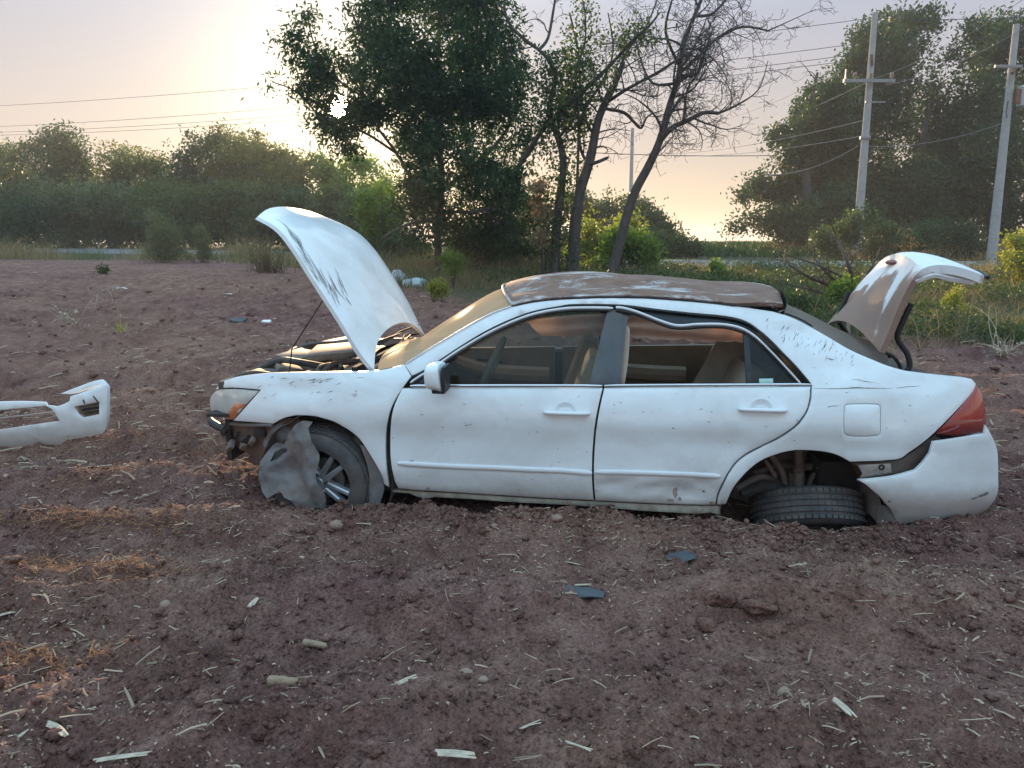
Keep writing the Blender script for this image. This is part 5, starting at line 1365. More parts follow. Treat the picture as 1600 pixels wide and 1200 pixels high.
# ---- front wheel
def wheel(M, name, parent, detailed=True):
    root = bpy.data.objects.new(name, None); COL.objects.link(root); root.parent = parent; root.matrix_local = M
    R, rw = .322, .108
    prof = [(.214, -rw + .012), (.222, -rw), (.25, -rw - .004), (.285, -rw + .003), (.305, -rw + .018), (.316, -rw + .034), (.321, -rw + .05)]
    gr = [-.05, -.018, .018, .05]
    pr = []
    for g in gr: pr += [(.322, g - .006), (.313, g - .005), (.313, g + .005), (.322, g + .006)]
    prof = prof + pr + [(r, -h) for r, h in prof[::-1]]
    MB().lathe(prof, 56).build('tyre', M_TYRE, root, angle=40)
    # tread blocks
    mb = MB()
    for k in range(56):
        a = 2 * math.pi * k / 56
        for g in (-.075, -.034, .0, .034, .075):
            mb.box((.3225 * math.cos(a), .3225 * math.sin(a), g), (.006, .027, .021), (0, 0, a))
    t_ = mb.build('tread', M_TYRE, root, smooth=False, kind='stuff')
    MB().lathe([(.216, -.10), (.216, -.088), (.206, -.080), (.200, -.05), (.195, .08), (.214, .10)], 48).build('rim', M_RIM, root)
    if detailed:
        for k in range(5):
            a = math.radians(90 + 72 * k + 8)
            mb = MB()
            for s in (-1, 1):
                a1 = a + s * .20
                p0 = Vector((.052 * math.cos(a), .052 * math.sin(a), -.070)) + Vector((-math.sin(a), math.cos(a), 0)) * s * .018
                p1 = Vector((.205 * math.cos(a1), .205 * math.sin(a1), -.088)); d = (p1 - p0); sd = Vector((-d.y, d.x, 0)).normalized()
                vs = [p0 - sd * .017, p0 + sd * .017, p1 + sd * .014, p1 - sd * .014]; vs2 = [v + Vector((0, 0, .035)) for v in vs]
                top = [p0 - sd * .009 + Vector((0, 0, -.008)), p0 + sd * .009 + Vector((0, 0, -.008)), p1 + sd * .008 + Vector((0, 0, -.006)), p1 - sd * .008 + Vector((0, 0, -.006))]
                mb.add(top + vs + vs2, [(0, 1, 2, 3), (0, 4, 5, 1), (1, 5, 6, 2), (2, 6, 7, 3), (3, 7, 4, 0), (4, 8, 9, 5), (5, 9, 10, 6), (6, 10, 11, 7), (7, 11, 8, 4)])
            mb.build('spoke', M_RIM, root, angle=20)
        MB().lathe([(0, -.082), (.03, -.082), (.034, -.076), (.060, -.074), (.066, -.06), (.066, -.02)], 30).build('wheel_hub', M_RIM, root)
        for k in range(5):
            a = math.radians(54 + 72 * k + 8)
            MB().lathe([(0, -.090), (.009, -.090), (.011, -.086), (.011, -.07)], 6, Matrix.Translation((.0572 * math.cos(a), .0572 * math.sin(a), 0))).build('lug_nut', M_CHROME, root)
        MB().lathe([(0, .0), (.13, .0), (.13, .02), (0, .02)], 30).build('brake_disc', M_BARE, root)
    else:
        MB().lathe([(0, -.05), (.20, -.06)], 30).build('rim_disc', M_RIM, root)
    return root
cw = Sw(506, 747, .13)
# wheel axis (local Z) outward = -w, steered a little
Mw = Matrix.Translation(cw) @ Matrix.Rotation(math.radians(-9), 4, 'Z') @ Matrix.Rotation(math.radians(-90), 4, 'X') @ Matrix.Rotation(math.radians(180), 4, 'X')
Mw = Matrix.Translation(cw) @ Matrix.Rotation(math.radians(-7), 4, 'Z') @ Matrix.Rotation(math.radians(5), 4, 'X') @ Matrix.Rotation(math.radians(-90), 4, 'X')
wheel(Mw, 'front_wheel', car)
# ---- rear wheel folded flat under the car
cr_ = Sw(1260, 800, .36)
Mr = Matrix.Translation(cr_) @ Matrix.Rotation(math.radians(-2), 4, 'Y') @ Matrix.Rotation(math.radians(-29), 4, 'X')
rwh = wheel(Mr, 'rear_wheel', car, False); rwh['label'] = 'rear wheel folded flat under the body'
# suspension over it
MB().tube([Sw(1248, 700, .36), Sw(1248, 772, .40)], [.026, .026], 10).tube([Sw(1248, 735, .36), Sw(1248, 775, .40)], [.032, .032], 10).build('shock_absorber', M_MUDW, car)
for pts_, r_ in [([(1205, 712, .40), (1222, 738, .38), (1228, 768, .40)], .018), ([(1238, 738, .42), (1236, 772, .42)], .02), ([(1262, 765, .40), (1272, 742, .42), (1300, 738, .46), (1330, 745, .5)], .014), ([(1180, 740, .5), (1215, 728, .48), (1250, 730, .5), (1320, 726, .5)], .022),
                 ([(1150, 765, .3), (1190, 745, .4), (1225, 757, .45)], .02), ([(1270, 756, .45), (1290, 757, .45)], .03), ([(1195, 718, .36), (1212, 745, .36)], .012)]:
    P, R = smooth_path([Sw(*p) for p in pts_], [r_] * len(pts_), 4); MB().tube(P, R, 8).build('suspension_arm', M_MUDW, car)
MB().tube([Sw(1158, 772, .20), Sw(1190, 760, .24), Sw(1225, 764, .3)], [.02, .035, .03], 8).build('torn_brake_hose', M_MUDD, car)
# bracket and inner bumper skin in the gap between quarter panel and bumper
gap1 = [(1333, 724, 1), (1368, 722.5), (1408, 719, 1), (1440, 697, 1), (1462, 679, 1), (1470, 690, 1), (1440, 728, 1), (1425, 742, 1), (1340, 754, 1), (1352, 740)]
panel('inner_bumper_skin', gap1, simple('brown_inner_plastic', (.055, .040, .034), .7, var=.4, scale=15, dust=.4), off=.035, k=2, ins=0, dent=False)
br = panel('bumper_bracket', [(1341, 727, 1), (1392, 724.5, 1), (1394, 739, 1), (1362, 745, 1), (1343, 748, 1), (1348, 740, 1)], M_BARE, off=.024, k=2, ins=0, dent=False, thick=.01)
b0 = S(1380, 732); MB().lathe([(.017, .0), (.016, -.003), (.009, -.003), (.008, .004), (0, .004)], 14, Matrix.Translation((b0[0], Wf(*b0) + .022, b0[1])) @ Matrix.Rotation(math.radians(-90), 4, 'X')).build('bracket_hole', M_BLACK, br)
panel('mud_flap', [(1371, 790, 1), (1384, 791), (1396, 800), (1404, 818), (1404, 830, 1), (1378, 832, 1), (1370, 815)], M_LINER, off=.03, k=3, ins=0, dent=False, thick=.01)
# torn arch liner draped over the front wheel
def liner(pts, dep, name, lab, fold, hol=()):
    hol_ = [[Vector(S(p.x, p.y, dep, lambda l, z: 0)) for p in outline(h, 2)] for h in hol]
    loop = [Vector(S(p.x, p.y, dep, lambda l, z: 0)) for p in outline(pts, 3)]
    def wfn(l, z): return dep + fold(l, z)
    bm = sheet(clean(loop), hol_, wfn, .014, .006, .006, 0)
    me = bpy.data.meshes.new(name); bm.to_mesh(me); bm.free(); o = link(name, me, M_LINER, car); o['label'] = lab; return o
L1 = [(404, 737, 1), (406, 722), (413, 710), (421, 700), (430, 694), (448, 696, 1), (446, 690, 1), (455, 675, 1), (467, 660, 1), (474, 657, 1), (487.5, 660, 1), (482, 669, 1), (487, 682), (493, 695), (498, 704), (502, 715), (499, 737), (503, 750), (510, 765), (512.5, 780, 1), (505, 788, 1), (480, 791, 1), (470, 782, 1), (449, 773, 1), (441, 766), (421, 776, 1), (411, 766), (406, 752)]
def fold1(l, z):
    a = abs(2 * float(vnoise(l * 4.1 + z * 1.7 + .4, z * 3.3 - l * 1.2, 507)) - 1); b = float(vnoise(l * 10 + z * 4, z * 8, 502)); c = float(vnoise(l * 30, z * 26, 503))
    d = abs(l - .86 + .45 * (z - .22)); e = abs(z - .155 - .25 * (l - .8))
    return .085 * a + .034 * abs(2 * b - 1) + .009 * c + .25 * min(d, .12) + .12 * min(e, .1) - .105
liner(L1, -.035, 'torn_wheel_liner', 'torn grey plastic arch liner draped over the front wheel', fold1, [[(421, 722, 1), (427, 708, 1), (440, 701, 1), (450, 700, 1), (449, 706, 1), (440, 710, 1), (432, 718, 1)]])
L2 = [(563, 694, 1), (573, 700), (583, 716), (590, 729), (596, 742), (600, 760), (597, 775), (592, 790, 1), (577, 796, 1), (577, 770), (578, 748), (573, 722)]
liner(L2, .030, 'torn_wheel_liner', 'strip of arch liner hanging behind the front wheel', lambda l, z: .010 * math.sin(l * 50 + z * 9))
L3 = [(430, 665, 1), (445, 657), (466, 655, 1), (470, 662, 1), (455, 676, 1), (447, 690, 1), (430, 694), (416, 704, 1), (410, 690)]
liner(L3, .10, 'torn_wheel_liner', 'brown piece of arch liner above the torn one', lambda l, z: .02 * math.sin(l * 20 + z * 25))

# ---- trunk: lid, hinges, well
ln = lerp_path([Sw(1374, 550, .15), Sw(1390, 515, .14), Sw(1403, 482, .13), Sw(1418, 450, .12), Sw(1430, 430, .11)], 12)
lt = [Sw(1430, 430, .11), Sw(1441, 420, .10), Sw(1462, 414, .10), Sw(1492, 416, .12), Sw(1520, 424, .16), Sw(1538, 431, .22)]
prof_n = ln + lerp_path(lt, 12)[1:]
def lid_row(p, f, k):
    WL = 1.52
    """bowed across; far end mirrored"""
    out = []
    dk = 1 - f
    for j in range(21):
        t = j / 20; s = 1 - (2 * t - 1) ** 2; yy = p.y + (WL - p.y) * t
        q = Vector((p.x + t * (.09 + .17 * min(1, k / 11)), yy, p.z - .03 * t))
        if k < 12:   # deck, now standing up: concave dip between raised sides, bowed lower edge
            g = k / 11
            q.x += -.045 * s * (1 - g) - .012 * math.sin(math.pi * g) * s + .02 * s
            q.z += .115 * s * (1 - g) ** 1.5 + .055 * s * g
        else:
            g = (k - 12) / 11
            q.x += .05 * s * g; q.z += .055 * s * (1 - g) + .03 * s
        out.append(q)
    return out
rows = [lid_row(p, i / (len(prof_n) - 1), i) for i, p in enumerate(prof_n)]
mb = MB(); mb.grid(rows)
und = []
for i, r in enumerate(rows):
    d_ = Vector((.030, 0, -.010)) if i < 11 else (Vector((.02, 0, -.03)) if i < 14 else Vector((-.004, 0, -.045)))
    und.append([v + d_ for v in r])
mb.grid(und)
per = rows[0] + [r[-1] for r in rows[1:]] + rows[-1][::-1][1:] + [r[0] for r in rows[::-1]][1:]
per2 = und[0] + [r[-1] for r in und[1:]] + und[-1][::-1][1:] + [r[0] for r in und[::-1]][1:]
mb.grid([per, per2])
lid = mb.build('trunk_lid', M_LID, car, angle=38); lid['label'] = 'trunk lid standing open, its deck coated in brown dust'
a_ = lid.data.attributes.new('dust', 'FLOAT', 'POINT'); dv = []
for v in lid.data.vertices:
    z_ = v.co.z; t = (v.co.y - .1) / 1.4
    d_ = 1.45 - max(0, (z_ - 1.16) / .2) * .8
    d_ -= .9 * math.exp(-((t - .10 - .25 * (z_ - .9)) / .055) ** 2)
    d_ -= .75 * math.exp(-((t - .48 - .5 * (z_ - 1.05)) / .045) ** 2) * (z_ > 1.02)
    d_ -= .55 * math.exp(-((t - .28 - .2 * (z_ - 1.05)) / .045) ** 2) * math.exp(-((z_ - 1.12) / .08) ** 2)
    if z_ > 1.22 and v.co.x > 4.28: d_ = min(d_, .2 + .2 * math.sin(v.co.y * 9))
    dv.append(d_)
a_.data.foreach_set('value', dv)
# brown third brake light housing on the bend, seam under the lid lip
k0 = 11
sp = [rows[k0][j] + Vector((.0, 0, .012)) for j in range(9, 14)]
MB().tube(sp, [.012, .028, .034, .028, .012], 8, flat=.5).build('lid_emblem_base', simple('brown_stained_plastic', (.20, .085, .065), .6, var=.2), lid)
MB().tube([rows[-1][j] + Vector((.02, 0, -.01)) for j in range(0, 21, 2)], .012, 6).build('lid_lower_trim', M_BLACK, lid)
P, R = smooth_path([rows[11][0] + Vector((.01, .02, -.03)), rows[13][0] + Vector((.03, .02, -.045)), rows[16][0] + Vector((0, .03, -.065)), rows[20][0] + Vector((0, .03, -.05))], [.02] * 4, 4)
mb = MB().tube(P, R, 6); mb.build('lid_inner_flange', M_PAINT, lid)
for w_ in (.24, 1.28):
    off = w_ - .24
    pts_ = [Vector((Sw(1400, 572, .24).x, w_, .80)), Vector((Sw(1420, 578, .24).x, w_, .86)), Vector((Sw(1418, 548, .24).x, w_, .94)), Vector((Sw(1403, 520, .24).x, w_, 1.03)), Vector((Sw(1412, 490, .24).x, w_, 1.12)), Vector((Sw(1426, 452, .24).x, w_, 1.22))]
    P, R = smooth_path(pts_, [.016] * 6, 5); MB().tube(P, R, 8).build('lid_hinge', M_BLACK, car)
P, R = smooth_path([Sw(1376, 548, .16), Sw(1394, 556, .2), Sw(1403, 566, .22), Sw(1408, 576, .22)], [.010] * 4, 5); MB().tube(P, R, 8).build('trunk_seal', M_SEAL, car)
MB().box((Sw(1325, 510, 1.5).x, 1.5, 1.02), (.02, .02, .26), (0, -.05, 0)).build('gas_strut', M_TRIMW, car)
# trunk box and rear end
zb = S(1464, 586)[1]
mb = MB().box((4.15, .9, zb - .12), (1.0, 1.25, .02)); mb.box((3.68, .9, zb - .12), (.03, 1.4, .28)); mb.box((4.56, .9, zb - .30), (.06, 1.20, .24), bev=.01)
mb.build('trunk_interior', M_FLOORB, car)
def rear_face():
    mb = MB(); rows_ = []
    for z_ in np.linspace(zb - .40, zb - .20, 6):
        l0 = 4.60; near = Vector((l0, Wf(l0, z_) + .02, z_)); far = far_of(near); rows_.append(across(near, far, .10, 16, Vector((1, 0, 0))))
    mb.grid(rows_); return mb.build('rear_panel', M_PAINT, car)
rear_face()
rows_ = []
for z_ in np.linspace(.08, .50, 8):
    l0 = 4.64 - .10 * max(0, (.25 - z_) / .25); near = Vector((l0, Wb(l0, z_) + .012, z_)); rows_.append(across(near, far_of(near), .14, 18, Vector((1, 0, 0))))
MB().grid(rows_).build('rear_bumper_face', M_PAINT, car)
loop = [Vector(S(p.x, p.y, 0, Wb)) for p in outline(bumper_r, 3)]
bm = sheet(clean(loop), [], Wb, .09, .012, .02)
for v in bm.verts: v.co.y = WIDTH - v.co.y
bmesh.ops.reverse_faces(bm, faces=bm.faces); me = bpy.data.meshes.new('rear_bumper'); bm.to_mesh(me); bm.free(); link('rear_bumper', me, M_PAINT, car)
loop = [Vector(S(p.x, p.y)) for p in outline(tl_pts, 3)]
bm = sheet(clean(loop), [], Wf, .09, .012, .02)
for v in bm.verts: v.co.y = WIDTH - v.co.y
bmesh.ops.reverse_faces(bm, faces=bm.faces); me = bpy.data.meshes.new('taillight'); bm.to_mesh(me); bm.free(); link('taillight', me, M_RED, car)
loop = [Vector(S(p.x, p.y)) for p in outline(hl_pts, 3)]
bm = sheet(clean(loop), [], Wh, .09, .012, .02)
for v in bm.verts: v.co.y = WIDTH - v.co.y
bmesh.ops.reverse_faces(bm, faces=bm.faces); me = bpy.data.meshes.new('headlight'); bm.to_mesh(me); bm.free(); link('headlight', me, M_HLENS, car)

# ---- inner shell: floor, firewall, inner sides
mb = MB()
mb.box((2.06, .9, .10), (2.1, 1.55, .03)); mb.box((1.12, .9, .45), (.04, 1.6, .62)); mb.box((3.52, .9, .70), (.04, 1.30, .30))
mb.build('cabin_floor', M_FLOORB, car)
mb = MB()
for w_ in (.10, WIDTH - .10): MB().box((2.10, w_, .42), (1.75, .02, .60)).build('inner_side_panel', M_FLOORB, car)
for w_ in (.24, WIDTH - .24): MB().box((4.35, w_, .62), (.50, .02, .30)).build('trunk_side_panel', M_FLOORB, car)
mb = MB().box((2.1, .9, .05), (2.0, 1.3, .08)); mb.box((4.2, .9, .18), (.7, 1.1, .2), bev=.04); mb.build('underbody', M_MUDD, car)
# headliner following the roof
rl = [p + Vector((0, .03, -.03)) for p in rp_]
rows_ = [across(p, far_of(p), .06, 12) for p in rl]
MB().grid(rows_).build('headliner', simple('headliner_grey', (.12, .11, .10), .9), car)
# ---- interior
far_door_w = WIDTH - .12
dp = MB()
z0 = .22
def far_z(py, w=1.55, px=820): return Sw(px, py, w).z
fdi = [Vector((x_, 0)) for x_ in ()]
def trim_panel(x0, x1, z0, z1f, z1r, mat, th, w, name, bev=.03):
    vs = [Vector((x0, w, z0)), Vector((x1, w, z0)), Vector((x1, w, z1r)), Vector((x0, w, z1f))]
    mb = MB().prism(vs, (0, th, 0)); return mb.build(name, mat, car)
trim_panel(1.20, 2.22, .2, .74, .77, M_DOORIN, .05, far_door_w - .06, 'door_trim')
trim_panel(2.28, 3.45, .2, .77, .80, M_DOORIN, .05, far_door_w - .06, 'door_trim')
for x0, x1, zz in ((1.40, 2.18, .60), (2.40, 3.2, .62)):
    P = [Vector((x0, far_door_w - .07, zz + .10)), Vector((x0 + .12, far_door_w - .09, zz + .03)), Vector((x0 + .35, far_door_w - .11, zz - .02)), Vector((x1, far_door_w - .11, zz - .04))]
    P, R = smooth_path(P, [.04, .055, .06, .06], 5); MB().tube(P, R, 8).build('armrest', M_ARMR, car)
MB().box((1.72, far_door_w - .10, .66), (.20, .02, .02), (0, .1, 0)).build('door_pull', M_BLACK, car)
# dashboard, steering wheel, column
MB().box((1.28, .9, .66), (.34, 1.40, .26), (0, .25, 0), bev=.06).build('dashboard', M_FLOORB, car)
MB().box((1.30, .45, .82), (.20, .30, .06), bev=.03).build('instrument_hood', M_FLOORB, car)
sc_ = Sw(768, 572, .42); Ms = Matrix.Translation(sc_) @ Matrix.Rotation(math.radians(-66), 4, 'Y')
mb = MB(); ring = []
for k in range(33):
    a = 2 * math.pi * k / 32; ring.append(Ms @ Vector((.185 * math.cos(a), .185 * math.sin(a), 0)))
mb.tube(ring, .017, 8, cap=False)
sw = mb.build('steering_wheel', M_DOORIN, car)
mb = MB().lathe([(0, -.03), (.06, -.03), (.075, 0), (.06, .03), (0, .03)], 16, Ms)
for a in (0, 2.2, 4.1): mb.tube([Ms @ Vector((0, 0, 0)), Ms @ Vector((.18 * math.cos(a), .18 * math.sin(a), 0))], .015, 6)
mb.build('steering_hub', M_DOORIN, sw)
def seat(cx, cy, lab, back_px=None):
    r_ = bpy.data.objects.new('seat', None); COL.objects.link(r_); r_.parent = car; r_.location = (cx, cy, .18)
    MB().box((0, 0, .16), (.52, .50, .16), (0, -.08, 0), bev=.05).build('cushion', M_SEAT, r_)
    b_ = MB().box((.32, 0, .44), (.13, .48, .56), (0, .34, 0), bev=.055).build('backrest', M_SEAT, r_)
    return r_
seat(2.12, .50, ''); seat(2.08, 1.28, '')
r_ = bpy.data.objects.new('rear_bench', None); COL.objects.link(r_); r_.parent = car; r_.location = (2.95, .9, .2)
MB().box((0, 0, .14), (.50, 1.30, .16), bev=.05).build('cushion', M_SEAT, r_)
MB().box((.42, 0, .40), (.14, 1.30, .50), (0, .40, 0), bev=.05).build('backrest', M_DOORIN, r_)
# curtain airbags hanging from the far roof rail: ragged lower hem
def airbag(pts, w, name, lab):
    loop = [Vector(S(p.x, p.y, w, lambda l, z: 0)) for p in outline(pts, 3)]
    bm = sheet(clean(loop), [], lambda l, z: w + .020 * math.sin(z * 70 + 1.5 * math.sin(l * 4)) + .012 * math.sin(l * 16), .028, .01, .006, 0)
    me = bpy.data.meshes.new(name); bm.to_mesh(me); bm.free(); o = link(name, me, M_BAG, car); o['label'] = lab
airbag([(823, 503, 1), (850, 497), (900, 492), (946, 490, 1), (944, 522, 1), (925, 526), (884, 525, 1), (881, 529, 1), (876, 525, 1), (844, 524, 1), (834, 515), (828, 507)], 1.46, 'curtain_airbag', 'limp curtain airbag behind the front door window')
airbag([(972, 500, 1), (990, 494), (1040, 500), (1100, 503), (1166, 508, 1), (1166, 536, 1), (1140, 538, 1), (1128, 533, 1), (1104, 535, 1), (1078, 534, 1), (1068, 529, 1), (1052, 532, 1), (1035, 530, 1), (1020, 531, 1), (1008, 527, 1), (995, 530, 1), (982, 524, 1), (973, 518, 1)], 1.44, 'curtain_airbag', 'torn curtain airbag showing pink in the rear door opening')
# near seat belt and pillar cloth
panel('seat_belt', [(978, 508, 1), (984, 514), (982, 560), (976, 601, 1), (968, 601, 1), (972, 560), (973, 520)], M_SEAT, off=.10, k=3, ins=0, dent=False, wf=lambda l, z: .1 + .3 * max(0, z - ZB), thick=.01)
panel('hanging_cloth', [(1120, 534, 1), (1163, 536, 1), (1166, 603, 1), (1080, 603, 1)], M_DOORIN, off=.45, k=2, ins=0, dent=False, wf=lambda l, z: .3 + .02 * math.sin(l * 60 + z * 25), thick=.01)
P = [Sw(818, 531, 1.4), Sw(842, 530.5, 1.4)]
MB().tube(P, [.003, .008], 6).build('door_latch_knob', M_CHROME, car)

# ---- scuffs and scratches: thin marks lying on the panels
M_SCUFF = simple('scuff_grey', (.24, .215, .205), .8, var=.4, scale=60)
def scuffs(lst, name, parent, surf):
    rr = random.Random(3); mb = MB()
    for (x, y, dx, dy, th) in lst:
        n = 4; pa, pb = [], []
        for k in range(n + 1):
            t = k / n; wdt = th * (math.sin(math.pi * t) * .7 + .15) * rr.uniform(.5, 1.3)
            qx = x + dx * t + rr.uniform(-.6, .6); qy = y + dy * t + rr.uniform(-.6, .6)
            ln_ = math.hypot(dx, dy) + 1e-6; nx_, ny_ = -dy / ln_ * wdt / 2, dx / ln_ * wdt / 2
            pa.append(surf(qx + nx_, qy + ny_)); pb.append(surf(qx - nx_, qy - ny_))
        mb.grid([pa, pb])
    return mb.build(name, M_SCUFF, parent, kind='stuff')
def on_side(x, y):
    l_, z_ = S(x, y, -.0015); return Vector((l_, Wf(l_, z_) + dents(l_, z_) - .0015, z_))
rs = random.Random(12); SC_L = []
for (x, y) in [(723, 631), (812, 633), (733, 663), (656, 647), (690, 668), (726, 665), (838, 674), (689, 690), (612, 683), (665, 764), (810, 765), (1017, 643), (1092, 640), (1104, 659), (1136, 691), (958, 632), (966, 628), (1003, 643), (1092, 767), (930, 766), (1385, 668), (1420, 634), (1413, 657), (1388, 783), (1290, 600), (1320, 614), (1270, 553), (640, 720), (870, 700), (1050, 668), (1200, 620), (790, 655)]:
    SC_L.append((x, y, rs.uniform(3, 7), rs.uniform(-1.5, 3), rs.uniform(.8, 1.8)))
for (x, y, dx, dy) in [(1236, 506, -8, 14), (1246, 520, -7, 13), (1293, 535, -9, 12), (1226, 508, -6, 9), (1300, 541, -5, 9), (1284, 531, -5, 7), (1252, 517, -6, 9), (1310, 546, -3, 5), (1270, 575, 24, 1), (1280, 576.5, 16, 0), (1330, 592, 45, 8), (1268, 607, 150, -1), (1325, 605, 60, 2), (1292, 635, 20, -1), (1345, 545, 2, 5), (1244, 655, 6, 7), (1290, 560, 14, 2), (1400, 606, 40, -3)]:
    SC_L.append((x, y, dx, dy, rs.uniform(.9, 1.6)))
for _ in range(46):
    q_ = rs.random(); SC_L.append((1205 + 130 * q_ + rs.uniform(-12, 12), 498 + 52 * q_ + rs.uniform(-6, 22), rs.uniform(-5, -1), rs.uniform(3, 10), rs.uniform(.4, 1.0)))
for _ in range(60): SC_L.append((rs.uniform(620, 1540), rs.uniform(615, 770), rs.uniform(-4, 5), rs.uniform(-2, 2), rs.uniform(.5, 1.3)))
for _ in range(26): SC_L.append((rs.uniform(400, 560), rs.uniform(588, 628), rs.uniform(4, 13), rs.uniform(-5, -1), rs.uniform(.5, 1.3)))
for _ in range(16): SC_L.append((rs.uniform(480, 508), rs.uniform(593, 604), rs.uniform(6, 20), rs.uniform(-6, -3), rs.uniform(.6, 1.6)))
scuffs(SC_L, 'scuff_marks', car, on_side)
rr = random.Random(31); mbd = MB()
for (cx_, cy_, rx__, ry__) in [(1056, 771, 5, 9), (1048, 782, 7, 3), (1062, 780, 3, 3), (669, 764, 3, 3), (1112, 786, 6, 3), (640, 768, 7, 2), (1100, 769, 3, 2)]:
    ring_ = [on_side(cx_ + rx__ * math.cos(a_) * rr.uniform(.6, 1.1), cy_ + ry__ * math.sin(a_) * rr.uniform(.6, 1.1)) for a_ in np.linspace(0, 2 * math.pi, 12, endpoint=False)]
    mbd.add(ring_, [tuple(range(12))])
mbd.build('mud_spots', simple('dried_mud', (.34, .25, .19), .9, var=.4, scale=60), car, smooth=False, kind='stuff')
# bumper chip
def on_b(x, y):
    l_, z_ = S(x, y, -.0015, Wb); return Vector((l_, Wb(l_, z_) + dents(l_, z_) - .002, z_))
scuffs([(1517, 781, 10, -4, 5), (1527, 776, 17, -5, 7), (1538, 772, 8, -3, 4), (1386, 783.5, 6, 0, 3)], 'paint_chips', car, on_b)
# hood scratches, laid on the hood surface
def hood_surf(f, t):
    q = f * 29; a_ = int(min(q, 28)); u_ = t * NT; b_ = int(min(u_, NT - 1)); q -= a_; u_ -= b_
    v = (hoodrows[a_][b_] * (1 - q) * (1 - u_) + hoodrows[a_ + 1][b_] * q * (1 - u_) + hoodrows[a_][b_ + 1] * (1 - q) * u_ + hoodrows[a_ + 1][b_ + 1] * q * u_)
    return v + Vector((.0022, 0, .0018))

rs = random.Random(8); mb = MB()
HS = [(.36, .05, .03, .05), (.38, .08, -.04, .05), (.34, .10, .05, .04), (.40, .06, -.03, .07), (.42, .04, -.05, .03), (.33, .13, .01, .06), (.46, .05, -.04, .03), (.50, .03, -.05, .02), (.60, .04, -.05, .03), (.66, .05, .05, .03), (.70, .06, -.03, .04), (.72, .04, .04, .05), (.76, .05, -.03, .03), (.58, .025, .06, .01), (.30, .15, .03, .05), (.35, .16, .03, .02), (.37, .12, -.02, .05)]
for f, t, df, dt in HS:
    for rep in range(3):
        df = abs(df) * rs.uniform(.6, 1.6) + .02; dt = rs.uniform(-.012, .018) + (.02 if rep == 2 else 0)
        pa, pb = [], []; f0 = f + rs.uniform(-.03, .03); t0 = max(.012, t + rs.uniform(-.02, .02))
        for k in range(6):
            u_ = k / 5; w_ = .0022 * (math.sin(math.pi * u_) + .2) * rs.uniform(.4, 1.4); ff = f0 + df * u_ + rs.uniform(-.004, .004); tt = t0 + dt * u_
            pa.append(hood_surf(ff + w_ * .5, tt - w_ * .5)); pb.append(hood_surf(ff - w_ * .5, tt + w_ * .8))
        mb.grid([pa, pb])
mb.build('scratches', M_SCUFF, hood, kind='stuff')
# ================================================================== THINGS ON THE GROUND
# torn-off front bumper cover
BY = 5.6
def bpt(px, py):
    p = at_y(px, py, BY); return Vector((p.x, p.z))
bo = at_y(100, 690, BY); bo.z = tz(bo.x, bo.y)
bump_root = empty('bumper_cover', bo); tag(bump_root, 'torn-off white front bumper cover lying alone on the soil at the left edge', 'bumper')
xr = bpt(160, 650).x
def Wbump(x, z):
    w = BY + .10 * ((z - .25) / .25) ** 2 * .3
    d = xr - x
    if d < .22: w += .05 * ((.22 - d) / .22) ** 2.2
    return w
out_ = [(-330, 676, 1), (-200, 652), (-100, 636), (0, 628, 1), (33, 627.5), (70, 629, 1), (73, 634, 1), (88, 635.5, 1), (100, 631), (107, 627, 1), (108, 620, 1), (119, 616.5, 1), (148, 606, 1), (154.5, 603.5), (158.5, 613), (160, 632), (161, 655), (159.5, 673), (155, 680, 1), (132, 684), (110, 687.5, 1), (108.5, 696, 1), (88, 696, 1), (40, 698), (0, 701.5), (-120, 712), (-330, 745, 1)]
hole1 = [(-250, 677, 1), (-150, 660), (0, 641), (70, 634.5, 1), (82, 641), (90, 654), (93, 658, 1), (36, 666), (0, 671.5), (-150, 690), (-250, 708, 1)]
hole2 = [(115, 635.5, 1), (150, 629.5, 1), (151, 649, 1), (129, 653, 1), (122, 647, 1)]
def flat_panel(name, pts, holes, wf, mat, parent, thick=.012, step=.045, root=None, k=3, roll=.004):
    loop = [bpt(p.x, p.y) for p in outline(pts, k)]; hs = [[bpt(p.x, p.y) for p in outline(h, k)] for h in holes]
    bm = sheet(clean(loop), hs, wf, step, .01, thick, roll)
    bmesh.ops.translate(bm, vec=-root.location, verts=bm.verts)
    me = bpy.data.meshes.new(name); bm.to_mesh(me); bm.free(); return link(name, me, mat, parent)
skin = flat_panel('bumper_skin', out_, [hole1, hole2], Wbump, M_PAINT, bump_root, root=bump_root)
flat_panel('torn_corner', [(87, 617.5, 1), (114, 607), (136, 599), (148, 597.5), (153, 602, 1), (147, 606.5, 1), (118, 615.5, 1), (105, 618, 1)], [], lambda x, z: Wbump(x, z) + .03, M_PAINT, bump_root, root=bump_root)
flat_panel('side_return', [(150, 599, 1), (155.5, 605), (159, 615), (161, 655), (157, 679, 1), (150, 679, 1)], [], lambda x, z: Wbump(x, z) + .012, M_PAINT, bump_root, root=bump_root, thick=.03)
vent = flat_panel('fog_vent', hole2, [], lambda x, z: Wbump(x, z) + .035, M_BLACK, bump_root, root=bump_root)
for k in range(2):
    a_ = bpt(122, 640 + k * 6); b_ = bpt(149, 636 + k * 6)
    MB().tube([Vector((a_.x, BY + .03, a_.y)) - bo, Vector((b_.x, BY + .05, b_.y)) - bo], .007, 6).build('vent_slat', M_ENG, vent)
a_ = bpt(-200, 684); m_ = bpt(0, 655); b_ = bpt(82, 645.5)
MB().tube([Vector((a_.x, BY + .05, a_.y)) - bo, Vector((m_.x, BY + .05, m_.y)) - bo, Vector((b_.x, BY + .05, b_.y)) - bo], .006, 6).build('grille_bar', M_BARE, bump_root)
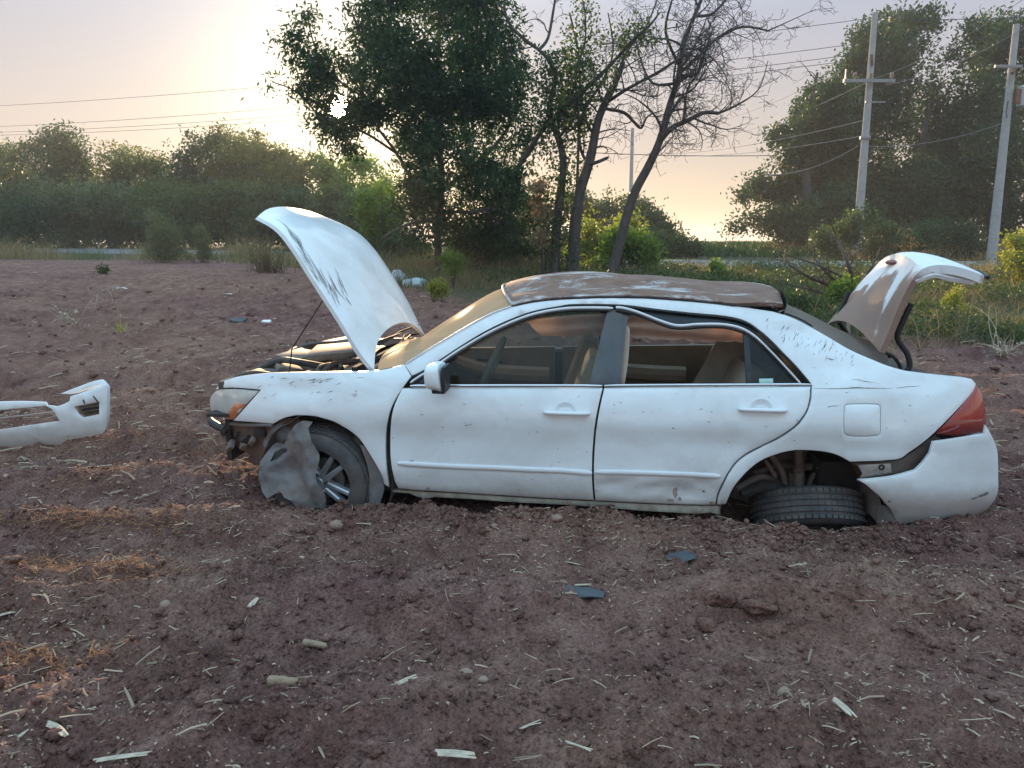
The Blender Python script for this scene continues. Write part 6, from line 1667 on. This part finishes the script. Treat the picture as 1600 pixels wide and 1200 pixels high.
for (x0_, y0_, x1_, y1_) in ((142, 620, 149, 630), (128, 625, 131, 631)):
    a_ = bpt(x0_, y0_); b_ = bpt(x1_, y1_)
    MB().tube([Vector((a_.x, Wbump(a_.x, a_.y) - .003, a_.y)) - bo, Vector((b_.x, Wbump(b_.x, b_.y) - .003, b_.y)) - bo], .005, 5).build('crack', M_SEAL, bump_root)

# ---- ground scatter ------------------------------------------------
def ground_hit(px, py):
    d = ray(px, py); t = CAM_H / max(1e-3, -d.z)
    for _ in range(25):
        p = Vector((0, 0, CAM_H)) + d * t; z_ = float(np.interp(p.y, PROF_Y, PROF_Z)); z_ = tz(p.x, p.y)
        t = t * .6 + .4 * min(60 / d.y, (CAM_H - z_) / max(1e-3, -d.z))
    p = Vector((0, 0, CAM_H)) + d * t; p.z = tz(p.x, p.y); return p
def blob_stone(name, label, px, py, sx, sy, sz, mat, seed, cat='stone', rz=0, sub=2, rough=.22, sink=.3):
    p = ground_hit(px, py); rr = random.Random(seed)
    bm = bmesh.new(); bmesh.ops.create_icosphere(bm, subdivisions=sub, radius=1)
    ph = [rr.uniform(0, 6) for _ in range(6)]
    for v in bm.verts:
        c = v.co; d = 1 + rough * (math.sin(c.x * 3 + ph[0]) * math.sin(c.y * 3.3 + ph[1]) + .6 * math.sin(c.z * 6 + ph[2]) * math.sin(c.x * 5 + ph[3])) + rough * .3 * rr.uniform(-1, 1)
        v.co = Vector((c.x * sx * d, c.y * sy * d, c.z * sz * d))
    for f in bm.faces: f.smooth = True
    me = bpy.data.meshes.new(name); bm.to_mesh(me); bm.free()
    o = link(name, me, mat); o.location = p + Vector((0, 0, sz * (1 - 2 * sink) * .6)); o.rotation_euler = (0, 0, rz); return tag(o, label, cat)
M_CLOD = M_SOIL
M_STONE = simple('pale_stone', (0.28, 0.19, 0.14), .85, var=.2, scale=20, bmp=.3)
M_COB = simple('dry_corn_cob', (0.30, 0.20, 0.13), .9, var=.25, scale=60, bmp=.6)
blob_stone('clod', 'largest reddish soil clod, between the dark plastic shard and the rear wheel', 1125, 935, .06, .045, .034, M_CLOD, 1, 'clod', .3, 3, .4, .45)
blob_stone('clod', 'broad flat soil clod lying behind the ridge, right of the largest clod', 1190, 945, .085, .06, .024, M_CLOD, 2, 'clod', .1, 3, .4, .45)
blob_stone('clod', 'small round clod below the largest reddish clod', 1105, 980, .045, .04, .035, M_CLOD, 3, 'clod')
blob_stone('clod', 'angular grey clod in the lower right foreground', 1225, 1084, .026, .02, .018, M_STONE, 4, 'clod')
blob_stone('stone', 'round cream-coloured pebble left of the foreground centre', 258, 939, .026, .022, .02, M_STONE, 5, rough=.08)
blob_stone('stone', 'pale clod lying in front of the hanging wheel liner', 526, 822, .045, .03, .025, M_STONE, 6)
blob_stone('stone', 'smooth light stone right of the corn cobs at the centre foreground', 728, 1052, .030, .018, .014, M_STONE, 7, rough=.1)
blob_stone('stone', 'light stone close to the smooth one, slightly lower and right', 755, 1063, .02, .016, .012, M_STONE, 8, rough=.1)
blob_stone('stone', 'oval reddish stone at the far right foreground', 1552, 1090, .032, .02, .015, M_CLOD, 9, rough=.1)
blob_stone('stone', 'grey stone on the soil beneath the sill of the front door', 870, 812, .035, .022, .02, M_STONE, 10)
blob_stone('stone', 'small tan stone under the front door, left of the grey stone', 771, 823, .022, .016, .014, M_STONE, 11)
def cob(label, px, py, L, r, rz):
    p = ground_hit(px, py); mb = MB(); n = 14; rr = random.Random(int(px))
    P = []; R = []
    for i in range(n + 1):
        t = i / n; P.append(Vector(((t - .5) * L, .004 * math.sin(t * 5), 0))); R.append(r * (1 - .28 * t) * (0.55 if i in (0, n) else 1) * rr.uniform(.93, 1.06))
    mb.tube(P, R, 12); o = mb.build('corn_cob', M_COB, angle=60); o.location = p + Vector((0, 0, r * .55)); o.rotation_euler = (.1, .04, rz); return tag(o, label, 'corn cob')
cob('stripped tan corn cob lying level, lower of the two cobs', 442, 1069, .105, .019, .08)
cob('shorter brown corn cob partly sunk in soil, upper of the two cobs', 492, 1010, .10, .016, -.1)
def stalk(label, px, py, L, w, rz, seed, split=3):
    p = ground_hit(px, py); rr = random.Random(seed); mb = MB()
    for k in range(split):
        o_ = (k - (split - 1) / 2) * w * .8; ll = L * rr.uniform(.75, 1)
        P = [Vector((-ll / 2 + rr.uniform(-.01, .01), o_, 0)), Vector((0, o_ + rr.uniform(-.003, .003), w * .5)), Vector((ll / 2, o_ + rr.uniform(-.006, .006), rr.uniform(0, .008)))]
        P, R = smooth_path(P, [w * .55, w * .6, w * .4], 3); mb.tube(P, R, 6, flat=.5)
    me_o = mb.build('dry_stalk', M_STALK, angle=40); me_o.location = p + Vector((0, 0, w * .8 + .012)); me_o.rotation_euler = (rr.uniform(-.1, .1), rr.uniform(-.12, .12), rz); return tag(me_o, label, 'stalk')
M_STALK = simple('bleached_stalk', (0.46, 0.37, 0.27), .8, var=.28, scale=45, bmp=.3)
for lab, x, y, L, w, rz, sd in [
    ('thick split stalk lying slantwise in the lower left corner', 90, 1148, .15, .0085, -.62, 1), ('wide bleached stalk lying level at the bottom centre edge', 712, 1188, .125, .010, 0, 2),
    ('stalk pointing up from the soil at the lower right, below a straw tuft', 1317, 1122, .11, .009, -1.35, 3), ('slanting pale stalk right of the lower corn cob', 636, 1070, .10, .008, .85, 4),
    ('short frayed husk piece standing left of the foreground centre', 398, 948, .055, .010, 1.3, 5), ('thin straw lying level below the front wheel', 568, 823, .09, .005, 0, 6),
    ('pair of crossed straws in front of the left door edge', 362, 880, .08, .006, .5, 7), ('long thin stalk lying nearly level near the bottom left edge', 190, 1192, .20, .008, .03, 8),
    ('bent straw bundle right of the lower corn cob and below it', 405, 1105, .09, .006, -.5, 9), ('stalk lying slantwise below the dark shards, left of the large clod', 893, 885, .10, .006, -.35, 10),
    ('straw piece crossing the lower centre right foreground', 905, 1175, .10, .006, -.65, 11), ('light stalk lying slantwise in the bottom right quarter', 830, 1160 - 20, .09, .005, .55, 12),
    ('tan stalk at the left edge just above the bottom row', 15, 965, .10, .008, .25, 13), ('light straw standing upright near the lower left corner', 37, 1155, .05, .006, 1.3, 14)]:
    stalk(lab, x, y, L, w, rz, sd, 3 if w > .007 else 2)
# dark plastic shards
M_SHARD = simple('dark_plastic_shard', (0.045, 0.052, 0.060), .5, var=.2)
def shard(label, px, py, poly, rz, tilt, mat, cat='shard', name='plastic_shard', th=.004):
    p = ground_hit(px, py); vs = [Vector((a, b, .012 * math.sin(a * 40))) for a, b in poly]
    o = MB().prism(vs, (0, 0, th)).build(name, mat, smooth=False); o.location = p + Vector((0, 0, .022)); o.rotation_euler = (tilt, 0, rz); return tag(o, label, cat)
sh = shard('dark blue-grey plastic shard with a hole, lying in the open foreground', 914, 931, [(-.085, -.02), (-.06, -.045), (.03, -.05), (.08, -.04), (.082, .0), (.02, .012), (-.05, .035), (-.08, .03)], -.12, .25, M_SHARD)
MB().lathe([(0, .0062), (.008, .0062), (.009, .005)], 12, Matrix.Translation((.015, -.02, 0))).build('screw_hole', M_SEAL, sh)
stalk('pale straw resting along the top edge of the dark shard', 910, 920, .10, .006, -.18, 31, 2)
shard('dark grey plastic shard under the rear door, half covered with dust', 1063, 876, [(-.08, -.03), (.0, -.05), (.07, -.03), (.085, .01), (.03, .03), (-.05, .035), (-.07, .01)], .1, .2, M_SHARD)
shard('black broken plastic piece lying far out in the field left of the car', 372, 500, [(-.12, -.05), (-.04, -.08), (.10, -.06), (.13, .02), (.05, .06), (.0, .01), (-.09, .05)], 0, .4, M_SHARD, th=.03)
shard('small white broken piece beside the black one, far out in the field', 417, 506, [(-.08, -.03), (.08, -.05), (.07, .03), (-.07, .04)], -.2, .3, M_TRIMW, th=.03)
shard('flat light fragment lying far out in the field above the debris', 356, 465, [(-.10, -.02), (.10, -.03), (.09, .02), (-.08, .02)], 0, .1, M_TRIMW)
shard('torn white scrap caught at the top of the bent dry corn plant', 190, 455, [(-.12, -.02), (.0, -.05), (.14, -.01), (.05, .02), (-.08, .03)], .1, .3, M_TRIMW)
# pale plastic sacks beyond the hood
M_SACK = simple('pale_sack', (0.42, 0.47, 0.49), .75, var=.15, scale=9, bmp=.5)
blob_stone('plastic_sack', 'pale blue-grey sack leaning up behind the raised hood, left of the other sack', 622, 440, .26, .16, .20, M_SACK, 41, 'sack', -.5, 3, .18, .2)
blob_stone('plastic_sack', 'crumpled white sack lying just right of the leaning one', 650, 447, .28, .17, .13, M_SACK, 42, 'sack', .1, 3, .22, .2)

# straw litter over the field (nobody could count it)
def straw_litter(n, seed, y0, y1, lmin, lmax, wid, name, mat, dens_pow=1.0, lift=.006):
    rng = np.random.default_rng(seed)
    u = rng.random(n) ** dens_pow; y = y0 * (y1 / y0) ** u; x = (rng.random(n) * 2 - 1) * (y * .78 + .4)
    ok = (y < verge_start(x) + .5) & ((vnoise(x * .9, y * 1.3, 91) * 1.2) ** 3 + .35 * vnoise(x * 5, y * 6, 92) ** 2 > rng.random(n) * .75)
    x, y = x[ok], y[ok]; n = len(x); L = rng.uniform(0, 1, n) ** 3.2 * (lmax - lmin) + lmin; W_ = wid * rng.uniform(.3, 1.5, n)
    th = rng.random(n) * 2 * math.pi; dz = rng.normal(size=n) * .16
    d = np.stack([np.cos(th), np.sin(th), dz], 1); s = np.stack([-np.sin(th), np.cos(th), rng.normal(size=n) * .25], 1)
    c = np.stack([x, y, terrain(x, y) + lift + np.abs(dz) * L * .45], 1)
    bend = rng.normal(size=(n, 1)) * .03 * L[:, None] * s
    h = np.array([0, 0, 1.0]) * (W_ * .5)[:, None]
    a_ = c - d * L[:, None] / 2; b_ = c + d * L[:, None] / 2; m = c + bend + h * .6
    sw_ = s * W_[:, None] / 2
    V = np.stack([a_ - sw_, a_ + sw_, m - sw_, m + sw_, b_ - sw_ * .7, b_ + sw_ * .7, a_ + h, m + h, b_ + h * .6], 1).reshape(-1, 3)
    k = np.arange(n)[:, None] * 9
    F = np.concatenate([np.concatenate([k + i for i in q], 1) for q in ((0, 2, 7, 6), (6, 7, 3, 1), (2, 4, 8, 7), (7, 8, 5, 3))], 1).reshape(-1, 4)
    me = np_mesh(name, V, F); face_attr(me, 'tint', np.repeat(rng.random(n), 4))
    return tag(link(name, me, mat), None, None, None, 'stuff')
straw_litter(6500, 301, 1.9, 6.5, .010, .10, .0060, 'straw_litter', M_STRAW, 1.0)
straw_litter(8000, 302, 4.5, 22, .03, .20, .012, 'straw_litter', M_STRAW, .9, .012)
straw_litter(18000, 303, 1.9, 9, .005, .028, .0055, 'chaff', M_STRAW, 1.0, .003)
# clod rubble
def rubble(n, seed, y0, y1, smin, smax, sub):
    rng = np.random.default_rng(seed); bm = bmesh.new(); bmesh.ops.create_icosphere(bm, subdivisions=sub, radius=1)
    bv = np.array([v.co[:] for v in bm.verts]); bf = np.array([[v.index for v in f.verts] for f in bm.faces]); bm.free()
    y = y0 * (y1 / y0) ** rng.random(n); x = (rng.random(n) * 2 - 1) * (y * .76 + .4)
    ok = (vnoise(x * 2.2, y * 2.6, 95) > rng.random(n) * .8) & (y < verge_start(x)); x, y = x[ok], y[ok]; n = len(x)
    s = smin * (smax / smin) ** (rng.random(n) ** 2.0)
    sc = s[:, None] * rng.uniform(.6, 1.3, (n, 3)) * np.array([1, 1, .7])
    jit = 1 + rng.normal(size=(n, len(bv))) * .16
    th = rng.random(n) * 6.28; ct, st = np.cos(th)[:, None], np.sin(th)[:, None]
    V = bv[None] * jit[:, :, None] * sc[:, None, :]
    X = V[:, :, 0] * ct - V[:, :, 1] * st; Y_ = V[:, :, 0] * st + V[:, :, 1] * ct
    V = np.stack([X + x[:, None], Y_ + y[:, None], V[:, :, 2] + (terrain(x, y) + s * .15)[:, None]], -1).reshape(-1, 3)
    F = (bf[None] + (np.arange(n) * len(bv))[:, None, None]).reshape(-1, 3)
    return tag(link('soil_crumbs', np_mesh('soil_crumbs', V, F, smooth=False), M_SOIL), None, None, None, 'stuff')
rubble(30000, 401, 1.9, 8, .0035, .016, 1)
rubble(1300, 402, 2.0, 8, .013, .034, 2)
rubble(3500, 403, 6, 20, .02, .06, 1)
# loose soil pushed up along the sill and round both wheels
def banked(n, seed, boxes):
    rng = np.random.default_rng(seed); bm = bmesh.new(); bmesh.ops.create_icosphere(bm, subdivisions=1, radius=1)
    bv = np.array([v.co[:] for v in bm.verts]); bf = np.array([[v.index for v in f.verts] for f in bm.faces]); bm.free(); xs_, ys_ = [], []
    for (x0, x1, y0, y1, m_) in boxes:
        xs_.append(rng.uniform(x0, x1, m_)); ys_.append(y0 + (y1 - y0) * rng.beta(2, 2, m_))
    x = np.concatenate(xs_); y = np.concatenate(ys_); n = len(x); s = .005 * (4.5 ** (rng.random(n) ** 2.4))
    sc = s[:, None] * rng.uniform(.6, 1.3, (n, 3)) * np.array([1, 1, .75]); V = bv[None] * (1 + rng.normal(size=(n, len(bv))) * .17)[:, :, None] * sc[:, None, :]
    V = V + np.stack([x, y, terrain(x, y) + s * .3], 1)[:, None, :]
    F = (bf[None] + (np.arange(n) * len(bv))[:, None, None]).reshape(-1, 3)
    tag(link('banked_soil', np_mesh('banked_soil', V.reshape(-1, 3), F), M_SOIL), None, None, None, 'stuff')
banked(0, 404, [(-1.5, -.6, 4.02, 4.40, 900), (-.7, 1.3, 3.85, 4.35, 900), (1.0, 2.4, 3.65, 4.05, 1100), (-1.2, .4, 3.8, 4.15, 400)])
# broken straw added on the sunlit soil patches, its orange stands for sunlight
def heap(label, px, py, sx, sy, n, seed):
    c = ground_hit(px, py); rr = random.Random(seed); mb = MB()
    for k in range(n):
        x_ = rr.gauss(0, sx); y_ = rr.gauss(0, sy); z_ = tz(c.x + x_, c.y + y_) - c.z + rr.uniform(0, .035); L = rr.uniform(.008, .05) ; a_ = rr.uniform(0, 3.14); d = Vector((math.cos(a_), math.sin(a_), rr.gauss(0, .35))) * L / 2; w_ = rr.uniform(.001, .003)
        p_ = Vector((x_, y_, z_ + abs(d.z))); s_ = Vector((-d.y, d.x, 0)).normalized() * w_; u_ = Vector((0, 0, w_))
        mb.add([p_ - d - s_, p_ - d + s_, p_ - d + u_, p_ + d - s_, p_ + d + s_, p_ + d + u_], [(0, 3, 5, 2), (2, 5, 4, 1), (1, 4, 3, 0)])
    o = mb.build('sun_patch_straw', M_HEAP, smooth=False); face_attr(o.data, 'tint', np.repeat(np.random.default_rng(seed).random(len(o.data.polygons) // 3), 3)); o.location = c; o['kind'] = 'stuff'
M_HEAP = leaf_material('sun_orange_straw', (.22, .12, .08), (.48, .27, .16), .5, .8)
for k, (px_, py_, sx_, sy_, n_) in enumerate([(50, 815, .25, .05, 260), (140, 818, .22, .05, 240), (270, 822, .16, .05, 200), (40, 890, .2, .05, 220), (150, 893, .25, .06, 320), (215, 885, .12, .05, 150), (90, 1052, .16, .04, 220), (30, 1045, .10, .04, 120), (130, 752, .18, .08, 220), (330, 712, .22, .12, 260), (390, 700, .12, .1, 160), (230, 690, .3, .12, 200), (110, 705, .3, .1, 160), (200, 645, .3, .15, 160), (320, 640, .3, .15, 160)]):
    heap('', px_, py_, sx_, sy_, n_, 500 + k)

# dead plants
def dry_plant(name, label, px, py, n, h, spread, seed, cat='dry plant', droop=.5, mat=None, w=.006, leafy=0):
    p = ground_hit(px, py); rr = random.Random(seed); root = empty(name, p); tag(root, label, cat); mb = MB(); lb = MB()
    for k in range(n):
        d = Vector((rr.gauss(0, spread), rr.gauss(0, spread), 1)); L = h * rr.uniform(.4, 1.05)
        bs_ = .04 if n < 60 else .22
        P, R, dd = wiggle(rr, (rr.gauss(0, bs_ * h), rr.gauss(0, bs_ * h), -.02), d, L, w * rr.uniform(.6, 1.2), w * .3, 7, .35, droop)
        mb.tube(P, R, 4)
        for q in range(leafy):
            a_ = P[rr.randrange(2, 7)]; b_ = a_ + Vector((rr.gauss(0, .12), rr.gauss(0, .12), rr.uniform(-.12, .04))) * h * 1.4
            m_ = a_.lerp(b_, .5) + Vector((0, 0, .05 * h)); s = Vector((0.006, .004, 0)) * (1 + h)
            lb.grid([[a_ - s, m_ - s * 1.6, b_], [a_ + s, m_ + s * 1.6, b_ + s * .3]])
    mb.build('stems', mat or M_STALK, root)
    if leafy: lb.build('leaves', mat or M_STALK, root)
    return root
dry_plant('dead_grass_tuft', 'dry grass tuft with upright stems in the left field', 102, 508, 26, .42, .30, 51, w=.005, droop=.2, leafy=1)
r_ = dry_plant('bent_corn_plant', 'bent-over dry corn plant arching right in the left field', 118, 510, 3, .25, .3, 52, leafy=1)
p = r_.location; P = [ground_hit(120, 508) - p + Vector((0, 0, 0))] + [at_y(x, y, p.y) - p for x, y in ((130, 490), (142, 470), (155, 458), (172, 450), (186, 447))]
P[0].z = 0
P2, R2 = smooth_path([Vector(v) for v in P], [.009, .008, .007, .006, .005, .004], 4); MB().tube(P2, R2, 6).build('arched_stem', M_STALK, r_)
mb = MB(); rr = random.Random(5)
for k in range(12):
    a_ = P2[rr.randrange(8, 20)]; b_ = a_ + Vector((rr.uniform(-.05, .1), rr.uniform(-.1, .1), rr.uniform(-.30, -.05))); mb.tube([a_, a_.lerp(b_, .4) + Vector((.03, 0, .02)), b_], [.006, .008, .002], 4, flat=.3)
mb.build('hanging_leaf', M_STALK, r_, kind='stuff')
dry_plant('dry_stalk_clump', 'tangled dry corn stalks with one tall stem at the right edge behind the car', 1568, 560, 30, .42, .75, 53, w=.007, droop=.6, leafy=2)
dry_plant('dry_stalk_clump', 'single tall leaning dead stem rising right of the open trunk lid', 1562, 548, 4, .85, .12, 54, w=.008, droop=0)
dry_plant('dead_grass_tuft', 'reddish dry grass bush beyond the car roof, left of the fallen branches', 1170, 432, 90, .55, .35, 55, w=.006, droop=.2, mat=M_TAN)
dry_plant('dry_weed', 'tall dry seeded weed standing beyond the trunk lid', 1420, 430, 14, 1.5, .14, 56, w=.012, droop=0, leafy=6, mat=M_TAN)
dry_plant('dead_grass_tuft', 'pale dry grass tuft at the left end of the far road edge', 40, 396, 70, .9, .22, 57, w=.012, droop=.1, mat=M_TAN)
dry_plant('small_weed', 'tiny yellow weed right of the rear bumper', 1571, 790, 8, .07, .6, 58, w=.003, droop=.3, leafy=2, mat=M_LEAF_YELLOW)
dry_plant('dead_grass_tuft', 'grass tuft standing on the field edge just left of the raised hood tip', 420, 428, 120, 1.1, .22, 59, w=.011, droop=.1, mat=M_TAN)
# fallen dead branches behind the car
def branches():
    rr = random.Random(77); f = at_y(1320, 480, 14.2); f.z = tz(f.x, f.y)
    root = empty('fallen_branches', f); tag(root, 'bare dead branches fallen on the bank between car roof and open trunk lid', 'branches'); mb = MB()
    L = [[(1340, 478, .045), (1335, 445, .04), (1322, 405, .03), (1305, 365, .018), (1296, 345, .008)], [(1338, 470, .04), (1300, 448, .035), (1262, 432, .025), (1232, 412, .012), (1222, 395, .006)],
         [(1335, 462, .03), (1355, 430, .025), (1368, 405, .015), (1376, 385, .006)], [(1325, 455, .03), (1290, 425, .022), (1270, 400, .012), (1262, 385, .006)], [(1310, 470, .03), (1275, 455, .02), (1240, 446, .012), (1215, 440, .006)], [(1330, 440, .025), (1280, 415, .018), (1235, 400, .01), (1215, 392, .005)],
         [(1345, 475, .03), (1370, 455, .02), (1385, 440, .01)]]
    for pts in L:
        P, R = trace_path([(a, b, r, rr.uniform(-.5, .5) * (i > 0)) for i, (a, b, r) in enumerate(pts)], 14.2); P, R = smooth_path(P, R, 4); P = [q - f for q in P]
        mb.tube(P, R, 6); grow_twigs(mb, P, R, rr, 1, 5, .55, .5, -.1, start=.15)
    mb.build('bare_branch', M_BARK_D, root)
branches()
# orange straw standing for the sunlit patches on the left is built above
# ================================================================== HAZE
mb = MB(); hz_lo, hz_hi = -2.5, 16.5
mb.add([(x_, y_, z_) for z_ in (hz_lo, hz_hi) for x_, y_ in ((-950, -60), (950, -60), (950, 950), (-950, 950))], [(0, 1, 2, 3), (4, 5, 6, 7), (0, 1, 5, 4), (1, 2, 6, 5), (2, 3, 7, 6), (3, 0, 4, 7)])
mh = bpy.data.materials.new('haze'); mh.use_nodes = True; hn_ = mh.node_tree.nodes; hn_.remove(hn_['Principled BSDF'])
pv = hn_.new('ShaderNodeVolumePrincipled'); pv.inputs['Color'].default_value = (.92, .93, .95, 1); pv.inputs['Density'].default_value = .0012; pv.inputs['Anisotropy'].default_value = .35
mh.node_tree.links.new(pv.outputs[0], hn_['Material Output'].inputs['Volume'])
hz = mb.build('haze', mh, smooth=False); hz['kind'] = 'stuff'
